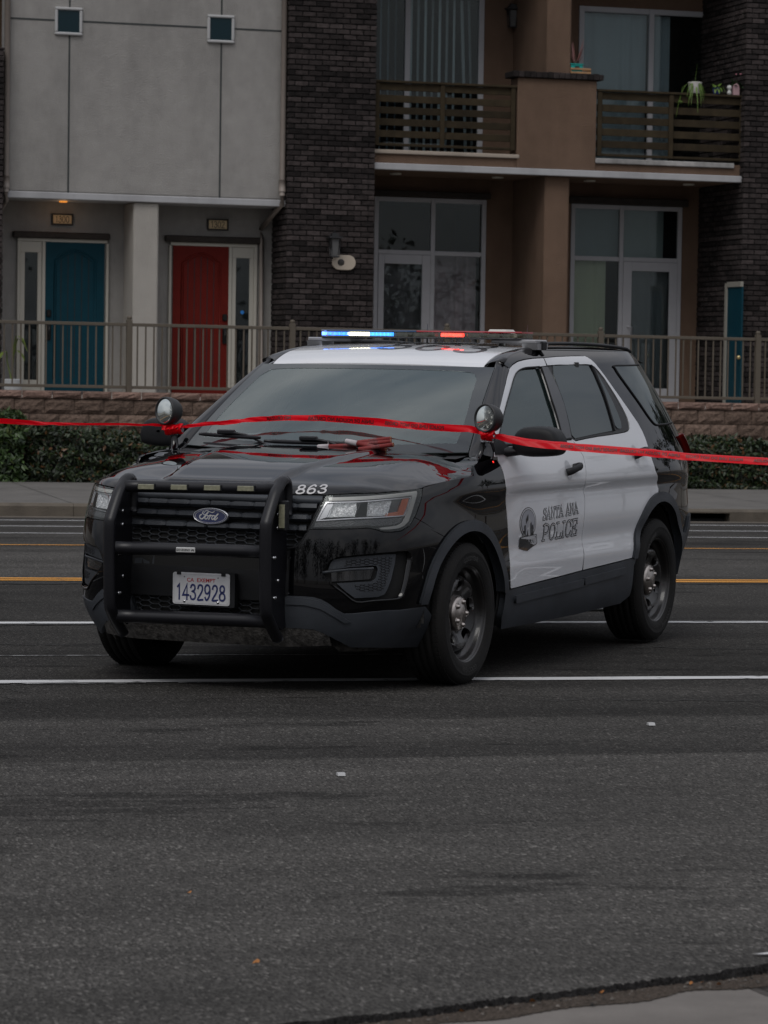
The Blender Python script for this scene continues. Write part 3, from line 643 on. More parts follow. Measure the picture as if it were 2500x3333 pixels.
# parapet box between the balconies with brick cap, column, lower column
a, b_ = X('B2', 1508, FT-.03, 800), X('B3', 461, FT-.03, 600); zt = zy('B3', 250, 405, FT-.03)
mb = MB(); scbox(mb, a, b_, FT-.03, FT+.35, slab_t-.002, zt, .012); part('parapet', mb, STT)
mb = MB()
zc = zy('B3', 250, 372, FT-.06); u = a-.09
while u < b_+.08:
    mb.cc = rng.random()*.7; mb.bbox((u, FT-.09, zt+.002), (min(u+.086, b_+.09), FT+.36, zc+rng.normal(0, .003)), .008, lambda *p: st(*p)); u += .09
mb.cc = None; part('brick_cap', mb, BRK); CAPZ = zc; CAPR = b_+.09
ca, cb = X('B3', 207, FT+.02, 200), X('B3', 332, FT+.02, 200); mb = MB(); scbox(mb, ca, cb, FT+.02, RTT, zt-.2, TOP, .02); part('column', mb, STT)
ca2, cb2 = X('B3', 191, FT+.06, 1300), X('B3', 317, FT+.06, 1300); mb = MB(); scbox(mb, ca2, cb2, FT+.06, FT+.52, PLZ-.05, slab_b+.012, .02); part('column', mb, STT)
mb = MB(); sbox(mb, ca2+.02, cb2-.02, FT+.5, RTT, PLZ-.05, slab_b+.011); part('party_wall', mb, STT)
# upper recess side and ceiling
mb = MB(); sbox(mb, b1-.1, p0+.1, FT+.02, RTT+.2, 8.0, 8.3); part('upper_ceiling', mb, STT)

# back walls with openings: list of boxes around the openings
def wall_open(name, s0, s1, z0, z1, holes, t0, mat, th=.25):
    """wall made of butted pieces around rectangular openings (holes sorted along s)"""
    mb = MB(); cur = s0
    for (a, b_, c, d) in sorted(holes):
        if a > cur: sbox(mb, cur, a, t0, t0+th, z0, z1)
        if c > z0: sbox(mb, a, b_, t0, t0+th, z0, c)
        if d < z1: sbox(mb, a, b_, t0, t0+th, d, z1)
        cur = b_
    if cur < s1: sbox(mb, cur, s1, t0, t0+th, z0, z1)
    return part(name, mb, mat)
def R_(k, x0, x1, y0, y1, t, zfloor=None):
    xm, ym = (x0+x1)/2, (y0+y1)/2
    return (sx(k, x0, ym, t), sx(k, x1, ym, t), zfloor if zfloor is not None else zy(k, xm, y1, t), zy(k, xm, y0, t))
ulw = R_('B2', 500, 1296, -60, 900, RTT, BALZ-.1); urw = R_('B3', 366, 1130, 48, 760, RTT, BALZ-.1)
llw = R_('B2', 606, 1307, 1240, 2200, RTT, PLZ); lrw = R_('B3', 322, 893, 1056, 2000, RTT, PLZ)
llw = (max(llw[0], b1+.0), *llw[1:]); ulw = (max(ulw[0], b1-.6), *ulw[1:])
wall_open('upper_back_wall', b1-.7, p0+.1, BALZ-.3, 8.0, [ulw, urw], RTT, STT)
wall_open('lower_back_wall', b1-.1, X('B3', 1038, RTT, 1500), PLZ-.05, slab_b+.01, [llw, lrw], RTT, STT)
mb = MB(); sbox(mb, X('B3', 1038, RTT, 1500), p0+.1, RTT+.4, RTT+.6, PLZ-.05, slab_b+.01); part('recess_back', mb, STT)
def gframe(name, rect, mull, trans, t0, w=.06, lab=None, panes=None, fm=FRAME):
    """frame with vertical and horizontal bars and one pane per opening; returns the frame"""
    a, b_, z0, z1 = rect; mb = MB(); V_ = [a]+[m-w/2 for m in mull]+[b_-w]; 
    for v in V_: scbox(mb, v, v+w, t0, t0+.07, z0, z1, .006)
    H_ = [z0, z1-w]+[h-w/2 for h in trans]
    for h in H_:
        for v0, v1 in zip(V_, V_[1:]): scbox(mb, v0+w, v1, t0+.003, t0+.067, h, h+w, .006)
    f_ = part(name, mb, fm)
    if lab: tag(f_, lab)
    Hs = sorted(H_)
    for v0, v1 in zip(V_, V_[1:]):
        for h0, h1 in zip(Hs, Hs[1:]):
            mb = MB(); sbox(mb, v0+w, v1, t0+.035, t0+.042, h0+w, h1); build('pane', mb, GLS, f_)
    return f_
def blinds(parent, s0, s1, z0, z1, t, mat, pitch=.1, ang=.6, lean=None, wf=.52):
    mb = MB(); s_ = s0; k = 0
    while s_ < s1:
        a = ang+rng.normal(0, .10); w = pitch*wf*(.7+.6*rng.random()); dx, dt = w*math.cos(a), w*math.sin(a); ln = lean.get(k, 0) if lean else 0; mb.cc = rng.random()
        P = []
        for zz in np.linspace(z1, z0, 5):
            f_ = (z1-zz)/(z1-z0)
            P.append([st(s_-dx+ln*f_, t-dt, zz), st(s_+ln*f_, t-.008, zz), st(s_+dx+ln*f_, t+dt, zz)])
        mb.grid(P, smooth=True); s_ += pitch; k += 1
    mb.cc = None; build('vertical_blinds', mb, mat, parent)
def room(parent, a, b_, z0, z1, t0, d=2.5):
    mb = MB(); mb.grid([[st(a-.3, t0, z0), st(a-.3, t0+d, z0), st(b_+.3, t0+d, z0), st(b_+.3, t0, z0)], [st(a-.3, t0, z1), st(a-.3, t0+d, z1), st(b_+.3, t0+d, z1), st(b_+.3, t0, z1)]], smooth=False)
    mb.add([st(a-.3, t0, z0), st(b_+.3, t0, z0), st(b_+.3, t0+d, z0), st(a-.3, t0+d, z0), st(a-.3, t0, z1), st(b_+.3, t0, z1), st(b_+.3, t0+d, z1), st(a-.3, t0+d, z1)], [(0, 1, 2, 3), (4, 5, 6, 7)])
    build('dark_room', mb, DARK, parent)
BLM = M('blind_fabric', (.60, .70, .72), .8, tone=.35); CURT = M('curtain_green', (.80, .84, .60), .85, tone=.15); CURG = M('curtain_grey', (.85, .81, .81), .85, tone=.15); CURP = M('curtain_plum', (.62, .50, .52), .85, var=.5, vs=2.2)
m1 = X('B2', 818, RTT, 400)
w1 = gframe('sliding_door', ulw, [m1], [], RTT-.02, .085, 'left balcony sliding door with vertical blinds'); blinds(w1, m1+.1, ulw[1]-.1, ulw[2]+.1, ulw[3]-.1, RTT+.16, BLM, .115, .5, {7: .10, 8: .09}, .22); blinds(w1, ulw[0]+.1, m1-.1, ulw[2]+.1, ulw[3]-.1, RTT+.3, M('blind_dim', (.22, .28, .32), .8, tone=.3), .12, .6, None, .14); room(w1, *ulw, RTT+.25)
m2, m3 = X('B3', 741, RTT, 300), X('B3', 1037, RTT, 300)
w2 = gframe('sliding_door', urw, [m2, m3], [], RTT-.02, .085, 'right balcony sliding door with half-drawn pale curtain'); room(w2, *urw, RTT+.25)
def curtain(parent, s0, s1, z0, z1, t, mat, n=60, amp=.02, fr=26):
    mb = MB(); ph = rng.random()*6
    mb.grid([[st(s0+(s1-s0)*i/n, t+amp*math.sin(fr*(s1-s0)*i/n+ph+1.5*math.sin(9*i/n)), z0+(z1-z0)*j/3) for j in range(4)] for i in range(n+1)]); build('curtain', mb, mat, parent)
CURB = M('curtain_bluegrey', (.56, .66, .70), .85, tone=.1)
curtain(w2, urw[0]+.09, m2-.04, urw[2], urw[3]-.09, RTT+.12, CURB, amp=.018); curtain(w2, m2+.05, X('B3', 850, RTT, 300), urw[2], urw[3]-.09, RTT+.14, CURB, amp=.018)
m4 = X('B2', 975, RTT, 1700); zt4 = zy('B2', 790, 1580, RTT); zt4b = zy('B2', 1135, 1590, RTT)
w3 = gframe('shop_window', llw, [m4], [(zt4+zt4b)/2], RTT-.02, .07, 'left ground-floor window wall with a glazed door'); room(w3, *llw, RTT+.4)
mb = MB(); a, b_ = llw[0]+.07, m4-.035; g = R_('B2', 668, 905, 1652, 2200, RTT, PLZ+.25); zt_ = (zt4+zt4b)/2-.035
for q in ((a, g[0], PLZ, zt_), (g[1], b_, PLZ, zt_), (g[0], g[1], g[3], zt_), (g[0], g[1], PLZ, g[2])): scbox(mb, q[0], q[1], RTT-.03, RTT+.02, q[2], q[3], .006)
gd = part('glazed_door', mb, FRAME); mb = MB(); sbox(mb, g[0], g[1], RTT, RTT+.008, g[2], g[3]); build('pane', mb, GLS, gd)
curtain(w3, llw[0]+.05, m4, PLZ, zt4, RTT+.16, CURP, amp=.01); curtain(w3, m4, llw[1]-.07, PLZ, zt4-.03, RTT+.3, CURP, amp=.03)
m5 = X('B3', 583, RTT, 1500); zt5 = zy('B3', 583, 1333, RTT)
w4 = gframe('shop_window', lrw, [m5], [zt5], RTT-.02, .07, 'right ground-floor window wall with pale green curtain and a glazed door'); room(w4, *lrw, RTT+.4)
g = R_('B3', 635, 828, 1396, 2000, RTT, PLZ+.25); a, b_ = m5+.035, lrw[1]-.07; mb = MB()
for q in ((a, g[0], PLZ, zt5-.035), (g[1], b_, PLZ, zt5-.035), (g[0], g[1], g[3], zt5-.035), (g[0], g[1], PLZ, g[2])): scbox(mb, q[0], q[1], RTT-.03, RTT+.02, q[2], q[3], .006)
gd2 = part('glazed_door', mb, FRAME); mb = MB(); sbox(mb, g[0], g[1], RTT, RTT+.008, g[2], g[3]); build('pane', mb, GLS, gd2)
a, z_ = stpx('B3', 640, 1760, RTT-.1); mb = MB(); mb.tube([st(a-.05, RTT-.03, z_+.25), st(a, RTT-.11, z_+.24), st(a, RTT-.11, z_-.16), st(a-.05, RTT-.03, z_-.17)], .012, 8); build('door_handle', mb, M('steel_handle', (.55, .55, .57), .3, metal=.9), gd2)
curtain(w4, lrw[0]+.03, X('B3', 522, RTT, 1500), PLZ, zt5, RTT+.14, CURT, amp=.012, fr=22); curtain(w4, g[0]-.03, g[1]+.03, PLZ, g[3]+.1, RTT+.12, CURG, amp=.016, fr=34)
curtain(w4, lrw[0]+.03, m5, zt5, lrw[3], RTT+.16, M('shade_a', (.34, .42, .43), .85), amp=.003); curtain(w4, m5, X('B3', 822, RTT, 1200), zt5, lrw[3], RTT+.16, M('shade_b', (.40, .48, .47), .85), amp=.003)
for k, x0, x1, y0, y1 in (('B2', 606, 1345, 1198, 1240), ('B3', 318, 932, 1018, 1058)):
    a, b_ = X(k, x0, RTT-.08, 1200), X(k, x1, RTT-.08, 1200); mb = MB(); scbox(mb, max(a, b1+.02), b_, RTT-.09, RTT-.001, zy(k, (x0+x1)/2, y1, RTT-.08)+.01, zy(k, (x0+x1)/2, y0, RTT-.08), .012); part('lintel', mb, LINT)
for k, x, y in (('B2', 745, 1092), ('B2', 1385, 1108), ('B3', 425, 932), ('B3', 935, 955)):
    # unlit recessed lamps in the slab soffit
    t_ = 46.9; s_ = sx(k, x, y, t_); mb = MB(); mb.lathe([(.001, 0), (.07, 0), (.085, -.008), (.09, 0), (.09, .02)], st(s_, t_, slab_b-.004), (0, 0, 1), 20); part('soffit_lamp', mb, M('lamp_trim', (.5, .48, .42), .5))
# lanterns and horn strobe
def lantern(s_, z_, t_, lab):
    mb = MB(); mb.bbox((s_-.05, t_-.02, z_-.02), (s_+.05, t_, z_+.12), .006, lambda *p: st(*p)); mb.tube([st(s_, t_-.02, z_+.10), st(s_, t_-.06, z_+.16), st(s_, t_-.12, z_+.14)], .012, 6)
    for a_ in range(4):
        c_, s2 = (-.07, .07, .07, -.07)[a_], (-.07, -.07, .07, .07)[a_]; mb.tube([st(s_+c_, t_-.12+s2, z_+.06), st(s_+c_*.75, t_-.12+s2*.75, z_-.20)], .008, 5)
    mb.prism([(-.1, -.1), (.1, -.1), (.1, .1), (-.1, .1)], 0, .025, lambda x, y, z: st(s_+x, t_-.12+y, z_+.06+z)); mb.prism([(-.05, -.05), (.05, -.05), (.05, .05), (-.05, .05)], 0, .05, lambda x, y, z: st(s_+x, t_-.12+y, z_+.086+z)); mb.prism([(-.06, -.06), (.06, -.06), (.06, .06), (-.06, .06)], 0, .02, lambda x, y, z: st(s_+x, t_-.12+y, z_-.22+z))
    l_ = part('wall_lantern', mb, M('lantern_black', (.018, .018, .02), .45)); tag(l_, lab)
    mb = MB(); mb.prism([(-.05, -.05), (.05, -.05), (.05, .05), (-.05, .05)], 0, .25, lambda x, y, z: st(s_+x*(.8+z), t_-.12+y*(.8+z), z_-.2+z)); build('lantern_glass', mb, M('frosted', (.10, .10, .10), .3), l_)
s_, z_ = stpx('B2', 365, 1560, BT-.15); lantern(s_, z_+.10, BT-.02, 'black lantern on the brick pier')
s_, z_ = stpx('B3', 95, 80, RTT-.8); lantern(s_, z_+.1, RTT-.02, 'black lantern on the balcony wall')
a, b_ = X('B2', 348, BT-.03, 1640), X('B2', 494, BT-.03, 1640); z1, z0 = zy('B2', 420, 1597, BT-.03), zy('B2', 420, 1690, BT-.03); r = (z1-z0)/2; zc_ = (z0+z1)/2
poly = [(a+r-r*math.sin(q), zc_+r*math.cos(q)) for q in np.linspace(0, math.pi, 14)]+[(b_-r+r*math.sin(q), zc_-r*math.cos(q)) for q in np.linspace(0, math.pi, 14)]
mb = MB(); mb.prism(poly, BT-.055, BT-.012, lambda x, y, z: st(x, z, y)); hb = part('alarm_sounder', mb, M('sounder_cream', (.42, .36, .29), .5), bevel=.006); tag(hb, 'oval cream alarm sounder on the brick pier')
mb = MB(); mb.lathe([(.055, -.004), (.05, .002), (.001, .002)], st(a+.13, BT-.055, zc_), -Tv, 20); build('sounder_grille', mb, M('dark_mesh', (.03, .028, .025), .6), hb)
s_, z_ = stpx('B1', 1343, 1729, DT-.05); mb = MB(); mb.prism([(.03*math.cos(q), .03*math.sin(q)) for q in np.linspace(0, 2*math.pi, 8, endpoint=False)], 0, .004, lambda x, y, z: st(s_+x, DT-.024-z, z_+y)); part('blue_sticker', mb, M('blue_sticker_film', (.02, .2, .6), .4))

# wooden balcony rails: things fixed to the building -> parts of it
WD = M('stained_board', (.030, .022, .012), .85, spec=.2, var=.3, vs=9, tone=.3)
def woodrail(k, x0, x1, xm, ytop, ybots, lab):
    T0 = FT+.03; a, b_ = sx(k, x0, ytop, T0), sx(k, x1, ytop, T0); m_ = sx(k, xm, ytop, T0); zt = zy(k, (x0+x1)/2, ytop, T0)
    mb = MB(); n = 5; zb = zy(k, (x0+x1)/2, ybots, T0); mb.cc = .7; scbox(mb, a, b_, T0-.05, T0+.07, zt-.035, zt, .006)
    pitch = (zt-.05-zb)/(n); bh = pitch*.60
    for i in range(n):
        z1 = zt-.04-i*pitch-.002; mb.cc = rng.random(); scbox(mb, a+.01, b_-.01, T0+.0, T0+.03, z1-bh, z1, .004)
    mb.cc = .5; scbox(mb, a, b_, T0-.01, T0+.05, zb-.05, zb-.01, .006)
    for p in (m_, b_-.045, a+.045): mb.cc = .8; scbox(mb, p-.035, p+.035, T0-.035, T0-.001, zb-.05, zt-.036, .005)
    mb.cc = None; r_ = part('balcony_rail', mb, WD); tag(r_, lab); return zt, T0
zr1, _ = woodrail('B2', 612, 1500, 1040, 518, 905, 'left dark board balcony railing')
zr2, T0R = woodrail('B3', 463, 1224, 845, 475, 800, 'right dark board balcony railing with pots on it')

# ---- pots on the rail, the ledge and the terrace
def leafmat(n, c): return M(n, c, .5, var=.25, vs=12, spec=.4)
GRN = leafmat('leaf_bright', (.10, .17, .03)); GRD = leafmat('leaf_dark', (.022, .055, .018)); PINKL = leafmat('leaf_pink', (.24, .11, .10))
def blade(mb, base, d, L, w, droop, n=7, up=.9):
    d = np.array(d, float); d /= np.linalg.norm(d); side = np.cross(d, (0, 0, 1)); side /= np.linalg.norm(side)+1e-9; P = []
    for i in range(n):
        f_ = i/(n-1); p = np.array(base)+d*L*f_*(1-.25*f_)+np.array((0, 0, 1))*(L*up*f_-droop*L*f_*f_*2); ww = w*math.sin(math.pi*min(.97, .15+.85*f_))**.7*.5
        P.append([p-side*ww, p+np.array((0, 0, -.15*ww)), p+side*ww])
    mb.grid(P)
def pot(mb, c, r, h_): mb.lathe([(.001, 0), (r*.78, 0), (r*.82, .01), (r*.95, h_*.5), (r, h_*.95), (r*1.02, h_), (r*.9, h_), (r*.88, h_*.85), (.001, h_*.82)], c, (0, 0, 1), 20)
def potted(nm, lab, c, r, h_, pm, lm, kind, leafn, L, w, droop, up, cat='potted plant', grp=None):
    t_ = thing(nm, lab, cat, c, grp); mb = MB(); pot(mb, c, r, h_); build('pot', mb, pm, t_); mb = MB()
    for i in range(leafn):
        a_ = rng.random()*6.28; l_ = L*(.6+.5*rng.random()); blade(mb, np.array(c)+np.array((0, 0, h_*.9)), (math.cos(a_), math.sin(a_), 0), l_, w, droop*(.6+.8*rng.random()), up=up*(.6+.7*rng.random()))
    if kind == 'spider':
        for dx in (-.20, -.16): blade(mb, np.array(c)+np.array((-.05, -.05, h_*.9)), (dx, -.06, 0), .34, .02, .9, up=.25)
        e = np.array(c)+np.array((-.23, -.10, -.12))
        mb.tube([np.array(c)+np.array((-.1, -.08, h_*.9)), np.array(c)+np.array((-.2, -.11, .08)), e], .003, 4)
        for i in range(9): a_ = i*.7; blade(mb, e, (math.cos(a_), math.sin(a_), 0), .07, .012, .5, up=.4)
        mb.tube([np.array(c)+np.array((0, 0, h_)), np.array(c)+np.array((.03, 0, h_+.28))], .002, 4)
    build('leaves', mb, lm, t_); return t_
CER = M('white_ceramic', (.52, .50, .48), .35); BLUEC = M('blue_glaze', (.02, .03, .16), .2)
s_, _ = stpx('BR', 0, 0, T0R)
def rp(k, x): return sx(k, x, 450, T0R+.01)
potted('spider_plant', 'spider plant with arching striped leaves in a white pot on the right balcony rail', st(rp('B3', 967), T0R+.01, zr2+.001), .105, .17, CER, GRN, 'spider', 34, .26, .018, .9, .75)
potted('ivy_plant', 'small bright leafy plant in a blue pot beside the spider plant', st(rp('B3', 1080), T0R+.01, zr2+.001), .065, .10, BLUEC, GRN, '', 26, .17, .06, .5, .95)
t_ = potted('flowering_plant', 'dark green plant with tiny pink flowers at the brick end of the balcony rail', st(rp('B3', 1188), T0R+.03, zr2+.001), .06, .10, M('dark_pot', (.03, .025, .02), .5), GRD, '', 40, .20, .05, .3, 1.1)
mb = MB()
for i in range(5): p = st(rp('B3', 1188)-.06+rng.random()*.2, T0R-.03, zr2+.26+rng.random()*.07); mb.lathe([(.001, .012), (.014, .004), (.001, -.004)], p, (0, -1, .3), 6)
build('flowers', mb, M('petal_pink', (.5, .2, .25), .6), t_)
c = st(rp('B3', 1143), T0R, zr2+.001); mb = MB(); mb.lathe([(.001, 0), (.03, 0), (.036, .03), (.03, .055), (.018, .07), (.034, .09), (.04, .115), (.028, .14), (.001, .15)], c, (0, 0, 1), 14)
tag(build('figurine', mb, M('white_figurine_glaze', (.5, .5, .48), .4)), 'small white round-headed figurine on the balcony rail', 'figurine')
c = (rp('B3', 1175), T0R-.01, zr2+.001); mb = MB(); w = .047; mb.prism([(-w, 0), (w, 0), (w, .135), (.0, .185), (-w, .135)], -.035, .035, lambda x, y, z: st(c[0]+x, c[1]+z, c[2]+y))
bh_ = build('birdhouse', mb, M('pink_paint', (.42, .27, .29), .6), origin=st(*c)); tag(bh_, 'little pale pink house ornament on the balcony rail', 'ornament')
# turquoise basket with a pink spiky succulent on the brick cap
cs = sx('PX', 1879, 240, FT+.1); ct = FT+.1; c = st(cs, ct, CAPZ+.002)
tray = thing('wooden_crate', 'low wooden crate holding the turquoise basket on the brick cap', 'crate', c); mb = MB()
for zz in (0, .055):
    for tt_ in (-.09, .075): scbox(mb, cs-.13, cs+.19, ct+tt_, ct+tt_+.015, CAPZ+.004+zz, CAPZ+.034+zz, .003)
for ss in (-.13, .175): scbox(mb, cs+ss, cs+ss+.015, ct-.074, ct+.074, CAPZ+.004, CAPZ+.09, .003)
scbox(mb, cs-.114, cs+.174, ct-.074, ct+.074, CAPZ+.003, CAPZ+.014, .003); build('slats', mb, M('crate_wood', (.30, .17, .08), .75, var=.3), tray)
bk = thing('potted_succulent', 'pink spiky succulent in a turquoise plastic basket on the brick cap between the balconies', 'potted plant', st(cs-.03, ct, CAPZ+.016)); mb = MB()
zz = CAPZ+.016
mb.prism([(-.085, -.06), (.085, -.06), (.085, .06), (-.085, .06)], 0, .125, lambda x, y, z: st(cs-.03+x*(1+z), ct+y*(1+z), zz+z)); mb.prism([(-.105, -.08), (.105, -.08), (.105, .08), (-.105, .08)], 0, .012, lambda x, y, z: st(cs-.03+x, ct+y, zz+.126+z))
build('basket', mb, M('turquoise_plastic', (.0, .34, .30), .4), bk); mb = MB(); scbox(mb, cs-.06, cs+.01, ct-.073, ct-.069, zz+.07, zz+.10, .001); build('label_slot', mb, DARK, bk); mb = MB()
for i in range(16): a_ = i*.9; blade(mb, st(cs-.03, ct, zz+.13), (math.cos(a_), .6*math.sin(a_), 0), .16+.06*rng.random(), .022, .0, up=.7+1.2*rng.random())
build('leaves', mb, PINKL, bk)
# canna in a white pot behind the railing at the left
cs = sx('PX', 42, 1265, 44.2); pp = thing('canna_plant', 'tall broad-leaved plant in a white pot behind the railing at the left end', 'potted plant', st(cs, 44.2, PLZ)); mb = MB(); pot(mb, st(cs, 44.2, PLZ), .13, .24); build('pot', mb, M('plain_white_pot', (.42, .43, .44), .5), pp); mb = MB()
for dx, dz, lx, lz in ((.03, .62, .16, .0), (-.10, .40, -.05, .02), (.02, .42, .14, -.02), (.05, .58, .2, -.1)):
    b0_ = st(cs-.02, 44.2, PLZ+.22); e_ = st(cs+dx, 44.15, PLZ+.22+dz); mb.tube([b0_, (np.array(b0_)*.4+np.array(e_)*.6)+np.array((-.02, 0, .03)), e_], .009, 5); blade(mb, e_, (lx, -.06, 0), .2, .075, .35, up=lz*2)
build('leaves', mb, leafmat('canna_leaf', (.10, .14, .02)), pp)

# ---- hedges: thousands of leaves round twiggy dark cores
def leafcloud(mb, pts, nrms, size):
    for p, n_ in zip(pts, nrms):
        n_ = n_+rng.normal(0, .55, 3); n_ /= np.linalg.norm(n_); u = np.cross(n_, rng.normal(0, 1, 3)); u /= np.linalg.norm(u); v = np.cross(n_, u); L = size*(.7+.6*rng.random()); w = L*.5
        b = [p, p+u*L*.35+v*w*.5-n_*L*.06, p+u*L, p+u*L*.35-v*w*.5-n_*L*.06]
        mb.cc = rng.random(); mb.add([b[0], b[1], b[2], b[3]], [(0, 1, 2), (0, 2, 3)])
    mb.cc = None
def leaf_shader(name, dark, light, red):
    m = bpy.data.materials.new(name); m.use_nodes = True; nt = m.node_tree; b = nt.nodes['Principled BSDF']; L = nt.links
    a = N(nt, 'ShaderNodeAttribute', attribute_name='tone'); r = N(nt, 'ShaderNodeValToRGB'); e = r.color_ramp.elements; e[0].color = (*dark, 1); e[1].color = (*light, 1); e[1].position = .90
    e2_ = r.color_ramp.elements.new(.975); e2_.color = (*red, 1); L.new(a.outputs['Fac'], r.inputs[0]); L.new(r.outputs[0], b.inputs['Base Color']); b.inputs['Roughness'].default_value = .42; b.inputs['Specular IOR Level'].default_value = .4
    return m
LEAF = leaf_shader('hedge_leaf', (.004, .009, .003), (.022, .040, .010), (.11, .05, .018)); LEAF2 = leaf_shader('shrub_leaf', (.009, .022, .005), (.042, .080, .017), (.06, .08, .016))
TWIG = M('twig_core', (.014, .014, .009), .95)
def hedge(nm, lab, s0, s1, t0, t1, ztop, zb, lf, dens, size, cat='hedge'):
    h_ = thing(nm, lab, cat, st((s0+s1)/2, (t0+t1)/2, zb)); mb = MB(); g = .13
    mb.box((s0+g, t0+g, zb), (s1-g, t1-g, ztop-g), lambda *p: st(*p)); build('branches', mb, TWIG, h_)
    P, Nn = [], []
    def topz(s_, t_): return ztop+.035*math.sin(s_*2.1)+.025*math.sin(s_*5.3+t_*3)
    areas = [('f', (s1-s0)*(ztop-zb)), ('t', (s1-s0)*(t1-t0)), ('l', (t1-t0)*(ztop-zb)), ('r', (t1-t0)*(ztop-zb))]
    for w, ar in areas:
        for _ in range(int(ar*dens*(1 if w == 'f' else .6))):
            d = abs(rng.normal(0, .055)); a, b = rng.random(), rng.random(); cl = .05*math.sin(a*31+b*17)
            if w == 'f': p = (s0+a*(s1-s0), t0+d+cl, zb+b*(topz(s0+a*(s1-s0), t0)-zb)); n_ = (0, -1, .25)
            elif w == 't': p = (s0+a*(s1-s0), t0+b*(t1-t0), topz(s0+a*(s1-s0), t0+b)-d+(.06 if rng.random() < .04 else 0)); n_ = (0, 0, 1)
            elif w == 'l': p = (s0+d, t0+a*(t1-t0), zb+b*(ztop-zb)); n_ = (-1, 0, .2)
            else: p = (s1-d, t0+a*(t1-t0), zb+b*(ztop-zb)); n_ = (1, 0, .2)
            P.append(st(*p)); Nn.append(MS@np.array(n_, float))
    mb = MB(); leafcloud(mb, P, Nn, size); build('foliage', mb, lf, h_)
    return h_
HT = 41.0
hz0 = gz(36)+.17
hedge('hedge', 'long low clipped hedge of dark green leaves between the pavement and the block wall', sx('D', 66, 1000, HT), 16.5, HT, HT+1.25, zy('D', 250, 938, HT), hz0, LEAF, 2100, .075)
hedge('tall_shrub', 'taller brighter green shrub at the left end of the hedge', -1.0, sx('D', 50, 1000, HT-.1), HT-.15, HT+1.1, zy('D', 20, 892, HT), hz0, LEAF2, 1500, .085, 'shrub')

# ---- the street beyond the frame: the terrace carries on both ways, with unseen trees added there and across the road for reflections
for nm, s0, s1, m_ in (('side_wing', p0+1.62, p0+15, STW), ('side_wing', -22, pl_-1.25, STT)):
    mb = MB(); sbox(mb, s0, s1, FT+.1, 56, PLZ-.1, 8.5); w_ = part(nm, mb, m_)
    for k in range(int((s1-s0)/3)):
        for z0 in (PLZ+.2, 4.8):
            a = s0+.8+k*3; mb = MB(); scbox(mb, a, a+1.5, FT+.03, FT+.099, z0, z0+2.0, .01); f_ = build('window', mb, FRAME, w_); mb = MB(); sbox(mb, a+.08, a+1.42, FT+.02, FT+.028, z0+.08, z0+1.92); build('pane', mb, glass_mat('dim_glass', (.01, .015, .018), 0., .02, 1.5), f_)
mb = MB(); sbox(mb, sL-.2, p0+1.6, 50.5, 58, PLZ-.1, 8.7); part('rear_block', mb, STT)
mb = MB(); sbox(mb, sL-.2, p0+1.6, FT-.2, 58, 8.61, 8.9); part('roof_slab', mb, TRIM)
P_, N_ = [], []; trunks = MB()
def treeat(s_, t_, h_, r_):
    b0_ = st(s_, t_, -.1); top = b0_+np.array((0, 0, h_*.6)); trunks.tube([b0_, (b0_+top)/2+np.array((.1, 0, 0)), top], [.22, .16, .07], 8)
    for k in range(5): a_ = k*1.3; trunks.tube([b0_+np.array((0, 0, h_*.4)), b0_+np.array((math.cos(a_)*r_*.6, math.sin(a_)*r_*.6, h_*.72))], [.09, .03], 6)
    cl = [b0_+np.array((rng.normal(0, r_*.42), rng.normal(0, r_*.42), h_*((.25 if t_ < 0 else .55)+(.6 if t_ < 0 else .38)*rng.random()))) for _ in range(16)]
    for c in cl:
        for _ in range(70): d = rng.normal(0, 1, 3); d /= np.linalg.norm(d); P_.append(c+d*r_*.30*rng.random()**.4); N_.append(d)
for s_, t_, h_, r_ in ((27, 38.5, 7, 2.2), (34, 38.8, 8.5, 2.6), (43, 38.2, 7.5, 2.4), (52, 38.5, 9, 3), (-8, -12, 6, 4.2), (-14, -11, 6.5, 4.4), (-20, -13, 7, 4.6), (-2, -14, 6, 4.2), (5, -14, 5.5, 4), (13, -14, 6, 4.4), (21, -13, 6.5, 4.4), (-27, -11, 6.5, 4.6), (29, -12, 6, 4.4)): treeat(s_, t_, h_, r_)
mb = MB(); leafcloud(mb, P_, N_, .38)
o = build('reflection_trees', mb, LEAF); tag(o, kind='stuff'); build('trunks', trunks, M('bark', (.06, .045, .035), .9, var=.3, bump=.5), o)
# ================================================================ POLICE CAR (own frame: x forward from the front axle, y to its left, z up)
def Spl(t, y):
    """natural cubic spline through (t, y); y may be n x k"""
    t = np.array(t, float); y = np.array(y, float); y = y.reshape(len(t), -1); n = len(t); h = np.diff(t)
    A = np.eye(n); b = np.zeros_like(y)
    for i in range(1, n-1):
        A[i, i-1] = h[i-1]; A[i, i] = 2*(h[i-1]+h[i]); A[i, i+1] = h[i]; b[i] = 6*((y[i+1]-y[i])/h[i]-(y[i]-y[i-1])/h[i-1])
    Mm = np.linalg.solve(A, b)
    def f(q):
        q = np.atleast_1d(np.asarray(q, float)); i = np.clip(np.searchsorted(t, q)-1, 0, n-2); a = (t[i+1]-q)[:, None]; c = (q-t[i])[:, None]; hh = h[i][:, None]
        return (Mm[i]*a**3+Mm[i+1]*c**3)/(6*hh)+(y[i]/hh-Mm[i]*hh/6)*a+(y[i+1]/hh-Mm[i+1]*hh/6)*c
    return f
def sstep(a, b, x): q = np.clip((np.asarray(x, float)-a)/(b-a), 0, 1); return q*q*(3-2*q)
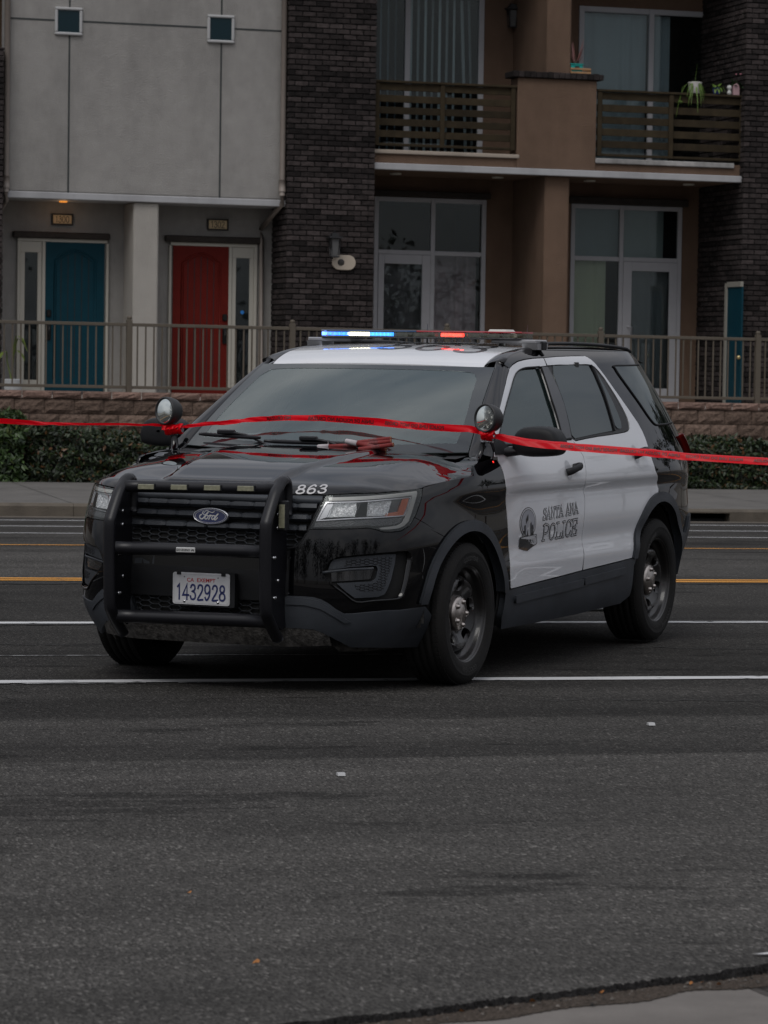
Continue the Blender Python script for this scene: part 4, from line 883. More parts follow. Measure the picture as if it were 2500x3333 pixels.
_B = [(.985,0),(.978,.28),(.945,.52),(.86,.70),(.72,.825),(.50,.915),(.25,.958),(0,.975),(-.45,.970),(-1.1,.970),(-1.8,.970),(-2.4,.974),(-2.865,.985),(-3.25,.965),(-3.6,.905),(-3.85,.785),(-4.0,.58),(-4.06,.3),(-4.075,0)]
_Bx = [(x, -y) for x, y in _B[3:0:-1]]+_B+[(x, -y) for x, y in _B[-2:-5:-1]]
_ch = np.concatenate([[0], np.cumsum(np.linalg.norm(np.diff(np.array(_Bx), axis=0), axis=1))]); _ch -= _ch[3]; UMAX = _ch[3+len(_B)-1]
_bs = Spl(_ch, _Bx)
_sideY = Spl([.15,.2,.3,.42,.5,.6,.75,.90,.965,1.0,1.06,1.12,1.18,1.24,1.32,1.45,1.57,1.62,1.66,1.69,1.72], [.87,.90,.945,.962,.965,.960,.958,.956,.962,.957,.941,.921,.897,.872,.838,.778,.716,.690,.660,.625,.55])
_fx = Spl([.15,.2,.3,.42,.6,.75,.85,.92,.97,1.05,1.2], [.90,.93,.975,1.0,1.0,.985,.965,.935,.90,.84,.75])
_fy = Spl([.15,.25,.35,.45,.6,.75,.85,.95,1.0,1.1,1.2], [.87,.925,.97,.992,1,.998,.985,.955,.94,.93,.93])
_rx = Spl([.15,.3,.5,.7,.85,1.0,1.13,1.243,1.4,1.587,1.72], [.82,.86,.95,1,.975,.965,.955,.88,.76,.60,.48])
def P(u, z):
    """body surface: u runs round the plan from the nose centre, z is height"""
    u = np.atleast_1d(np.asarray(u, float)); z = np.atleast_1d(np.asarray(z, float)); u, z = np.broadcast_arrays(u, z)
    b = _bs(u.ravel()); x, y = b[:, 0].copy(), b[:, 1].copy(); zz = z.ravel()
    sy_ = _sideY(np.clip(zz, .15, 1.72))[:, 0]/.965
    side = sstep(-.35, -.80, x)*sstep(-3.5, -3.0, x)
    # pressed shoulder line and lower swage on the doors
    d = -.013*np.exp(-((zz-.915)/.028)**2)-.006*np.exp(-((zz-.875)/.05)**2)-.010*np.exp(-((zz-.655)/.06)**2)+.006*np.exp(-((zz-.56)/.04)**2)
    wf = sstep(-.2, .5, x)
    y = y*(sy_*(1-wf*.35)+wf*.35*np.clip(sy_, .97, 1.2))*(1+wf*(_fy(np.clip(zz, .15, 1.2))[:, 0]-1)); y = y+np.sign(y)*d*side
    y = y*(1-.07*sstep(-3.15, -3.6, x)*sstep(.66, .34, zz))
    x = np.where(x > .2, .2+(x-.2)*_fx(np.clip(zz, .15, 1.2))[:, 0], x)
    x = np.where(x < -3., -3.+(x+3.)*_rx(np.clip(zz, .15, 1.72))[:, 0], x)
    return np.stack([x, y, zz], 1)
def PN(u, z, e=2e-3):
    a = P(u+e, z)-P(u-e, z); b = P(u, z+e)-P(u, z-e); n = np.cross(a, b); n /= np.linalg.norm(n, axis=1)[:, None]
    return -n if False else n
_t = PN(np.array([2.5]), np.array([.6])); SGN = 1 if _t[0, 1] > 0 else -1
def surfP(uv, off=0.):
    uv = np.asarray(uv, float); p = P(uv[:, 0], uv[:, 1]); n = PN(uv[:, 0], uv[:, 1])*SGN; return p+n*off, n
# ray casting from the camera on to the surface
_gu = np.arange(-.9, UMAX+.02, .02); _gz = np.arange(.18, 1.72, .02); _G = P(*[a.ravel() for a in np.meshgrid(_gu, _gz, indexing='ij')]); nz_ = len(_gz)
_F = [(i*nz_+j, (i+1)*nz_+j, (i+1)*nz_+j+1, i*nz_+j+1) for i in range(len(_gu)-1) for j in range(nz_-1)]
_bvh = BVHTree.FromPolygons([tuple(p) for p in _G], _F)
def uv_of(pt, fi):
    a = _F[fi][0]; u0, z0 = _gu[a//nz_], _gz[a % nz_]; q = np.array([u0+.01, z0+.01])
    for _ in range(8):
        p = P(q[0], q[1])[0]; e = pt-p; h = 1e-3; du = (P(q[0]+h, q[1])[0]-p)/h; dz = (P(q[0], q[1]+h)[0]-p)/h
        s_, *_r = np.linalg.lstsq(np.stack([du, dz], 1), e, rcond=None); q = q+np.clip(s_, -.05, .05)
    return q
def hit(k, x, y):
    d = dcar(ray(*px(k, x, y))); r = _bvh.ray_cast(Vector(OC), Vector(d))
    if r[0] is not None: return uv_of(np.array(r[0]), r[2])
    best = None; d = d/np.linalg.norm(d)
    for t in np.arange(13, 22, .04):
        q = _bvh.find_nearest(Vector(OC+d*t))
        if q[0] is not None and (best is None or q[3] < best[0]): best = (q[3], q[0], q[2])
    return uv_of(np.array(best[1]), best[2])
def tr(k, pts): return [hit(k, *p[:2]) for p in pts]
_tab = {}
def u_at(x, z):
    """u of the side point with this x at height z"""
    key = round(float(z), 2)
    if key not in _tab: uu = np.linspace(.9, UMAX-.5, 500); _tab[key] = (uu, P(uu, np.full(500, key))[:, 0])
    uu, xx = _tab[key]; return float(np.interp(-x, -xx, uu))

def inpoly(p, poly):
    x, y = p[:, 0], p[:, 1]; c = np.zeros(len(p), bool); n = len(poly); j = n-1
    for i in range(n):
        xi, yi = poly[i]; xj, yj = poly[j]
        c ^= ((yi > y) != (yj > y)) & (x < (xj-xi)*(y-yi)/((yj-yi) if yj != yi else 1e-12)+xi); j = i
    return c
def dens(poly, h):
    out = []; n = len(poly)
    for i in range(n):
        a, b = np.array(poly[i]), np.array(poly[(i+1) % n]); k = max(1, int(np.ceil(np.linalg.norm(b-a)/h)))
        out += [a+(b-a)*j/k for j in range(k)]
    return out
def offpoly(poly, d):
    """shrink a closed polygon by d"""
    p = np.array(poly, float); n = len(p); A = sum(p[i-1][0]*p[i][1]-p[i][0]*p[i-1][1] for i in range(n)); s_ = 1 if A > 0 else -1; out = []
    for i in range(n):
        a, b, c = p[i-1], p[i], p[(i+1) % n]; d1 = (b-a)/(np.linalg.norm(b-a)+1e-9); d2 = (c-b)/(np.linalg.norm(c-b)+1e-9)
        n1, n2 = np.array([-d1[1], d1[0]])*s_, np.array([-d2[1], d2[0]])*s_; m = n1+n2; l = m@m; out.append(b+m*d*(2/l if l > .6 else 1.5)*1.)
    return out
def panel(name, poly, mat, parent, off=0., depth=.014, holes=(), surf=surfP, h=.03, mirror=False, gap=0., hdepth=None, both=False, smooth_in=True):
    """a sheet cut from a surface along a 2d outline, with folded-in edges and any holes"""
    if both: return [panel(name, poly, mat, parent[0] if isinstance(parent, (list, tuple)) else parent, off, depth, holes, surf, h, False, gap, hdepth), panel(name, poly, mat, parent[1] if isinstance(parent, (list, tuple)) else parent, off, depth, holes, surf, h, True, gap, hdepth)]
    if gap: poly = offpoly(poly, gap)
    loops = [dens(poly, h*.8)]+[dens(q, h*.8) for q in holes]; V = []; E_ = []
    for lp in loops:
        o = len(V); V += lp; E_ += [(o+i, o+(i+1) % len(lp)) for i in range(len(lp))]
    nb = len(V); B_ = np.array(V); lo, hi = B_.min(0), B_.max(0)
    gx, gy = np.meshgrid(np.arange(lo[0]+h/2, hi[0], h), np.arange(lo[1]+h/2, hi[1], h)); g = np.stack([gx.ravel(), gy.ravel()], 1)
    g = g+np.stack([((np.round((g[:, 1]-lo[1])/h) % 2)*.5*h), 0*g[:, 1]], 1)
    if len(g):
        m = inpoly(g, loops[0])
        for q in loops[1:]: m &= ~inpoly(g, q)
        g = g[m]
    if len(g):
        dmin = np.min(((g[:, None, :]-B_[None])**2).sum(2), axis=1)**.5; g = g[dmin > h*.42]
    allp = np.vstack([B_, g]) if len(g) else B_
    r = delaunay_2d_cdt([Vector(p) for p in allp], E_, [], 0, 1e-6); vs = np.array([tuple(v) for v in r[0]]); fs = [tuple(f) for f in r[2]]
    cen = np.array([vs[list(f)].mean(0) for f in fs]); ok = inpoly(cen, loops[0])
    for q in loops[1:]: ok &= ~inpoly(cen, q)
    fs = [f for f, k in zip(fs, ok) if k]; pts, nr = surf(vs, off); pts = list(pts); nr = list(nr)
    # orient
    a, b, c = [pts[i] for i in fs[0]]
    if np.cross(b-a, c-a)@nr[fs[0][0]] < 0: fs = [tuple(reversed(f)) for f in fs]
    for li, lp in enumerate(loops):
        L_ = np.array(lp); top, n_ = surf(L_, off); dd = depth if li == 0 or hdepth is None else hdepth; bot = top-n_*dd; n = len(lp); o = len(pts)
        A = sum(L_[i-1][0]*L_[i][1]-L_[i][0]*L_[i-1][1] for i in range(n)); tang = np.roll(top, -1, 0)-np.roll(top, 1, 0); out_ = np.cross(tang, n_); out_ /= np.linalg.norm(out_, axis=1)[:, None]+1e-12
        # point the edge normals away from the sheet
        mid = L_[0]; tst = top[0]+out_[0]*.004
        s_ = 1
        q2 = surf((L_[:1]+np.array([[1e-4, 0]])), off)[0][0]-top[0]; q3 = surf((L_[:1]+np.array([[0, 1e-4]])), off)[0][0]-top[0]
        w = np.linalg.lstsq(np.stack([q2, q3], 1), out_[0]*1e-4, rcond=None)[0]*30+L_[0]
        inside = inpoly(np.array([w]), loops[0])[0] and not any(inpoly(np.array([w]), q)[0] for q in loops[1:])
        if inside: s_ = -1
        out_ = out_*s_
        pts += list(top)+list(bot); tn = out_*.75+n_*.65; tn /= np.linalg.norm(tn, axis=1)[:, None]; nr += list(tn)+list(out_)
        for i in range(n):
            j = (i+1) % n; f = (o+i, o+j, o+n+j, o+n+i); e = np.cross(pts[f[1]]-pts[f[0]], pts[f[2]]-pts[f[0]])
            fs.append(f if e@out_[i] > 0 else tuple(reversed(f)))
    pts, nr = np.array(pts), np.array(nr)
    if mirror: pts = pts*np.array([1, -1, 1]); nr = nr*np.array([1, -1, 1]); fs = [tuple(reversed(f)) for f in fs]
    mb = MB(); mb.add(pts, fs, True); return build(name, mb, mat, parent, local=True, nrm=nr)
def mirrored(name, src, mat, parent):
    """mirror copy of a mesh part on the other flank"""
    V = np.array([v.co for v in src.data.vertices])+np.array(src.location); mb = MB(); mb.add(V*np.array([1, -1, 1]), [tuple(reversed(p.vertices)) for p in src.data.polygons])
    mb.m = [(p.material_index, p.use_smooth) for p in src.data.polygons]; return build(name, mb, [m for m in src.data.materials], parent, local=True)
def both(name, fn, mat, parents):
    mb = MB(); fn(mb); o = build(name, mb, mat, parents[0], local=True); return [o, mirrored(name, o, mat, parents[1])]

# materials
def carpaint(name, col, flake=0.):
    m = M(name, col, .5, coat=1., coatr=.02, spec=flake, var=.03, vs=2); nt = m.node_tree; b = nt.nodes['Principled BSDF']; L = nt.links
    tcn = [n for n in nt.nodes if n.type == 'TEX_COORD'][0]; n = N(nt, 'ShaderNodeTexNoise'); n.inputs['Scale'].default_value = 6; n.inputs['Detail'].default_value = 6; n.inputs['Roughness'].default_value = .65; L.new(tcn.outputs['Object'], n.inputs['Vector'])
    r = N(nt, 'ShaderNodeMapRange'); r.inputs[1].default_value = .35; r.inputs[2].default_value = .75; r.inputs[3].default_value = .006; r.inputs[4].default_value = .045; L.new(n.outputs[0], r.inputs[0]); L.new(r.outputs[0], b.inputs['Coat Roughness'])
    return m
BLK_P = carpaint('black_car_paint', (.0014, .0014, .0020)); WHT_P = carpaint('white_car_paint', (.63, .64, .66), .3)
PLA = M('black_plastic', (.009, .0095, .011), .55, spec=.3, var=.25, vs=6, bump=.12, bs=300); PLG = M('grey_plastic', (.038, .0425, .050), .5, spec=.35, var=.3, vs=5, bump=.15, bs=300, grime=.2)
PLG_D = M('dusty_plastic', (.050, .047, .044), .85, spec=.2, var=.85, vs=34, bump=.4, bs=90, detail=8); SAT = M('satin_black_tube', (.007, .007, .009), .36, spec=.35, var=.1)
RUB = M('tyre_rubber', (.011, .0105, .010), .8, spec=.25, var=.25, vs=9, bump=.2, bs=120); STL = M('black_steel_wheel', (.009, .008, .0078), .34, metal=.1, coat=.35, var=.3, vs=9); HUBM = M('dulled_chrome', (.44, .40, .37), .28, metal=1., var=.3, vs=30); CHR = M('chrome', (.55, .55, .56), .16, metal=1., var=.15, vs=12)
INN = M('shell_black', (.006, .006, .006), .9); GWS = glass_mat('windscreen_glass', (.026, .042, .040), .45, .012, 2.1); GSD = glass_mat('side_glass', (.010, .018, .017), .22, .015, 1.8); GTN = glass_mat('privacy_glass', (.004, .004, .005), .0, .02, 1.75)
CLR = glass_mat('clear_lens', (.3, .3, .3), .92, .02, 1.45); RED = M('red_lens', (.35, .008, .006), .2, coat=1); AMB = M('amber_lens', (.55, .10, .01), .25, coat=.6)
SILV = M('reflector_silver', (.55, .56, .58), .22, metal=.9, bump=.5, bs=45); LGT = M('light_guide', (.50, .50, .47), .3, coat=.5)

yawrot = math.atan2(-cY, -sY)
car = thing('police_car', 'black and white police sport-utility car with blue and red roof lights, parked across the street', 'police car', (TX, DIST, 0)); car.rotation_euler = (0, 0, yawrot)

HUB_Z = .352; WB = -2.865
def arcp(cx, cz, a, b, z0, z1, n=40):
    """arch from front foot over the top to the rear foot, in (x, z)"""
    q0 = math.asin(max(-1, min(1, (z0-cz)/b))); q1 = math.asin(max(-1, min(1, (z1-cz)/b))); return [(cx+a*math.cos(t), cz+b*math.sin(t)) for t in np.linspace(q0, math.pi-q1, n)]
def xz(pts): return [np.array([u_at(x, z), z]) for x, z in pts]
AF_o = arcp(.0, .355, .500, .462, .43, .43); AF_i = arcp(.0, .355, .445, .408, .43, .43); AR_o = arcp(WB, .37, .500, .490, .50, .36); AR_i = arcp(WB, .37, .445, .434, .50, .36)

# -- floor, wheel wells, black inner shell added to block light and darken seams
def shell():
    mb = MB(); us = np.linspace(-UMAX, UMAX, 260); zs = np.linspace(.27, 1.10, 22); g = []
    for u in us:
        s_ = 1 if u >= 0 else -1; x_ = P(abs(u), .9)[0][0]; zq = .27+(zs-.27)/.83*(np.interp(x_, [-.6, -.3, .3, .6], [1.10, 1.02, .95, .90])-.27); r_, n_ = surfP(np.stack([np.full(len(zs), abs(u)), zq], 1), -.03); r_ = r_*np.array([1, s_, 1]); g.append(r_)
    g = np.array(g); fs = []; n, m = g.shape[:2]
    for i in range(n-1):
        for j in range(m-1):
            c = g[i:i+2, j:j+2].reshape(-1, 3).mean(0)
            if any(((c[0]-x0)/.46)**2+((c[2]-z0)/.44)**2 < 1 for x0, z0 in ((0, .355), (WB, .37))) and abs(c[1]) > .5: continue
            fs.append((i*m+j, (i+1)*m+j, (i+1)*m+j+1, i*m+j+1))
    mb.add(g.reshape(-1, 3), fs)
    for y0, y1 in ((-.62, .62),): mb.box((-3.75, y0, .24), (.80, y1, .30))
    mb.box((-2.4, -.88, .25), (-.46, .88, .31)); mb.box((-3.80, -.66, .30), (-3.36, .66, .4)); mb.box((-.42, -.8, .31), (-.40, .8, 1.06)); mb.box((.49, -.60, .25), (.72, .60, .3))
    for x0, z0 in ((0, .355), (WB, .37)):
        for s_ in (-1, 1):
            A = [(x0+.455*math.cos(t), z0+.43*math.sin(t)) for t in np.linspace(-.1, math.pi+.1, 24)]
            mb.grid([[(x, s_*y, z) for y in (.60, .90)] for x, z in A], flip=s_ > 0); mb.add([(x, s_*.60, z) for x, z in A]+[(x0+.45, s_*.6, .25), (x0-.45, s_*.6, .25)][::-1], [tuple(range(len(A)+2))])
    return mb
build('chassis_blackout', shell(), INN, car, local=True)
LINER = M('liner_plastic', (.018, .017, .016), .8, var=.3, bump=.3)
for x0, z0, a_ in ((0, .355, .45), (WB, .37, .45)): both('wheel_liner', lambda mb: mb.grid([[(x0+a_*math.cos(t), y, z0+.43*math.sin(t)) for y in (.70, .80, .915)] for t in np.linspace(-.05, math.pi+.12, 30)], flip=True), LINER, (car, car))

# -- doors ------------------------------------------------------------
fd_out = [('ZS',1157,316),('ZS',1060,322),('ZS',985,333),('ZS',925,350),('ZS',885,378),('ZS',856,415),('ZS',835,480),('ZS',812,580),('ZS',788,680),('ZS',765,775),('ZS',742,880),('ZS',722,980),('ZS',704,1080),('ZM',690,720),('ZM',698,790),('ZM',730,825),('ZM',765,880),('ZM',790,940),('ZM',808,1010),('ZM',820,1100),('Z3',192,1050),('Z3',196,1200),('Z3',203,1330),('Z3',211,1450),('Z3',216,1560),('Z3',219,1668)]
fd_bot = [('Z3',330,1639),('Z3',450,1608),('Z3',560,1580),('Z3',664,1552)]
seam = [('Z3',667,1400),('Z3',674,1250),('Z3',681,1100),('Z3',686,985),('Z3',685,900),('Z3',670,835),('Z3',640,785),('Z3',612,748)]
H = lambda L_: [hit(*p) for p in L_]
seam_u = H(seam); bs_ = H([('ZS',1413,1046),('ZS',1385,905),('ZS',1345,740),('ZS',1290,590),('ZS',1235,470),('ZS',1190,392),('ZS',1157,316)])
win_f = [('ZS',1375,1050),('ZS',1340,1053),('ZS',1100,1075),('ZS',900,1096),('ZS',742,1108),('ZS',752,1030),('ZS',775,935),('ZS',803,815),('ZS',828,720),('ZS',857,620),('ZS',887,512),('ZS',912,455),('ZS',948,423),('ZS',1000,407),('ZS',1060,402),('ZS',1122,398),('ZS',1188,391)]
fdo = H(fd_out+fd_bot)+seam_u
fdoor_poly = fdo+[bs_[0]]+H(win_f)+[bs_[6]][0:0]
doorsF = panel('front_door', fdoor_poly, WHT_P, car, 0, .022, h=.028, both=True, gap=.0025)
for d_, l_ in zip(doorsF, ('white front door lettered SANTA ANA POLICE', 'plain white front door on the far side')): tag(d_, l_)
bpil = H([('ZS',1413,1046),('ZS',1385,905),('ZS',1345,740),('ZS',1290,590),('ZS',1235,470),('ZS',1192,393),('ZS',1126,399),('ZS',1150,455),('ZS',1180,545),('ZS',1222,680),('ZS',1262,800),('ZS',1296,920),('ZS',1326,1052),('ZS',1375,1049)])
panel('pillar_cover', bpil, M('pillar_gloss', (.012, .012, .014), .35, coat=.4), doorsF, .002, .02, h=.03, both=True, gap=.002)
gwin = H([('ZS',1128,400),('ZS',1060,404),('ZS',1000,409),('ZS',950,425),('ZS',914,457),('ZS',889,514),('ZS',859,622),('ZS',830,722),('ZS',805,817),('ZS',777,937),('ZS',754,1032),('ZS',744,1104),('ZS',900,1092),('ZS',1100,1071),('ZS',1322,1050),('ZS',1296,920),('ZS',1262,800),('ZS',1222,680),('ZS',1180,545),('ZS',1150,455)])
panel('window', gwin, GSD, doorsF, -.010, .003, h=.05, both=True)
def strip(name, pts, r, mat, parents, off=.002, sc=(1, .5), n=8, closed=False):
    p, nn = surfP(np.array(catm(pts, 3)), off); mb = MB(); mb.tube(p, r, n, sc=(sc[1], sc[0]), up=(0, 0, 1)); o = build(name, mb, mat, parents[0], local=True); return [o, mirrored(name, o, mat, parents[1])]
strip('belt_seal', H([('ZS',1405,1048),('ZS',1300,1056),('ZS',1100,1077),('ZS',900,1098),('ZS',745,1112)]), .008, PLA, doorsF)
strip('window_seal', H([('ZS',1120,399),('ZS',1060,403),('ZS',1000,408),('ZS',950,424),('ZS',913,456),('ZS',888,513),('ZS',858,621),('ZS',829,721),('ZS',804,816),('ZS',776,936),('ZS',752,1040)]), .005, PLA, doorsF)
strip('window_seal', H([('ZS',1128,400),('ZS',1150,455),('ZS',1180,545),('ZS',1222,680),('ZS',1262,800),('ZS',1296,920),('ZS',1328,1050)]), .007, PLA, doorsF, .004)
# rear door
rd_top = H([('ZS',1161,315),('ZS',1280,305),('ZS',1400,300),('ZS',1480,299),('ZS',1540,304),('ZR',170,368),('ZR',210,380),('ZR',250,405),('ZR',300,452),('ZR',350,514),('ZR',400,580),('ZR',500,722),('ZR',600,862),('ZR',700,1005),('ZR',770,1108),('ZR',820,1200),('ZR',858,1290),('ZR',890,1395),('ZR',930,1520),('ZR',968,1645),('ZR',992,1740),('ZR',1000,1840)])
arcR = xz([p for p in arcp(WB, .37, .478, .468, .50, .36, 60) if p[0] > P(rd_top[-1][0], rd_top[-1][1])[0][0]+.01])[::-1]
rd_low = [np.array([arcR[-1][0], .490])]+H([('Z3',1000,1467),('Z3',880,1499),('Z3',780,1524),('Z3',669,1551)])
wr_in = H([('ZR',80,1310),('ZR',200,1284),('ZR',320,1262),('ZR',450,1244),('ZR',560,1226),('ZR',630,1213),('ZR',664,1196),('ZR',677,1165),('ZR',672,1110),('ZR',648,1040),('ZR',604,952),('ZR',540,838),('ZR',470,726),('ZR',400,618),('ZR',340,542),('ZR',290,490),('ZR',250,470),('ZR',200,464),('ZR',0,464),('ZS',1400,379),('ZS',1300,381),('ZS',1194,388)])
rdoor_poly = rd_top+arcR+rd_low+[s_ for s_ in seam_u]+[bs_[0]]+wr_in+[bs_[6]][0:0]
doorsR = panel('rear_door', rdoor_poly, WHT_P, car, 0, .022, h=.028, both=True, gap=.0025)
surr = [bs_[0]]+wr_in+[bs_[5], bs_[4], bs_[3], bs_[2], bs_[1]]
panel('window_surround', surr, M('surround_rubber', (.016, .016, .017), .5), doorsR, -.004, .02, h=.035, both=True, gap=.003)
rg = H([('ZS',1242,389),('ZS',1400,384),('ZS',1575,388),('ZR',236,480),('ZR',290,590),('ZR',330,680),('ZR',372,790),('ZR',406,890),('ZR',440,1000),('ZR',470,1110),('ZR',494,1196),('ZR',400,1214),('ZR',240,1246),('ZR',80,1281),('ZS',1445,1046),('ZS',1412,1010),('ZS',1385,880),('ZS',1342,720),('ZS',1290,575),('ZS',1250,470)])
panel('window', rg, GTN, doorsR, .001, .004, h=.05, both=True)
rg2 = H([('ZR',272,500),('ZR',330,580),('ZR',400,700),('ZR',460,815),('ZR',520,940),('ZR',560,1040),('ZR',584,1110),('ZR',588,1165),('ZR',570,1178),('ZR',545,1170),('ZR',518,1140),('ZR',496,1070),('ZR',462,960),('ZR',420,830),('ZR',372,715),('ZR',320,590)])
panel('quarter_light', rg2, GTN, doorsR, .001, .004, h=.05, both=True)
strip('window_bar', H([('ZR',240,474),('ZR',300,585),('ZR',350,700),('ZR',400,825),('ZR',440,950),('ZR',478,1080),('ZR',508,1198)]), .009, PLA, doorsR, .004)
# handles
def handle(cx, cz):
    def f(mb):
        u = u_at(cx, cz); p, n = surfP(np.array([[u, cz]]), 0); p, n = p[0], n[0]; t = np.array([-1., 0, .03]); pts = [p+t*a+n*b+np.array((0, 0, c)) for a, b, c in ((-.085, .012, -.012), (-.065, .038, -.010), (0, .045, 0), (.065, .038, .008), (.085, .012, .010))]
        mb.tube(catm(pts, 4), .017, 10, sc=(.7, 1.15), up=(0, 0, 1))
    return f
hc = [(P(*hit('Z3', 590, 922))[0]), (P(*hit('ZR', 765, 1455))[0])]
for c, par in zip(hc, (doorsF, doorsR)):
    hd_ = both('door_handle', handle(c[0], c[2]), PLA, par)
    def lockc(mb, c=c): u = u_at(c[0], c[2]); p, n = surfP(np.array([[u, c[2]]]), 0); p, n = p[0], n[0]; t = np.array([-1., 0, .03]); mb.tube([p+t*.06+np.array((0, 0, .008)), p+t*.06+n*.034+np.array((0, 0, .008))], .022, 12)
    both('lock_cover', lockc, PLA, hd_)
    def cup(mb, c=c):
        u = u_at(c[0]+.03, c[2]); n = 20
        for s_, r_ in ((1, 1),):
            L_ = [np.array([u+.045*math.cos(q), c[2]+.052*math.sin(q)]) for q in np.linspace(0, 2*math.pi, n, endpoint=False)]; p, nn = surfP(np.array(L_), .0008); p2, n2 = surfP(np.array([[u, c[2]]]), -.0)
            mb.add(list(p)+[p2[0]+n2[0]*.0006], [(i, (i+1) % n, n) for i in range(n)][::1], True)
    both('handle_recess_shade', cup, M('recess_shade_white', (.40, .41, .43), .3, coat=.5), par)  # flat disc on the door; its darker white paints the hollow's shade

# -- black side body: band over the doors, D pillar, quarter and tail -----------------
rdt = [p for p in rd_top]
top_z = 1.665
side_top = [np.array([u_at(x, top_z), top_z]) for x in np.linspace(-1.10, -3.0, 20)]
over = H([('ZS',853,412),('ZS',882,376),('ZS',923,347),('ZS',983,330),('ZS',1060,319)])
q_in = over+rdt[:22]
tail_u = np.linspace(side_top[-1][0]+.05, UMAX, 30)
arcQ = xz([p for p in arcp(WB, .37, .478, .468, .50, .42, 60) if p[0] < P(rdt[-1][0], rdt[-1][1])[0][0]-.005])
qg = H([('ZR',505,485),('ZR',600,480),('ZR',700,476),('ZR',772,474),('ZR',830,560),('ZR',900,665),('ZR',970,780),('ZR',1040,905),('ZR',1095,1010),('ZR',1140,1108),('ZR',1060,1122),('ZR',985,1130),('ZR',955,1120),('ZR',915,1080),('ZR',860,1005),('ZR',780,890),('ZR',690,765),('ZR',600,640),('ZR',545,560),('ZR',515,510)])
panel('quarter_window', qg, GTN, car, .002, .006, h=.04, both=True)
strip('quarter_window_seal', H([('ZR',775,472),('ZR',600,478),('ZR',500,482),('ZR',518,515),('ZR',548,565),('ZR',605,645),('ZR',695,770),('ZR',785,895),('ZR',862,1010),('ZR',917,1085),('ZR',955,1125),('ZR',985,1135),('ZR',1060,1127),('ZR',1140,1113)]), .006, PLA, (car, car), .003, (1, .6))
tl = H([('ZR',1195,1238),('ZR',1240,1240),('ZR',1300,1243),('ZR',1312,1290),('ZR',1300,1390),('ZR',1270,1395),('ZR',1250,1360),('ZR',1225,1300)])
tlp = [np.array([u_at(-3.50, 1.17), 1.17]), np.array([u_at(-3.50, 1.17)+.33, 1.165]), np.array([u_at(-3.5, 1.17)+.34, 1.02]), np.array([u_at(-3.5, 1.17)+.26, .99]), np.array([u_at(-3.5, 1.17)+.12, 1.06])]
panel('tail_light', tlp, RED, car, .030, .04, h=.03, both=True)
rb = xz([p for p in arcp(WB, .37, .47, .46, .50, .36, 60) if p[0] < -3.20])
rbp = [np.array([u_at(-3.42, .60), .60]), np.array([u_at(-3.52, .69), .69])]+[np.array([u, .70]) for u in np.linspace(u_at(-3.6, .7), UMAX, 16)]+[np.array([UMAX, z]) for z in (.6, .45, .33)]+[np.array([u, .33]) for u in np.linspace(UMAX-.1, u_at(-3.38, .34)+.04, 12)]+[p for p in rb[::-1] if p[1] < .60]
panel('rear_bumper', rbp, PLG, car, .012, .03, h=.035, both=True)
# rear window and tailgate details, unseen from the street side
mb = MB()
g = [[P(u, z)[0]+np.array((-.004, 0, 0)) for z in np.linspace(1.22, 1.56, 6)] for u in np.linspace(UMAX-.52, UMAX, 12)]
mb.grid(g); o = build('rear_window', mb, GTN, car, local=True); 
mb = MB(); mb.grid(np.array(g)*np.array([1, -1, 1]), flip=True); build('rear_window', mb, GTN, car, local=True)

# -- rockers -----------------------------------------------------------
rk = H([('Z3',219,1671),('Z3',330,1642),('Z3',450,1611),('Z3',560,1583),('Z3',664,1555),('Z3',780,1527),('Z3',880,1502),('Z3',1000,1470)])
rka = xz([p for p in arcp(WB, .37, .462, .45, .50, .25, 50) if p[0] > WB and p[1] < .50])[::-1]; fka = xz([p for p in arcp(0, .355, .462, .43, .25, .25, 50) if p[0] < 0 and p[1] < .43])
rk_poly = rk+[p for p in [np.array([u_at(WB+.455, z), z]) for z in (.46, .40, .34, .29)]]+[np.array([u_at(-2.3, .25), .252]), np.array([u_at(-1.6, .24), .238]), np.array([u_at(-.9, .235), .236]), np.array([u_at(-.52, .24), .238])]+[np.array([u_at(-.462, .3), .30]), np.array([u_at(-.468, .4), .40])]+[np.array([u_at(-.47, .43), .435])]
panel('rocker_panel', rk_poly, PLG, car, .006, .03, h=.03, both=True, gap=.001)
for a, b_, w in ((('Z3',228,1733), ('Z3',655,1628), .038), (('Z3',660,1620), ('Z3',920,1552), .038)):
    p, q = hit(*a), hit(*b_); L_ = [np.array([p[0]+.01, p[1]-w/2]), np.array([p[0], p[1]+w/2]), np.array([q[0], q[1]+w/2]), np.array([q[0], q[1]-w/2])]; panel('rocker_moulding', L_, PLG, car, .020, .016, h=.04, both=True)
# -- wheel arch trims -----------------------------------------------------
for Ao, Ai in ((AF_o, AF_i), (AR_o, AR_i)):
    panel('wheel_arch_trim', xz(Ao)+xz(Ai)[::-1], PLG, car, .016, .05, h=.018, both=True)

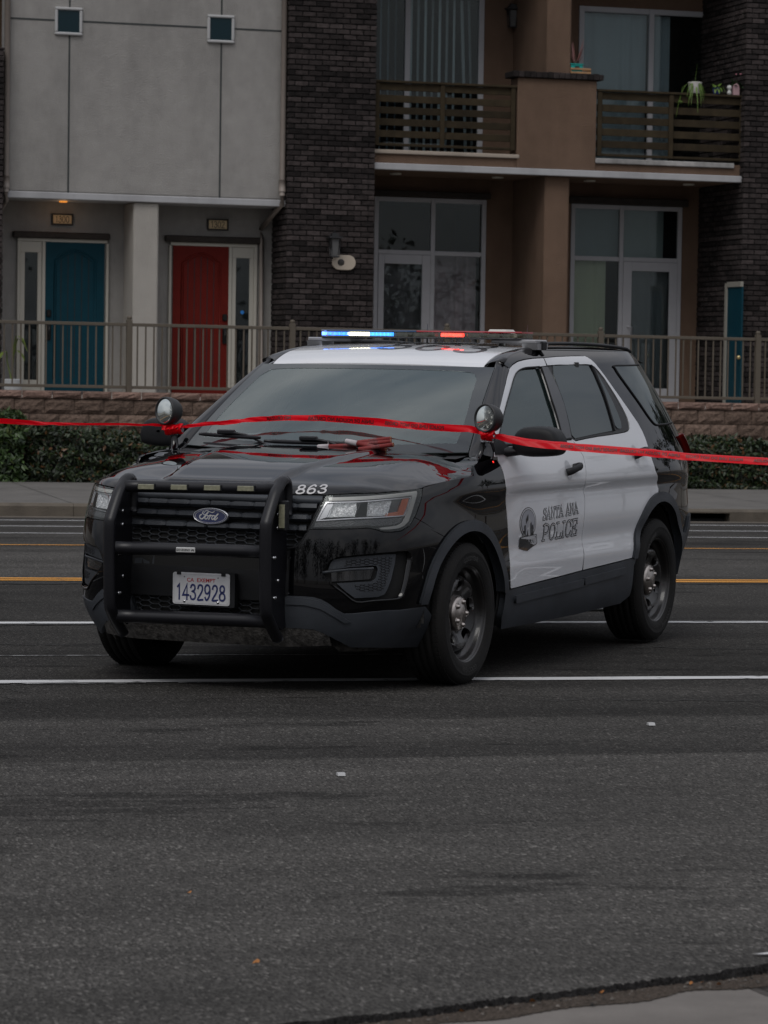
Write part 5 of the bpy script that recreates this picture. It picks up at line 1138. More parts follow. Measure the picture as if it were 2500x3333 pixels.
# -- front fender -------------------------------------------------------------
hood_side = H([('ZH',1476,300),('Z2',1096,385),('Z2',1180,362),('Z2',1265,342),('Z2',1350,323),('ZS',470,1391),('ZS',529,1376)])
fender_in = H([('ZS',527,1330),('ZS',521,1292),('ZS',560,1262),('ZS',615,1243),('ZS',665,1228),('ZM',693,793)])
fr_edge = H([('ZM',728,827),('ZM',763,882),('ZM',788,942),('ZM',806,1012),('ZM',818,1100),('Z3',189,1050),('Z3',193,1200),('Z3',200,1330),('Z3',208,1450),('Z3',213,1560),('Z3',216,1668)])
arcF = xz(arcp(0, .355, .478, .44, .43, .43, 60))     # front foot .. top .. rear foot
seam_b = H([('ZH',1392,612),('ZH',1500,672),('ZH',1600,735),('W1',380,272),('W1',470,318),('W1',548,362)])
sbp = P(seam_b[-1][0], seam_b[-1][1])[0]
arcF_r = [p for p in arcF if P(p[0], p[1])[0][0] < sbp[0]-.01]; arcF_f = [p for p in arcF if P(p[0], p[1])[0][0] > sbp[0]+.01]
hl_out = H([('ZH',1477,300),('ZH',1470,380),('ZH',1445,480),('ZH',1405,585)])
fpoly = hood_side+fender_in+fr_edge+arcF_r[::-1]+seam_b[::-1]+hl_out[::-1][:-1]
fend = panel('front_fender', fpoly, BLK_P, car, 0, .014, h=.026, both=True, gap=.002)
# -- bumper skin -----------------------------------------------------------------
hl_low = H([('ZH',1340,702),('ZH',1250,757),('ZH',1150,772),('ZH',1050,770),('ZH',985,748),('ZH',900,727),('ZH',700,737),('ZH',480,739),('ZH',250,740)])
gr_r = H([('ZH',215,800),('ZH',170,872),('ZH',120,925),('ZH',60,952),('ZH',0,962)])
UG = .47
fog_o = H([('Z2',405,962),('Z2',440,920),('Z2',468,876),('Z2',520,856),('Z2',650,842),('Z2',800,828),('Z2',930,818),('Z2',985,816),('Z2',1010,832),('Z2',1015,870),('Z2',1000,950),('Z2',985,1030),('Z2',965,1105),('Z2',945,1135),('Z2',900,1145),('Z2',760,1153),('Z2',640,1163),('Z2',560,1105),('Z2',470,1040),('Z2',466,1018)])
clt = H([('W1',305,1197),('W1',160,1217),('W1',0,1238),('Z2',840,1217),('Z2',700,1230),('Z2',620,1238),('Z2',560,1240),('Z2',510,1212),('Z2',460,1175),('Z2',410,1145),('Z2',350,1128),('Z2',270,1122),('Z2',180,1118),('Z2',160,1130)])
bp_poly = seam_b[:1]+hl_low+gr_r[:3]+[np.array([.44, .705]), np.array([.44, .70])]+[np.array([.435, .46]), np.array([.43, clt[-1][1]])]+clt[::-1]+arcF_f+seam_b[::-1][:-1]
bump = panel('front_bumper', bp_poly, BLK_P, car, 0, .014, holes=[fog_o], h=.024, both=True, gap=.0015, hdepth=.06)
# grille frame bars across the nose (between the two bumper halves)
mb = MB()
def nose(name, z0, z1, uw, mat, off=0., depth=.02, n=1, par=car, uw1=None):
    uw1 = uw1 or uw; return panel(name, [np.array([-uw, z0]), np.array([uw, z0]), np.array([uw1, z1]), np.array([-uw1, z1])], mat, par, off, depth, surf=surfN, h=.03)
def surfN(uv, off=0.): 
    uv = np.asarray(uv, float); s_ = np.where(uv[:, 0] < 0, -1., 1.); p, n = surfP(np.stack([np.abs(uv[:, 0]), uv[:, 1]], 1), off); mm = np.stack([np.ones_like(s_), s_, np.ones_like(s_)], 1); return p*mm, n*mm
nose('bumper_beam', .452, .598, .44, PLA, -.004, .05)
# lower cladding
cl_poly = clt+H([('Z2',153,1180),('Z2',152,1240),('Z2',158,1290),('Z2',165,1332),('Z2',260,1336),('Z2',350,1342),('Z2',420,1368),('Z2',500,1410),('Z2',600,1462),('Z2',750,1464),('Z2',900,1464),('Z2',1055,1461),('Z2',1085,1440),('Z2',1105,1380),('Z2',1125,1310),('Z2',1145,1245)])
clad = panel('bumper_cladding', cl_poly, PLG, car, .005, .04, h=.024, both=True)
ev = H([('Z2',165,1140),('Z2',230,1128),('Z2',300,1132),('Z2',380,1148),('Z2',440,1180),('Z2',520,1245),('Z2',600,1290),('Z2',560,1300),('Z2',480,1250),('Z2',400,1205),('Z2',300,1180),('Z2',170,1175)])
panel('cladding_ridge', ev, PLG, clad, .012, .012, h=.02, both=True)
lipz = [np.array(q) for q in ((-.70, .245), (-.50, .235), (.50, .235), (.70, .245), (.62, .36), (.45, .37), (.435, .335), (-.435, .335), (-.45, .37), (-.62, .36))]
panel('bumper_lip', lipz, PLG_D, car, .004, .05, surf=surfN, h=.03)
skd = H([('Z2',480,1470),('Z2',700,1466),('Z2',900,1466),('Z2',1062,1464),('Z2',1058,1525),('Z2',900,1532),('Z2',700,1538),('Z2',545,1538)])
panel('air_deflector', skd, PLG_D, car, -.035, .03, h=.03, both=True)

# honeycomb helper on a surface
def honey(name, region, mat, parent, off, cell=.05, w=.005, depth=.010, surf=surfN, mirror=False, stretch=1.35):
    reg = [np.array(p) for p in region]; R2 = np.array(reg); lo, hi = R2.min(0), R2.max(0); mb = MB(); sx_, sz_ = cell*stretch, cell*.5; seen = set()
    def clip_in(p): return inpoly(np.array([p]), reg)[0]
    nx = int((hi[0]-lo[0])/(sx_*.75))+3; nz2 = int((hi[1]-lo[1])/sz_)+3
    for i in range(-1, nx):
        for j in range(-1, nz2):
            cx, cz = lo[0]+i*sx_*.75, lo[1]+j*sz_+(sz_/2 if i % 2 else 0); hx = [(cx+sx_*.5*a, cz+sz_*b) for a, b in ((1, 0), (.5, .5), (-.5, .5), (-1, 0))]
            for a, b in zip(hx, hx[1:]):
                k = (round(a[0]*2e3), round(a[1]*2e3), round(b[0]*2e3), round(b[1]*2e3))
                if k in seen or not (clip_in(a) or clip_in(b)): continue
                seen.add(k); a, b = np.array(a), np.array(b)
                if not clip_in(a) or not clip_in(b):
                    ins, outp = (a, b) if clip_in(a) else (b, a)
                    lo_, hi_ = 0., 1.
                    for _ in range(7): m_ = (lo_+hi_)/2; lo_, hi_ = (m_, hi_) if clip_in(ins+(outp-ins)*m_) else (lo_, m_)
                    a, b = ins, ins+(outp-ins)*lo_
                if np.linalg.norm(b-a) < .004: continue
                pp, nn = surf(np.array([a, (a+b)/2, b]), off); mb.tube(pp, w/2, 5, up=(1, 0, .1), sc=(1, 1.6))
    o = build(name, mb, mat, parent, local=True)
    return o
# -- upper grille ------------------------------------------------------------------------
gz1 = hit('ZH', 300, 372)[1]; gz0 = .702
gt_r = hit('ZH', 425, 382); gtop = [np.array([gt_r[0]*t, gt_r[1]-.006*(1-abs(t))*0]) for t in np.linspace(-1, 1, 21)]
ghalf = [gt_r]+[hit('ZH', 250, 738)]+gr_r[:3]+[np.array([.44, .705])]
gpoly = [np.array([-p[0], p[1]]) for p in ghalf]+[np.array(p) for p in ghalf][::-1]
grille = panel('grille', gpoly, M('grille_backing', (.004, .004, .004), .8), car, -.055, .01, surf=surfN, h=.04)
def gw(z):  # half width of the grille at height z
    pts = sorted([(p[1], p[0]) for p in ghalf]); return float(np.interp(z, [a for a, b in pts], [b for a, b in pts]))
slz = [.905, .853, .801]
for i, zc in enumerate(slz):
    hw = gw(zc)-.012; mb = MB(); n = 90; us = np.linspace(-hw, hw, n+1); rows = []
    for u in us:
        k = (u*1.0/.118+(.5 if i % 2 else 0)) % 1.0; blk = float(sstep(.0, .10, k)*sstep(1.0, .90, k)); e = .006+.011*blk; hh = .011+.0075*blk
        pr = [(-.035, hh*.9), (-.010-e*.2, hh), (e-.006, hh*.45), (e-.004, -hh*.55), (-.012, -hh), (-.035, -hh*.9)]
        rows.append([surfN([[u, zc+b]], a)[0][0] for a, b in pr])
    mb.grid(rows, smooth=False, flip=False); build('grille_slat', mb, PLG, grille, local=True)
mb = MB(); hw = gw(.938)-.004; us = np.linspace(-hw, hw, 61)
mb.grid([[surfN([[u, .938+b]], a)[0][0] for a, b in ((-.04, .018), (.002, .014), (.004, -.004), (-.006, -.016), (-.04, -.016))] for u in us]); build('grille_top_bar', mb, PLG, grille, local=True)
hxreg = [np.array([-gw(.71)+.0, .708]), np.array([gw(.71), .708]), np.array([gw(.77)-.004, .782]), np.array([-gw(.77)+.004, .782])]
honey('honeycomb_mesh', hxreg, PLG, grille, -.020, .052, .0055)
gfr, _n = surfN(np.array([p for p in dens(gpoly, .03)]), -.004); mb = MB(); mb.tube(gfr, .006, 6, closed=True); build('grille_frame', mb, PLA, grille, local=True)
# middle intake and lower grille
inn = panel('air_intake', [np.array([-.44, .600]), np.array([.44, .600]), np.array([.44, .700]), np.array([-.44, .700])], M('intake_dark', (.004, .004, .004), .8), car, -.06, .01, surf=surfN, h=.05)
mb = MB()
for z in (.62, .64, .66, .68): mb.tube(surfN([[u, z] for u in np.linspace(-.42, .42, 12)], -.05)[0], .003, 5)
for u in (-.28, -.1, .1, .28): mb.tube(surfN([[u, z] for z in (.605, .65, .695)], -.047)[0], .003, 5)
build('radiator_shutter', mb, PLA, inn, local=True)
for s_ in (-1, 1): panel('intake_block', [np.array([s_*.30, .603]), np.array([s_*.42, .603]), np.array([s_*.42, .692]), np.array([s_*.30, .692])], PLG, inn, -.03, .03, surf=surfN, h=.05)
lg = panel('lower_grille', [np.array([-.43, .335]), np.array([.43, .335]), np.array([.43, .452]), np.array([-.43, .452])], M('intake_dark', (.004, .004, .004), .8), car, -.05, .01, surf=surfN, h=.05)
honey('honeycomb_mesh', [np.array([-.40, .34]), np.array([.40, .34]), np.array([.40, .45]), np.array([-.40, .45])], PLG, lg, -.018, .055, .005)
for s_ in (-1, 1): panel('grille_end_block', [np.array([s_*.395, .337]), np.array([s_*.445, .337]), np.array([s_*.445, .45]), np.array([s_*.42, .45])], PLG, lg, -.004, .04, surf=surfN, h=.05)

# -- emblem on the grille --------------------------------------------------------------
ep = caron('x', 1.0, 'OV', 830, 335); ec = ep.copy(); ex = surfN([[ec[1], .853]], .014)[0][0]; eC = np.array([ex[0]+.002, ep[1], ep[2]])
def ell(a, b, n=48): return [(a*math.cos(q), b*math.sin(q)) for q in np.linspace(0, 2*math.pi, n, endpoint=False)]
def EM(x, y, z): return (eC[0]+z-.06*y, eC[1]+x, eC[2]+y)
mb = MB()
for (a, z0) in ((1, 0), (1.0, .010), (.955, .016), (.91, .016), (.90, .013)): pass
R1 = [[EM(a*x, a*y, z0) for x, y in ell(.094, .0385)] for a, z0 in ((1.02, -.012), (1.03, .004), (1, .012), (.955, .014), (.93, .012))]
mb.grid(R1, closev=True, flip=True); emb = build('maker_emblem', mb, CHR, car, local=True)
mb = MB(); mb.add([EM(x*.925, y*.925, .0118) for x, y in ell(.094, .0385)], [tuple(range(48))]); build('emblem_field', mb, M('emblem_blue', (.006, .012, .075), .2, coat=1), emb, local=True)
mb = MB(); n = 48; A_ = [EM(x*.87, y*.84, .0126) for x, y in ell(.094, .0385)]; B2_ = [EM(x*.85, y*.81, .0126) for x, y in ell(.094, .0385)]; mb.add(A_+B2_, [(i, (i+1) % n, n+(i+1) % n, n+i) for i in range(n)]); build('emblem_ring', mb, M('emblem_silver', (.6, .6, .62), .25, metal=.6), emb, local=True)
mb = MB()
def ovp(p): return ((p[0]-845)/ (1135/2)*.094, -(p[1]-335)/ (450/2)*.0385)
script = [ # script lettering drawn stroke by stroke over the oval
 [(620,200),(590,235),(585,270),(610,270),(650,235),(690,190),(740,185),(800,205),(860,225),(930,225),(965,200)],
 [(770,225),(735,255),(700,300),(660,350),(620,395),(575,420),(525,405),(500,365),(510,325),(550,300)],
 [(620,300),(670,295),(720,285),(765,255),(770,235),(750,240)],
 [(740,310),(700,330),(675,370),(680,410),(715,420),(760,385),(775,340),(755,315),(740,312)],
 [(770,330),(810,330),(835,310),(860,312),(840,350),(800,425)],
 [(845,345),(880,315),(910,312),(915,335)],
 [(985,325),(950,315),(910,350),(895,395),(920,425),(965,400),(1000,350),(1050,300),(1095,265)],
 [(1095,268),(1040,335),(1000,390),(985,425),(1020,430),(1055,400),(1080,375)]]
wd = [.0028, .0050, .0028, .0042, .0042, .0034, .0042, .0046]
for i, s_ in enumerate(script):
    vs, fs = ribbon([ovp(p) for p in catm(s_, 3)], wd[i]*1.15); mb.add([EM(x, y, .0130+.0002*i) for x, y in vs], fs)
build('emblem_script', mb, M('emblem_silver', (.6, .6, .62), .25, metal=.6), emb, local=True)

# -- licence plate --------------------------------------------------------------
pc = [caron('x', 1.045, 'ZP', *p) for p in ((484, 568), (891, 587), (891, 812), (486, 798))]; PLc = np.mean(pc, 0); PZ = PLc[2]; PY = PLc[1]
def PLT(x, y, z=0.): return (PLc[0]+z, PY+x, PZ+y)
def rrect(w, h, r, n=5): return [(sx_*(w/2-r)+r*math.cos(q), sy_*(h/2-r)+r*math.sin(q)) for sx_, sy_, q0 in ((1, 1, 0), (-1, 1, math.pi/2), (-1, -1, math.pi), (1, -1, 1.5*math.pi)) for q in np.linspace(q0, q0+math.pi/2, n)]
mb = MB(); mb.prism(rrect(.33, .165, .01), -.04, -.004, lambda x, y, z: PLT(x+.012, y-.002, z)); plate = build('licence_plate', mb, PLA, car, local=True); tag(plate, 'white licence plate reading CA EXEMPT 1432928')
PLW = M('plate_white', (.50, .50, .51), .4, var=.08, vs=30); INK = M('plate_blue', (.012, .02, .10), .5); REDI = M('plate_red', (.38, .01, .015), .5)
mb = MB(); mb.prism(rrect(.3048, .1524, .012), -.003, 0, PLT); build('plate_sheet', mb, PLW, plate, local=True)
mb = MB(); n = 20; A_ = [PLT(x, y, .0004) for x, y in rrect(.296, .144, .010)]; B2_ = [PLT(x, y, .0012) for x, y in rrect(.291, .139, .009)]; mb.add(A_+B2_, [(i, (i+1) % n, n+(i+1) % n, n+i) for i in range(n)]); build('plate_border', mb, PLW, plate, local=True)
G_, W_ = glyphs('1432928', .14, False, .13, .80); mb = MB(); k = .262/W_
for i, (vs, fs) in enumerate(G_): mb.add([PLT(-.131+x*k, -.052+y*.070, .0009+.0001*(i % 9)) for x, y in vs], fs)
build('plate_numerals', mb, INK, plate, local=True)
tv, tf_, tw = text_mesh('CA  EXEMPT', 0, .012); mb = MB(); k = .152/tw; mb.add([PLT(-.076+x*k, .032+y*.0185, .0011) for x, y in tv], tf_); build('plate_lettering', mb, REDI, plate, local=True)
mb = MB()
for x in (-.09, .09): mb.lathe([(.001, .005), (.005, .004), (.007, .001), (.008, 0)], PLT(x, -.062), (1, 0, 0), 10)
build('plate_bolt', mb, CHR, plate, local=True); mb = MB()
for x in (-.09, .09): mb.box(PLT(x*1.32-.011, .064, -.004), PLT(x*1.32+.011, .078, .003))
for x in (-.09, .09): mb.lathe([(.0035, .0005), (.001, .0006)], PLT(x, .055), (1, 0, 0), 8)
build('plate_clip', mb, PLA, plate, local=True)
# -- hood ---------------------------------------------------------------------------
_zc = Spl([-.5,-.22,-.1,.1,.4,.65,.82,.89,.915,.95], [1.145,1.148,1.142,1.127,1.095,1.058,1.018,.990,.962,.90])
_yy = np.linspace(0, .95, 60); _um = np.linspace(0, 1.35, 200); _pm = P(_um, np.full(200, .957)); _xf = np.interp(_yy, _pm[:, 1], _pm[:, 0])
def hood0(x, y):
    ay = np.abs(y); g = .915-np.interp(ay, _yy, _xf); xx = x+g*sstep(-.1, .75, x)*.95; z = _zc(np.clip(xx, -.5, .93))[:, 0]
    yd = .415-.115*sstep(-.1, .9, x); z = z+.015*(1-sstep(yd-.035, yd+.030, ay))*sstep(.95, .85, xx)-.004
    z = z-.10*np.maximum(ay-.66, 0)**1.2*sstep(-.5, .3, x)-.006*(ay/.7)**2
    return z
hl_top = H([('ZH',436,372),('ZH',560,363),('ZH',700,355),('ZH',850,352),('ZH',1000,347),('ZH',1120,338),('ZH',1250,322),('ZH',1360,310),('ZH',1474,295)])
h_front = [np.array([u, hl_top[0][1]+.003]) for u in np.linspace(0, hl_top[0][0]-.03, 10)]
hb3 = [P(*p)[0] for p in h_front+hl_top+hood_side[1:]]+[P(*hit('ZS', 527, 1330))[0]]+[np.array([-.385, .865, 1.13])]
hbd = np.array(catm(hb3, 3)); _dz = hbd[:, 2]-hood0(hbd[:, 0], hbd[:, 1])
def hoodz(x, y):
    x = np.asarray(x, float); y = np.asarray(y, float); ay = np.abs(y); z = hood0(x, y); d2 = (x[:, None]-hbd[None, :, 0])**2+(ay[:, None]-hbd[None, :, 1])**2
    w = 1/(d2+1.2e-3)**1.5; return z+(w*_dz).sum(1)/w.sum(1)*np.exp(-d2.min(1)/.24**2)
def surfH(uv, off=0.):
    uv = np.asarray(uv, float); x, y = uv[:, 0], uv[:, 1]; e = 6e-3; z = hoodz(x, y); dx = (hoodz(x+e, y)-hoodz(x-e, y))/(2*e); dy = (hoodz(x, y+e)-hoodz(x, y-e))/(2*e)
    n = np.stack([-dx, -dy, np.ones_like(dx)], 1); n /= np.linalg.norm(n, axis=1)[:, None]; return np.stack([x, y, z], 1)+n*off, n
hh = [(p[0], p[1]) for p in hb3]
hpoly = [(x, -y) for x, y in hh[1:]][::-1]+hh+[(-.36, .70), (-.28, .45), (-.235, .2), (-.225, 0), (-.235, -.2), (-.28, -.45), (-.36, -.70)]
hpoly = [np.array(p) for p in hpoly]
hood = panel('hood', hpoly, BLK_P, car, 0, .02, surf=surfH, h=.022, gap=.0015)
# unit number on the lip of the hood
def nose_pt(u): return P(u, hl_top[0][1]+.01)[0]
def projH(k, x, y, off):
    d = dcar(ray(*px(k, x, y))); t = 13.
    lo_, hi_ = 13., 20.
    f = lambda t: (OC+d*t)[2]-hoodz(np.array([(OC+d*t)[0]]), np.array([(OC+d*t)[1]]))[0]
    ts = np.arange(14.6, 19, .02); pr = None
    for t in ts:
        p = OC+d*t
        if p[0] < .95 and f(t) < 0 and pr is not None and pr > 0: lo_, hi_ = t-.02, t; break
        pr = f(t) if p[0] < .95 else None
    else: return None
    for _ in range(20):
        m_ = (lo_+hi_)/2
        if f(m_) > 0: lo_ = m_
        else: hi_ = m_
    return OC+d*lo_-d/np.linalg.norm(d)*off
G_, W_ = glyphs('863', .17, False, .16, 1.15); mb = MB(); ok_ = True
for i, (vs, fs) in enumerate(G_):
    q = []
    for x, y in vs:
        fx_ = (x/W_+.10*(y-.5)); X_ = 120+fx_*330; Y_ = 348-y*86+(fx_-.5)*-8
        r_ = projH('ZH', X_, Y_, .0012+.0003*i)
        if r_ is None: r_ = caron('x', .93, 'ZH', X_, Y_)
        q.append(r_)
    mb.add(q, fs)
un = build('unit_number', mb, M('decal_silver', (.48, .47, .47), .4, metal=.2), hood, local=True)
mb = MB()
for sgn in (1, -1): mb.tube(surfH(np.array([(x, sgn*(.30+.03*(1-x))) for x in np.linspace(.9, .9, 2)]), 0)[0][:1].repeat(2, 0)+np.array([[0, 0, 0], [0, 0, 1e-4]]), .0001, 3)
mb = MB(); mb.grid(np.array([[(-.20, y, 1.11), (-.50, y, 1.135)] for y in np.linspace(-.80, .80, 9)])); mb.grid(np.array([[(-.22, y, 1.115), (-.30, y, 1.085), (-.42, y, 1.09)] for y in np.linspace(-.8, .8, 9)])+np.array([0, 0, -.02]))
build('cowl', mb, PLA, car, local=True)

# -- windscreen, pillars, roof ------------------------------------------------------------
def WS(a, b):
    a = np.asarray(a, float); b = np.asarray(b, float)
    B = np.stack([-.19-.17*a*a, .80*a, 1.125+.014*a*a], -1); T = np.stack([-.915-.095*a*a, .676*a, 1.572-.004*a*a], -1)
    bl = (4*b*(1-b)*.016)[..., None]; return B*(1-b)[..., None]+T*b[..., None]+np.array([.5, 0, .86])*bl
def surfW(uv, off=0.):
    uv = np.asarray(uv, float); a, b = uv[:, 0]/.75, uv[:, 1]/.85; e = 1e-3; p = WS(a, b); n = np.cross(WS(a, b+e)-WS(a, b-e), WS(a+e, b)-WS(a-e, b)); n /= np.linalg.norm(n, axis=1)[:, None]
    if n[0, 2] < 0: n = -n
    return p+n*off, n
wp = [np.array(p) for p in ((-.75, 0), (.75, 0), (.75, .85), (-.75, .85))]
ws = panel('windshield', wp, GWS, car, 0, .004, surf=surfW, h=.05)
wh = catm([(-.69, .13), (-.60, .08), (0, .065), (.60, .08), (.69, .13), (.68, .60), (.665, .74), (.56, .795), (0, .805), (-.56, .795), (-.665, .74), (-.68, .60)], 4, closed=True)
panel('windshield_frit', [p*1. for p in [np.array((-.749, .001)), np.array((.749, .001)), np.array((.749, .849)), np.array((-.749, .849))]], M('frit_black', (.008, .008, .009), .3), ws, -.0055, .001, holes=[wh], surf=surfW, h=.05)
frg = glass_mat('frit_gloss', (.03, .03, .034), .0, .02, 1.6)
panel('windshield_border', [np.array((-.7495, .0005)), np.array((.7495, .0005)), np.array((.7495, .8495)), np.array((-.7495, .8495))], frg, ws, .0015, .001, holes=[wh], surf=surfW, h=.05)
_rz = Spl([-3.75,-3.6,-3.4,-3.0,-2.5,-1.9,-1.5,-1.25,-1.1,-1.0,-.95,-.905], [1.60,1.632,1.662,1.690,1.702,1.700,1.687,1.667,1.645,1.617,1.597,1.573])
def roofz(x, y): xx = x+.095*(y/.676)**2*sstep(-2.2, -1.0, x); return _rz(np.clip(xx, -3.75, -.905))[:, 0]-.014*(np.abs(y)/.62)**2
def surfR(uv, off=0.):
    uv = np.asarray(uv, float); x, y = uv[:, 0], uv[:, 1]; e = 4e-3; z = roofz(x, y); dx = (roofz(x+e, y)-roofz(x-e, y))/(2*e); dy = (roofz(x, y+e)-roofz(x, y-e))/(2*e)
    n = np.stack([-dx, -dy, np.ones_like(dx)], 1); n /= np.linalg.norm(n, axis=1)[:, None]; return np.stack([x, y, z], 1)+n*off, n
YR = .615
fr_ = [(WS(np.array([a]), np.array([1.]))[0][0]-.004, WS(np.array([a]), np.array([1.]))[0][1]) for a in np.linspace(-.91, .91, 15)]
rp_ = [np.array(p) for p in fr_]+[np.array(p) for p in ((-1.2, YR), (-2., YR), (-3., YR-.01), (-3.4, YR-.05), (-3.6, YR-.12), (-3.7, .3), (-3.72, 0), (-3.7, -.3), (-3.6, -YR+.12), (-3.4, -YR+.05), (-3., -YR+.01), (-2, -YR), (-1.2, -YR))]
roof = panel('roof', rp_, WHT_P, car, 0, .02, surf=surfR, h=.035, gap=.001)
def loft(name, A, B, mat, parent, bulge=.012, n=8, m=40, out=(0, 1, .6), mirror_too=True):
    def rs(C):
        C = np.array(C, float); s_ = np.concatenate([[0], np.cumsum(np.linalg.norm(np.diff(C, axis=0), axis=1))]); q = np.linspace(0, s_[-1], m); return np.stack([np.interp(q, s_, C[:, i]) for i in range(3)], 1)
    A, B = rs(A), rs(B); out = np.array(out, float)
    rows = []
    for i in range(m):
        t_ = A[min(i+1, m-1)]-A[max(i-1, 0)]; c = B[i]-A[i]; nn = np.cross(t_, c); nn /= np.linalg.norm(nn)+1e-9
        if nn@out < 0: nn = -nn
        r = [A[i]+nn*-.012]+[A[i]+(B[i]-A[i])*k/n+nn*bulge*math.sin(math.pi*k/n) for k in range(n+1)]+[B[i]-nn*.012]; rows.append(r)
    mb = MB(); P_ = np.array(rows); a, b_, c_ = P_[0, 2], P_[1, 2], P_[0, 3]; fl = np.cross(b_-a, c_-a)@out < 0
    mb.grid(P_, flip=bool(fl)); o = build(name, mb, mat, parent, local=True)
    if mirror_too: mirrored(name, o, mat, parent)
    return o
wedge = [WS(np.array([1.]), np.array([b]))[0] for b in np.linspace(0, 1, 16)]
zt_x = np.linspace(-1.06, -3.0, 24)
def sidetop(x):
    z = min(1.665, float(roofz(np.array([x]), np.array([YR]))[0])-.006); return z
st_uv = [np.array([u_at(x, sidetop(x)), sidetop(x)]) for x in zt_x]
A_ = [wedge[0]+np.array((.03, .02, -.02))]+wedge+[np.array((-1.075, YR+.035, 1.597))]
Bd = [P(*p)[0] for p in fdo[5:14]][::-1]
B_ = [P(*hit('ZM', 690, 793))[0]]+Bd+[P(*over[0])[0]]+[P(*st_uv[0])[0]]
loft('a_pillar', A_, B_, BLK_P, car, .012)
qpoly = st_uv+[np.array([u, 1.665]) for u in tail_u]+[np.array([UMAX, z]) for z in (1.4, 1.1, .8, .66)]+[np.array([u, .66]) for u in np.linspace(UMAX-.1, u_at(-3.50, .66), 12)]+[np.array([u_at(-3.42, .58), .58])]+[p for p in arcQ[::-1] if p[1] > .60]+rdt[::-1]+over[::-1]
panel('rear_quarter', qpoly, BLK_P, car, -.001, .012, h=.03, both=True, gap=.0015)
rw = [p for p in np.linspace(-1.02, -3.0, 30)]
A_ = [(x, YR, float(roofz(np.array([x]), np.array([YR]))[0])) for x in rw]+[(-3.2, YR-.03, float(roofz(np.array([-3.2]), np.array([YR-.03]))[0])), (-3.4, YR-.06, float(roofz(np.array([-3.4]), np.array([YR-.06]))[0])), (-3.6, YR-.14, 1.62), (-3.70, .30, 1.612), (-3.72, 0, 1.615)]
B_ = [np.array((-1.075, YR+.036, 1.597))]+[P(*p)[0] for p in st_uv]+[P(u, 1.665)[0] for u in tail_u]
loft('roof_side', A_, B_, BLK_P, car, .006, out=(0, .6, 1))
for s_ in (1, -1):      # roof rail
    mb = MB(); xs = np.linspace(-1.62, -3.25, 22); mb.tube([(x, s_*(YR+.022-.02*max(0, (-x-2.9))), float(roofz(np.array([x]), np.array([YR]))[0])+(.014 if -3.2 < x < -1.66 else .002)) for x in xs], .013, 8, sc=(1.2, .8)); build('roof_rail', mb, PLA, car, local=True)
mb = MB(); mb.grid([[(x, y, float(roofz(np.array([x]), np.array([y]))[0])-.022) for y in np.linspace(-.6, .6, 8)] for x in np.linspace(-1.05, -3.6, 12)]); build('headliner', mb, M('headliner_grey', (.06, .06, .058), .9), car, local=True)

# -- cabin -------------------------------------------------------------------
SEATM = M('seat_cloth', (.07, .07, .075), .85); DASH = M('dashboard_vinyl', (.015, .015, .017), .6)
mb = MB(); mb.grid([[(x, y, z-.01*abs(y)) for x, z in ((-.42, 1.10), (-.60, 1.115), (-.78, 1.10), (-.86, 1.02), (-.86, .7))] for y in np.linspace(-.82, .82, 12)]); build('dashboard', mb, DASH, car, local=True)
mb = MB(); c = np.array((-.98, .38, 1.03)); ax = np.array((.9, 0, .43)); ax /= np.linalg.norm(ax); u_ = np.array((0, 1., 0)); w_ = np.cross(ax, u_)
mb.tube([c+.185*(math.cos(q)*u_+math.sin(q)*w_) for q in np.linspace(0, 2*math.pi, 32, endpoint=False)], .014, 8, closed=True); mb.tube([c-.18*u_, c, c+.18*u_], .016, 6); build('steering_wheel', mb, SEATM, car, local=True)
def seat(y):
    s_ = bpy.data.objects.new('seat', None); COL.objects.link(s_); s_.parent = car
    mb = MB(); mb.bbox((-1.75, y-.25, .58), (-1.22, y+.25, .74), .05); build('seat_cushion', mb, SEATM, s_, local=True)
    mb = MB(); mb.bbox((-.10, -.25, 0), (.05, .25, .62), .05, lambda a, b, c: (-1.74+a-.28*c, y+b, .72+c)); build('seat_back', mb, SEATM, s_, local=True)
    mb = MB(); mb.bbox((-.05, -.14, .60), (.05, .14, .80), .04, lambda a, b, c: (-1.76+a-.24*c, y+b, .74+c)); build('headrest', mb, SEATM, s_, local=True)
seat(.38); seat(-.38)
mb = MB(); mb.box((-2.16, -.72, .5), (-2.12, .72, 1.60)); build('cabin_partition', mb, M('partition', (.03, .03, .03), .7), car, local=True)
mb = MB(); mb.bbox((-1.12, -.13, 1.485), (-1.08, .13, 1.545), .02); mb.tube([(-1.0, 0, 1.56), (-1.07, 0, 1.52)], .012, 6); build('rear_view_mirror', mb, PLA, car, local=True)

# -- headlights --------------------------------------------------------------------
hl_o = hl_top+H([('ZH',1470,380),('ZH',1443,480),('ZH',1402,590)])+hl_low
HSG = M('headlamp_housing', (.24, .245, .25), .35, var=.3, vs=20); LNS = M('lamp_bezel', (.78, .79, .82), .3, metal=.15)
lmp = panel('headlight', hl_o, HSG, car, -.045, .01, h=.04, both=True)
inf = H([('ZH',435,436),('ZH',800,430),('ZH',1100,408),('ZH',1372,382),('ZH',1340,500),('ZH',1302,592),('ZH',1000,612),('ZH',700,625),('ZH',325,648)])
inh = H([('ZH',446,448),('ZH',800,441),('ZH',1100,419),('ZH',1358,394),('ZH',1328,500),('ZH',1294,582),('ZH',1000,600),('ZH',700,613),('ZH',345,636)])
panel('chrome_bezel', inf, M('bright_edge', (.62, .62, .64), .2, metal=.6), lmp, -.008, .008, holes=[inh], h=.03, both=True)
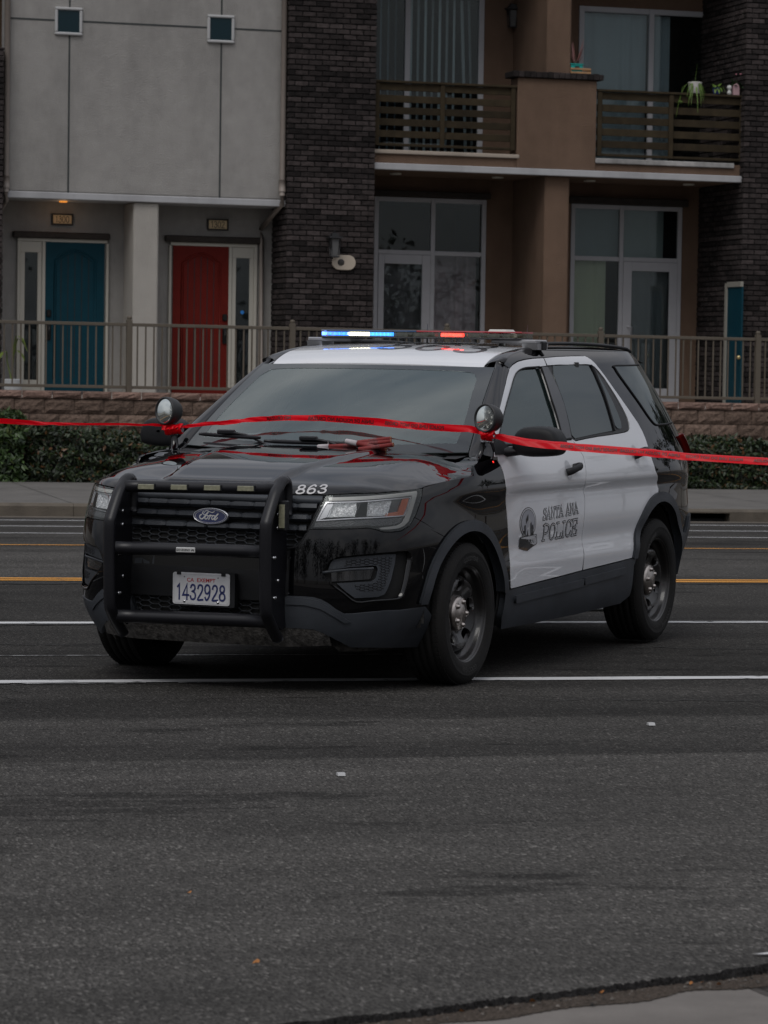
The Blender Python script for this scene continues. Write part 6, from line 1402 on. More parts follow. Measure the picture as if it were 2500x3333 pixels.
panel('inner_reflector', H([('ZH',448,450),('ZH',520,447),('ZH',470,590),('ZH',350,634)]), LNS, lmp, -.016, .01, h=.03, both=True)
def bowl(name, pts, off, dep, mat, par, k=16):
    """faceted reflector bowl sunk behind its outline"""
    uv = H(pts); c = np.mean(uv, 0); L_ = np.array(dens(uv, .02)); g = []
    for f_, d in ((1, 0), (.9, .35), (.7, .75), (.45, 1), (.2, 1.05)):
        q = c+(L_-c)*f_; p, n = surfP(q, off-dep*d); g.append(p)
    mb = MB(); mb.grid(g, closev=True, smooth=False); p, n = surfP(np.array([c]), off-dep*1.05); o_ = len(mb.v)-len(L_); mb.add([p[0]]+list(g[-1]), [(0, i+1, (i+1) % len(L_)+1) for i in range(len(L_))]); o = build(name, mb, mat, par[0], local=True); mirrored(name, o, mat, par[1])
FACET = M('faceted_reflector', (.88, .89, .90), .2, metal=.35, bump=.9, bs=55)
bowl('reflector_bowl', [('ZH',530,450),('ZH',770,444),('ZH',775,520),('ZH',752,596),('ZH',440,606),('ZH',478,520)], -.012, .016, FACET, lmp)
bowl('reflector_bowl', [('ZH',900,440),('ZH',1160,422),('ZH',1140,500),('ZH',1112,586),('ZH',885,594),('ZH',890,520)], -.012, .016, FACET, lmp)
panel('lamp_divider', H([('ZH',822,440),('ZH',895,438),('ZH',880,592),('ZH',760,612)]), LNS, lmp, -.010, .012, h=.03, both=True)
panel('louvre', H([('ZH',1165,424),('ZH',1265,412),('ZH',1225,545),('ZH',1120,560)]), M('louvre_grey', (.06, .062, .066), .4), lmp, -.02, .01, h=.03, both=True)
panel('side_marker', H([('ZH',1282,404),('ZH',1355,396),('ZH',1325,500),('ZH',1294,578),('ZH',1085,594),('ZH',1108,560),('ZH',1232,542)]), AMB, lmp, -.015, .012, h=.025, both=True)
panel('light_guide', H([('ZH',462,388),('ZH',800,378),('ZH',1100,358),('ZH',1300,336),('ZH',1425,320),('ZH',1432,345),('ZH',1405,450),('ZH',1372,560),('ZH',1338,650),('ZH',1290,700),('ZH',1230,725),('ZH',1120,738),('ZH',1040,738),('ZH',1010,722),('ZH',1150,706),('ZH',1220,692),('ZH',1262,665),('ZH',1300,600),('ZH',1335,520),('ZH',1375,392),('ZH',1370,370),('ZH',1100,398),('ZH',800,418),('ZH',470,425)]), LGT, lmp, -.007, .02, h=.022, both=True)
panel('lower_signal', H([('ZH',318,662),('ZH',700,640),('ZH',1000,626),('ZH',1285,605),('ZH',1262,655),('ZH',1200,682),('ZH',1040,698),('ZH',960,700),('ZH',900,690),('ZH',700,702),('ZH',295,712)]), M('signal_housing', (.17, .175, .18), .3, bump=.8, bs=120), lmp, -.014, .02, h=.03, both=True)
panel('lens', hl_o, CLR, lmp, .001, .012, h=.035, both=True, gap=.003)

# -- fog lamp surrounds ------------------------------------------------------------------
fr_in = panel('fog_lamp_recess', fog_o, M('recess_satin', (.008, .008, .009), .4), car, -.050, .006, h=.035, both=True)
fc = H([('Z2',452,945),('Z2',468,900),('Z2',490,874),('Z2',560,862),('Z2',700,850),('Z2',860,840),('Z2',925,838),('Z2',918,900),('Z2',895,1000),('Z2',862,1085),('Z2',845,1112),('Z2',800,1130),('Z2',700,1136),('Z2',640,1138),('Z2',580,1095),('Z2',512,1035),('Z2',600,1030),('Z2',760,1022),('Z2',785,1000),('Z2',800,940),('Z2',790,918),('Z2',760,914),('Z2',600,926)])
fs_ = panel('fog_lamp_surround', fc, PLG, fr_in, -.016, .035, h=.022, both=True)
hx1 = H([('Z2',580,875),('Z2',800,862),('Z2',905,855),('Z2',895,900),('Z2',868,1000),('Z2',835,1085),('Z2',700,1092),('Z2',655,1085),('Z2',635,1045),('Z2',770,1035),('Z2',800,1010),('Z2',820,930),('Z2',800,905),('Z2',565,918)])
hq = honey('honeycomb_texture', hx1, PLA, fs_[0], -.0155, .026, .003, surf=surfP, stretch=1.2); mirrored('honeycomb_texture', hq, PLA, fs_[1])
panel('fog_lamp', H([('Z2',475,960),('Z2',600,945),('Z2',768,935),('Z2',772,945),('Z2',755,1000),('Z2',740,1008),('Z2',600,1018),('Z2',478,1024)]), M('smoked_lens', (.006, .006, .007), .1, coat=1), fr_in, -.022, .02, h=.03, both=True)
strip('surround_lip', H([('Z2',412,961),('Z2',480,954),('Z2',600,942),('Z2',765,934)]), .006, PLG, fs_, -.010)
strip('surround_lip', H([('Z2',1012,850),('Z2',1012,880),('Z2',998,960),('Z2',980,1040),('Z2',958,1110),('Z2',935,1135),('Z2',880,1145),('Z2',760,1153),('Z2',640,1162),('Z2',560,1105),('Z2',472,1042)]), .006, BLK_P, fs_, .002)

# -- wheels ----------------------------------------------------------------------
def rt_(p): return p
def wheel_obj(loc, flip, spin, steer=0.):
    w = bpy.data.objects.new('wheel', None); COL.objects.link(w); w.parent = car; w.location = loc; w.rotation_euler = (0, 0, (math.pi if flip else 0)+steer); return w
prof = [(.232,.088),(.236,.104),(.246,.113),(.262,.120),(.285,.1225),(.300,.1215),(.304,.1235),(.308,.1215),(.325,.117),(.338,.108),(.347,.098),(.350,.090),(.3515,.080),(.352,.062),(.346,.060),(.346,.052),(.352,.050),(.352,.022),(.346,.020),(.346,.012),(.352,.010),(.352,-.012),(.346,-.014),(.346,-.022),(.352,-.024),(.352,-.052),(.346,-.054),(.346,-.062),(.3515,-.064),(.350,-.090),(.338,-.108),(.285,-.122),(.246,-.113),(.232,-.088)]
mb = MB(); mb.lathe(prof, (0, 0, 0), (0, 1, 0), 120)
for k in range(90):      # shoulder tread blocks
    a_ = 2*math.pi*k/90; 
    def tf(x, y, z, a_=a_): return (x*math.cos(a_)-z*math.sin(a_), y, x*math.sin(a_)+z*math.cos(a_))
    mb.box((-.0085, .070, .3475), (.0085, .0935, .3530), tf); mb.box((-.0085, -.0935, .3475), (.0085, -.070, .3530), tf)
TYRE = mb
def tyre_text(word, a0, R0, hgt, yoff):
    tv, tf_, tw = text_mesh(word, 0, .02); k = hgt; vs = []
    for x, y in tv:
        ang = a0+(x-tw/2)*k/R0; r = R0-hgt/2+y*k; vs.append((r*math.cos(ang), yoff+.0, r*math.sin(ang)))
    return vs, tf_
RIMP = [(.2335,.090),(.236,.106),(.2455,.110),(.2475,.105),(.243,.1015),(.232,.098),(.227,.086),(.2255,.070),(.219,.058),(.209,.052),(.203,.03),(.201,0),(.200,-.10)]
def hgt(r): return np.interp(r, [0,.05,.085,.10,.125,.150,.168,.180,.190,.2005], [.052,.052,.050,.050,.062,.074,.076,.066,.048,.030])
def surfD(uv, off=0.):
    uv = np.asarray(uv, float); r = np.hypot(uv[:, 0], uv[:, 1]); e = 2e-3; a = np.arctan2(uv[:, 1], uv[:, 0]); rib = .006*np.cos(5*(a-math.pi/2+math.pi/5))*sstep(.09, .13, r)*sstep(.19, .16, r)
    dh = (hgt(r+e)-hgt(r-e))/(2*e); n = np.stack([-dh*np.cos(a), np.ones_like(r), -dh*np.sin(a)], 1); n /= np.linalg.norm(n, axis=1)[:, None]; return np.stack([uv[:, 0], hgt(r)+rib, uv[:, 1]], 1)+n*off, n
holes = []
for k in range(5):
    a0 = math.pi/2+2*math.pi*k/5; base_ = [(.112, -.10), (.118, -.22), (.135, -.27), (.160, -.235), (.172, -.13), (.174, 0), (.172, .13), (.160, .235), (.135, .27), (.118, .22), (.112, .10)]
    holes.append([np.array((r*math.cos(a0+q), r*math.sin(a0+q))) for r, q in catm(base_, 3, closed=True)])
disc_out = [np.array((.2005*math.cos(q), .2005*math.sin(q))) for q in np.linspace(0, 2*math.pi, 90, endpoint=False)]
tmpD = panel('disc', disc_out, STL, car, 0, .004, holes=holes, surf=surfD, h=.011, hdepth=.022)
MESH = {'disc': tmpD.data}; bpy.data.objects.remove(tmpD)
def mk(name, mbx, mats): o = build(name, mbx, mats, car, local=True); me = o.data; bpy.data.objects.remove(o); return me
MESH['tyre'] = mk('tyre', TYRE, RUB)
mb = MB(); mb.lathe(RIMP, (0, 0, 0), (0, 1, 0), 96); MESH['rim'] = mk('rim', mb, STL)
mb = MB(); mb.lathe([(.088,.046),(.089,.056),(.084,.068),(.074,.074),(.052,.077),(.040,.083),(.022,.087),(.001,.088)], (0, 0, 0), (0, 1, 0), 60); MESH['hub_cap'] = mk('hub_cap', mb, HUBM)
mb = MB()
for k in range(5):
    mb = MB(); a_ = math.pi/2+2*math.pi*k/5+.35; c = (.060*math.cos(a_), .0725, .060*math.sin(a_)); mb.lathe([(.020, .0), (.0195, .0035), (.016, .004), (.015, .001), (.0115, .001), (.011, .012), (.007, .016), (.001, .017)], c, (0, 1, 0), 16); MESH['lug_nut%d' % k] = mk('lug_nut', mb, HUBM)
mb = MB(); mb.lathe([(.20, -.02), (.001, -.02)], (0, 0, 0), (0, 1, 0), 40); mb.lathe([(.165, .0), (.165, .012), (.06, .014)], (0, 0, 0), (0, 1, 0), 40); MESH['brake_disc'] = mk('brake_disc', mb, M('brake_metal', (.02, .017, .015), .6, metal=.3, var=.4))
mb = MB()
for wd_, a0 in (('GOODYEAR', math.pi/2), ('GOODYEAR', -math.pi/2)): vs, fs = tyre_text(wd_, a0, .277, .024, .1236); mb.add(vs, fs)
MESH['sidewall_lettering'] = mk('sidewall_lettering', mb, M('raised_rubber', (.030, .029, .028), .6))
for x0, s_, sp_, stc in ((0, 1, .0, -.015), (0, -1, 1.1, -.015), (WB, 1, .55, 0), (WB, -1, 2, 0)):
    w = wheel_obj((x0, s_*.850, HUB_Z), s_ < 0, sp_, stc)
    for nm in ('tyre', 'rim', 'disc', 'hub_cap', 'lug_nut0', 'lug_nut1', 'lug_nut2', 'lug_nut3', 'lug_nut4', 'brake_disc', 'sidewall_lettering'):
        n_ = 'wheel_disc' if nm == 'disc' else nm.rstrip('01234')
        o = link(n_, MESH[nm], w); o.rotation_euler = (0, sp_, 0)

# -- push bar ----------------------------------------------------------------------
TB = .014   # it sits a touch crooked
pb = bpy.data.objects.new('push_bar', None); COL.objects.link(pb); pb.parent = car
def tz(p): return (p[0], p[1], p[2]+TB*p[1])
for s_ in (1, -1):
    y = s_*.415; pth = [(.958, .86), (.956, .95), (.962, 1.0), (.985, 1.022), (1.015, 1.018), (1.045, .995), (1.09, .955), (1.165, .845), (1.180, .80), (1.178, .62), (1.170, .43), (1.150, .385), (1.10, .33), (1.035, .272)]
    c = catm([tz((x, y, z)) for x, z in pth], 4); mb = MB(); mb.tube(c, .0245, 12, sc=(1.25, .95), up=(0, 1, 0) if False else (1, 0, .3)); build('upright', mb, SAT, pb, local=True)
    pl = [(.962, .97), (.99, .985), (1.03, .975), (1.08, .92), (1.15, .82), (1.165, .79), (1.16, .44), (1.09, .36), (1.0, .31), (.955, .33), (.955, .60)]
    mb = MB(); mb.prism(pl, -.0035, .0035, lambda a, b, c_, y=y, s_=s_: tz((a, y-s_*.0+c_, b))); o = build('side_plate', mb, SAT, pb, local=True)
    mb = MB()
    for bx, bz in ((1.06, .865), (1.06, .80), (1.085, .66), (1.10, .66), (1.075, .47), (1.09, .47), (1.05, .55)):
        for q in (1, -1): mb.lathe([(.009, 0), (.008, .006), (.001, .007)], tz((bx, y+q*.004, bz)), (0, q, 0), 8)
    build('bolt', mb, CHR, o, local=True)
for nm, x, z, r in (('top_bar', 1.045, .984, .029), ('middle_bar', 1.150, .692, .031), ('bottom_bar', 1.115, .362, .032)):
    mb = MB(); mb.tube([tz((x, y, z)) for y in np.linspace(-.405, .405, 8)], r, 20); o = build('crossbar', mb, SAT, pb, local=True)
    if nm == 'top_bar':
        for yy in (-.274, -.097, .081, .258):
            mb = MB(); mb.bbox((x+.010, yy-.048, z-.017), (x+.036, yy+.048, z+.017), .004, lambda a, b, c: tz((a, b, c))); l_ = build('warning_light', mb, PLA, pb, local=True)
            mb = MB(); mb.bbox((x+.030, yy-.043, z-.0125), (x+.039, yy+.043, z+.0125), .002, lambda a, b, c: tz((a, b, c))); build('lens', mb, M('yellowed_lens', (.22, .215, .15), .25, coat=.8, var=.25, vs=60), l_, local=True)
    if nm == 'middle_bar':
        mb = MB(); mb.bbox((x+.024, -.056, z-.0125), (x+.0335, .046, z+.0125), .003, lambda a, b, c: tz((a, b, c))); bd = build('badge', mb, M('badge_white', (.45, .45, .44), .4), o, local=True)
        tv, tf_, tw = text_mesh('GO RHINO', .25, .03); mb = MB(); k = .073/tw; mb.add([tz((x+.0341, -.052+a*k, z-.0055+b*.0105)) for a, b in tv], tf_)
        mb.add([tz((x+.0341, .0265+a, z-.0055+b)) for a, b in ((0, 0), (.004, 0), (.005, .004), (.009, .004), (.010, 0), (.014, 0), (.014, .010), (.011, .008), (.006, .010), (.001, .008))], [tuple(range(10))]); build('badge_lettering', mb, DARK, bd, local=True)
for s_ in (1, -1):
    y = s_*.447; mb = MB(); mb.bbox((1.035, y-.020, .785), (1.075, y+.022, .93), .006, tz if False else (lambda a, b, c: tz((a, b, c)))); mb.tube([tz((1.05, s_*.42, .90)), tz((1.05, s_*.445, .90))], .01, 6); l_ = build('side_warning_light', mb, PLA, pb, local=True)
    mb = MB(); mb.bbox((1.071, y-.014, .80), (1.081, y+.016, .912), .002, lambda a, b, c: tz((a, b, c))); build('lens', mb, M('yellowed_lens', (.22, .215, .15), .25, coat=.8, var=.25, vs=60), l_, local=True)

# -- door mirrors -----------------------------------------------------------------------
def mirror_geo(mb):
    out = [(.995, 1.262), (1.03, 1.272), (1.09, 1.274), (1.14, 1.269), (1.175, 1.252), (1.197, 1.222), (1.206, 1.19), (1.203, 1.155), (1.185, 1.132), (1.14, 1.122), (1.06, 1.117), (1.0, 1.122), (.965, 1.135), (.945, 1.160), (.948, 1.20), (.965, 1.24)]
    c = np.mean(out, 0); out = np.array(catm(out, 3, closed=True)); rows = []
    for x, k in ((-.70, .93), (-.705, .985), (-.69, 1.0), (-.66, 1.0), (-.60, .985), (-.585, .955), (-.573, .90), (-.564, .78), (-.560, .55), (-.558, .3), (-.557, .08)): rows.append([(x, c[0]+(a-c[0])*k, c[1]+(b-c[1])*k+.006*(1-k)) for a, b in out])
    mb.grid(rows, closev=True, flip=True)
    mb.grid([[(-.56-.02*i/6, .885+.13*i/6, 1.142+.012*math.cos(q)*1.9-.004*i/6), ] for i in range(1) for q in (0,)]) if False else None
    mb.tube([(-.56, .86, 1.135), (-.60, .92, 1.140), (-.63, .99, 1.148), (-.64, 1.04, 1.155)], [.034, .031, .028, .026], 12, sc=(1.7, .8), up=(0, 0, 1))
mo = both('side_mirror', mirror_geo, PLA, (car, car))
def mglass(mb): mb.prism(rrect(.21, .115, .035), -.7065, -.704, lambda a, b, c: (c, 1.08+a, 1.198+b))
both('mirror_glass', mglass, M('mirror_silver', (.7, .7, .7), .03, metal=1), mo)
def sail(mb): mb.prism([(-.42, 1.13), (-.64, 1.13), (-.62, 1.17), (-.50, 1.245), (-.44, 1.20)], 0, .012, lambda a, b, c: (a, float(_sideY(b)[0, 0])*1.0+c+.0, b))
both('mirror_base', sail, PLA, mo)

# -- spotlights on the pillars ---------------------------------------------------------------
def spot(cy, s_):
    c = np.array((-.33, cy, 1.315)); n = np.array((.935, -.35, .045)); n /= np.linalg.norm(n)
    mb = MB(); mb.lathe([(.001, -.085), (.030, -.083), (.052, -.072), (.066, -.052), (.0735, -.020), (.0745, .0), (.0735, .012), (.069, .016), (.064, .014), (.063, .006)], c, n, 48)
    o = build('spotlight', mb, M('spot_rubber', (.012, .012, .013), .5), car, local=True)
    mb = MB(); mb.lathe([(.063, .003), (.05, -.010), (.001, -.014)], c, n, 32); build('lamp_bowl', mb, M('lamp_bowl_grey', (.075, .078, .07), .45, spec=.3), o, local=True); mb = MB(); u = np.cross(n, (0, 0, 1)); u /= np.linalg.norm(u); w = np.cross(n, u); ring = [(0, 0)]+[(.039*math.cos(q), .039*math.sin(q)) for q in np.linspace(.3, 2*math.pi+.3, 8, endpoint=False)]
    for a, b in ring: mb.lathe([(.0112, .000), (.009, -.006), (.005, -.009), (.004, -.004), (.001, .0)], c+u*a+w*b, n, 14)
    build('reflector', mb, M('led_reflector', (.42, .42, .39), .25, metal=.7), o, local=True)
    mb = MB(); mb.lathe([(.0635, .009), (.04, .012), (.001, .013)], c, n, 32); build('lens', mb, CLR, o, local=True)
    kn = np.array((-.36, cy-.0+.02*1, 1.215)) if s_ > 0 else np.array((-.35, cy+.055, 1.215))
    e_ = np.array((-.37, s_*.885, 1.205)); mb = MB(); mb.tube([c-n*.035+np.array((0, 0, -.06)), kn+np.array((0, 0, .012))], .012, 10); mb.tube([kn+np.array((0, s_*.022, .0)), kn-np.array((0, s_*.035, .0))], .0155, 12); mb.lathe([(.001, -.02), (.018, -.018), (.02, 0), (.018, .018), (.001, .02)], kn, (0, 1, 0), 12)
    mb.bbox(tuple(np.minimum(e_, kn)-.016), tuple(np.maximum(e_, kn)+.012), .006); build('bracket', mb, M('worn_chrome', (.45, .46, .48), .25, metal=.9, bump=.4, bs=60), o, local=True)
    mb = MB(); mb.tube([e_+np.array((.0, 0, .02)), (-.355, s_*.872, 1.15), (-.33, s_*.855, 1.09)], [.014, .020, .024], 10, sc=(1, .7)); build('mount_arm', mb, BLK_P, o, local=True)
    return o
s1 = spot(.908, 1); s2 = spot(-.912, -1); tag(s1, 'spotlight beside the lettered door'); tag(s2, 'spotlight on the far windscreen pillar')
# small red repeater under the left spotlight, at the fender corner
def rep(mb):
    c = np.array((-.40, .925, 1.085)); mb.prism([(-.05, -.01), (-.02, .035), (.03, .035), (.045, .0), (.02, -.035), (-.03, -.04)], -.012, .012, lambda a, b, c_: (c[0]-a, c[1]+c_*.6+.0, c[2]+b))
rp2 = both('fender_lamp', rep, M('smoke_black', (.008, .008, .009), .15, coat=1), (car, car))
mb = MB(); mb.bbox((-.372, .931, 1.066), (-.352, .938, 1.100), .003); build('red_led', mb, M('red_led_lit', (.6, .02, .02), .3, emit=(1, .02, .01), es=1.1), rp2[0], local=True)

INKD = M('decal_black', (.006, .006, .008), .4, coat=.6)
# -- light bar -------------------------------------------------------------------------
lb = bpy.data.objects.new('light_bar', None); COL.objects.link(lb); lb.parent = car
LX = -1.67
def barshape(y0, y1, z0, z1, hw, taper=True, n=24):
    rows = []
    for y in np.linspace(y0, y1, n):
        e = max(0, (abs(y)-.50)/.10) if taper else 0; w = hw*(1-.38*e*e); rows.append([(LX+w, y, z0), (LX+w+.004, y, (z0+z1)/2), (LX+w, y, z1), (LX-w, y, z1), (LX-w-.004, y, (z0+z1)/2), (LX-w, y, z0)])
    mb = MB(); mb.grid(rows, closev=True, smooth=False, flip=True); mb.add(rows[0], [tuple(range(6))]); mb.add(rows[-1], [tuple(reversed(range(6)))]); return mb
BARB = M('bar_base', (.03, .03, .032), .5); BLUL = M('blue_lens', (.01, .06, .35), .15, coat=1); 
build('bar_base', barshape(-.598, .598, 1.719, 1.727, .135), BARB, lb, local=True)
clens = glass_mat('bar_clear_lens', (.10, .10, .07), .75, .03, 1.5)
build('clear_lens', barshape(-.597, .597, 1.727, 1.752, .132), clens, lb, local=True)
build('blue_lid', barshape(-.600, -.001, 1.753, 1.762, .136), M('blue_lid_plastic', (.01, .05, .14), .2, coat=1), lb, local=True)
build('red_lid', barshape(.001, .600, 1.753, 1.762, .136), M('red_lid_plastic', (.34, .012, .02), .2, coat=1), lb, local=True)
def led(y0, y1, col, es, nm, n=6):
    mb = MB(); w = (y1-y0)/n
    for i in range(n): mb.bbox((LX+.085, y0+w*i+w*.10, 1.7305), (LX+.119, y0+w*(i+1)-w*.10, 1.7500), .002)
    build(nm, mb, M(nm, (.8, .8, .8), .4, emit=col, es=es), lb, local=True)
led(-.585, -.42, (.014, .17, 1.), 3.0, 'blue_led'); led(-.415, -.30, (1, .95, .72), 5., 'white_led', 5); led(-.295, -.155, (.016, .20, 1.), 3.6, 'blue_led', 6); led(.135, .265, (1., .022, .012), 5.2, 'red_led', 5)
mb = MB()
for y0 in (-.14, -.03, .02, .29, .40, .50): mb.bbox((LX+.06, y0, 1.729), (LX+.11, y0+.08, 1.749), .002)
build('unlit_module', mb, M('unlit_led', (.16, .155, .12), .35, var=.4, vs=50), lb, local=True)
for s_ in (-1, 1):
    z_ = 1.672; mb = MB(); mb.bbox((LX-.085, min(s_*.42, s_*.685), 1.698), (LX+.085, max(s_*.42, s_*.685), 1.720), .006); mb.prism([(-.085, 0), (.085, 0), (.07, -.035), (-.07, -.035)], min(s_*.60, s_*.69), max(s_*.60, s_*.69), lambda a, b, c: (LX+a, c, 1.70+b)); build('mounting_foot', mb, M('foot_grey', (.30, .30, .31), .4, metal=.3), lb, local=True)
    mb = MB(); mb.bbox((LX-.045, min(s_*.655, s_*.70), 1.665), (LX+.02, max(s_*.655, s_*.70), 1.712), .006); build('hook_strap', mb, PLA, lb, local=True)
    strip_pts = [P(u_at(LX-.02, z), z)[0]*np.array([1, s_, 1])+np.array((0, s_*.003, 0)) for z in (1.665, 1.65, 1.635)]; mb = MB(); mb.tube([np.array((LX-.02, s_*.64, 1.685))]+strip_pts, .016, 6, sc=(1.3, .25), up=(0, 1, 0)); build('hook_strap', mb, PLA, lb, local=True)
mb = MB(); mb.bbox((LX-.22, .325, 1.725), (LX-.09, .447, 1.775), .012); mb.tube([(LX-.15, .39, 1.69), (LX-.15, .39, 1.73)], .02, 8); build('antenna_dome', mb, M('dome_cream', (.50, .50, .46), .4), car, local=True)
for y in (-.045, .552): mb = MB(); mb.tube([(LX-.12, y, 1.69), (LX-.12, y, 1.76), (LX-.12, y+.002, 1.800)], [.006, .003, .002], 6); build('whip_antenna', mb, M('antenna_metal', (.2, .2, .2), .3, metal=.8), car, local=True)

# roof lettering patches seen at a grazing angle
G_, W_ = glyphs('863', .13, False, .16, 1.1); mb = MB()
for i, (vs, fs) in enumerate(G_):
    q = np.array([(-1.18-.36*y, -.10+(x/W_)*.62) for x, y in vs]); mb.add(surfR(q, .0012+.00008*i)[0], fs)
build('roof_number', mb, INKD, roof, local=True)

# -- wipers ------------------------------------------------------------------------
def wiper(y0, yh, y1, parm):
    f = lambda y, o: tuple(WS(np.array([y/.80]), np.array([parm+.0]))[0]+np.array((.028+o, 0, .020+o*.6)))
    mb = MB(); mb.tube([f(y, 0) for y in np.linspace(y0, y1, 10)], [.006]+[.0095]*8+[.006], 8, sc=(.7, 1.1)); o = build('wiper', mb, SAT, car, local=True)
    mb = MB(); h0 = np.array(f(yh, .012)); mb.bbox(tuple(h0+np.array((-.016, -.055, .002))), tuple(h0+np.array((.012, .045, .026))), .006); mb.tube([h0+np.array((0, .04, .01)), h0+np.array((.01, .12, .0)), h0+np.array((.02, .24, -.045)), h0+np.array((.02, .30, -.075))], [.012, .011, .010, .012], 8, sc=(1, .6)); build('wiper_arm', mb, SAT, o, local=True)
wiper(-.74, -.535, -.32, .085); wiper(-.285, -.01, .33, .055)

# -- side lettering -----------------------------------------------
WHTD = M('decal_white', (.52, .53, .55), .35, coat=.6)
def quadmap(c4, fx_, fy_):
    (x0, y0), (x1, y1), (x2, y2), (x3, y3) = c4   # bottom left, bottom right, top right, top left
    return ((x0*(1-fx_)+x1*fx_)*(1-fy_)+(x3*(1-fx_)+x2*fx_)*fy_, (y0*(1-fx_)+y1*fx_)*(1-fy_)+(y3*(1-fx_)+y2*fx_)*fy_)
def decal(word, c4, w, name, wf, sp__, k='SA', lay=((0, 1.0), (1, .36)), mats=None, base=.0010, par=None, serif=True):
    cs = [hit(k, *c) for c in c4]
    for li, kk in lay:
        G_, W_ = glyphs(word, w*kk, serif, sp__, wf); mb = MB()
        for i, (vs, fs) in enumerate(G_):
            uv = [np.array(quadmap([(c[0], c[1]) for c in cs], x/W_, y)) for x, y in vs]; p, n = surfP(np.array(uv), base+.0012*li+.00006*i); mb.add(p, fs)
        build(name, mb, mats[li], par, local=True)
decal('SANTA ANA', [(700, 512), (1338, 380), (1328, 203), (712, 318)], .215, 'side_lettering', .92, .10, mats=(INKD, WHTD), par=doorsF[0])
decal('POLICE', [(690, 885), (1305, 770), (1330, 492), (720, 612)], .175, 'side_lettering', 1.0, .10, mats=(INKD, WHTD), par=doorsF[0])
cs_ = {}
def sa(x, y, off): u = hit('SA', x, y); return surfP(np.array([u]), off)[0][0]
def sapoly(name, pts, off, mat, par): mb = MB(); p = [sa(x, y, off) for x, y in pts]; c = np.mean(p, 0); mb.add([c]+p, [(0, i+1, (i+1) % len(p)+1) for i in range(len(p))]); return build(name, mb, mat, par, local=True)
def so(rx, ry, n=40): return [(430+rx*math.cos(q), 560+ry*math.sin(q)+(-.20*(rx*math.cos(q)))*.6) for q in np.linspace(0, 2*math.pi, n, endpoint=False)]
seal = sapoly('city_seal', so(148, 278), .0010, INKD, doorsF[0]); sapoly('seal_ring', so(138, 264), .0016, WHTD, seal); sapoly('seal_ring', so(124, 240), .0021, INKD, seal); sapoly('seal_sky', so(116, 228), .0026, M('seal_grey', (.30, .31, .34), .4), seal)
sapoly('seal_tower', [(385, 800), (392, 500), (432, 405), (434, 800)], .0031, INKD, seal); sapoly('seal_tower', [(434, 800), (434, 470), (472, 500), (470, 795)], .0032, M('seal_pale', (.40, .41, .42), .4), seal)
for pts in ([(332, 810), (338, 715), (372, 700), (380, 805)], [(470, 790), (470, 565), (490, 550), (492, 785)], [(495, 780), (500, 600), (520, 590), (525, 775)], [(358, 805), (360, 615), (384, 600), (386, 802)]): sapoly('seal_tower', pts, .0035, INKD, seal)
sapoly('seal_banner', [(262, 1030), (278, 825), (580, 762), (588, 925), (575, 945), (412, 1068)], .0040, INKD, seal); sapoly('seal_banner', [(275, 1020), (290, 835), (572, 775), (578, 918), (565, 935), (412, 1050)], .0044, WHTD, seal); sapoly('seal_banner', [(286, 990), (300, 850), (563, 792), (568, 900), (560, 915)], .0048, INKD, seal); sapoly('seal_banner', [(300, 1008), (550, 950), (412, 1030)], .0049, INKD, seal)
decal('SANTA ANA', [(292, 965), (560, 905), (556, 825), (308, 885)], .19, 'seal_lettering', .9, .08, lay=((0, 1.),), mats=(WHTD,), base=.0053, par=seal)

# ================================================================ LOOSE THINGS ROUND THE CAR
def W3(p): return toworld(np.array(p, float))
# red tape: from beyond the left edge, round both spotlights, off to the right
TAPE = bpy.data.materials.new('red_tape_film'); TAPE.use_nodes = True; nt = TAPE.node_tree; b = nt.nodes['Principled BSDF']; b.inputs['Base Color'].default_value = (.78, .002, .012, 1); b.inputs['Roughness'].default_value = .32; b.inputs['Specular IOR Level'].default_value = .25; b.inputs['Coat Weight'].default_value = 0.
tl_ = N(nt, 'ShaderNodeBsdfTranslucent'); tl_.inputs[0].default_value = (1., .003, .015, 1); ms = N(nt, 'ShaderNodeMixShader'); ms.inputs[0].default_value = .40; nt.links.new(b.outputs[0], ms.inputs[1]); nt.links.new(tl_.outputs[0], ms.inputs[2]); nt.links.new(ms.outputs[0], nt.nodes['Material Output'].inputs[0])
L_spot = np.array((-.35, .925, 1.232)); R_spot = np.array((-.35, -.87, 1.225))
def worldpx(k, x, y, yy):     # point on the pixel's ray at world depth yy
    d = ray(*px(k, x, y)); return np.array([0, 0, CAM_H])+d/d[1]*yy
dL = W3(L_spot); dR = W3(R_spot)
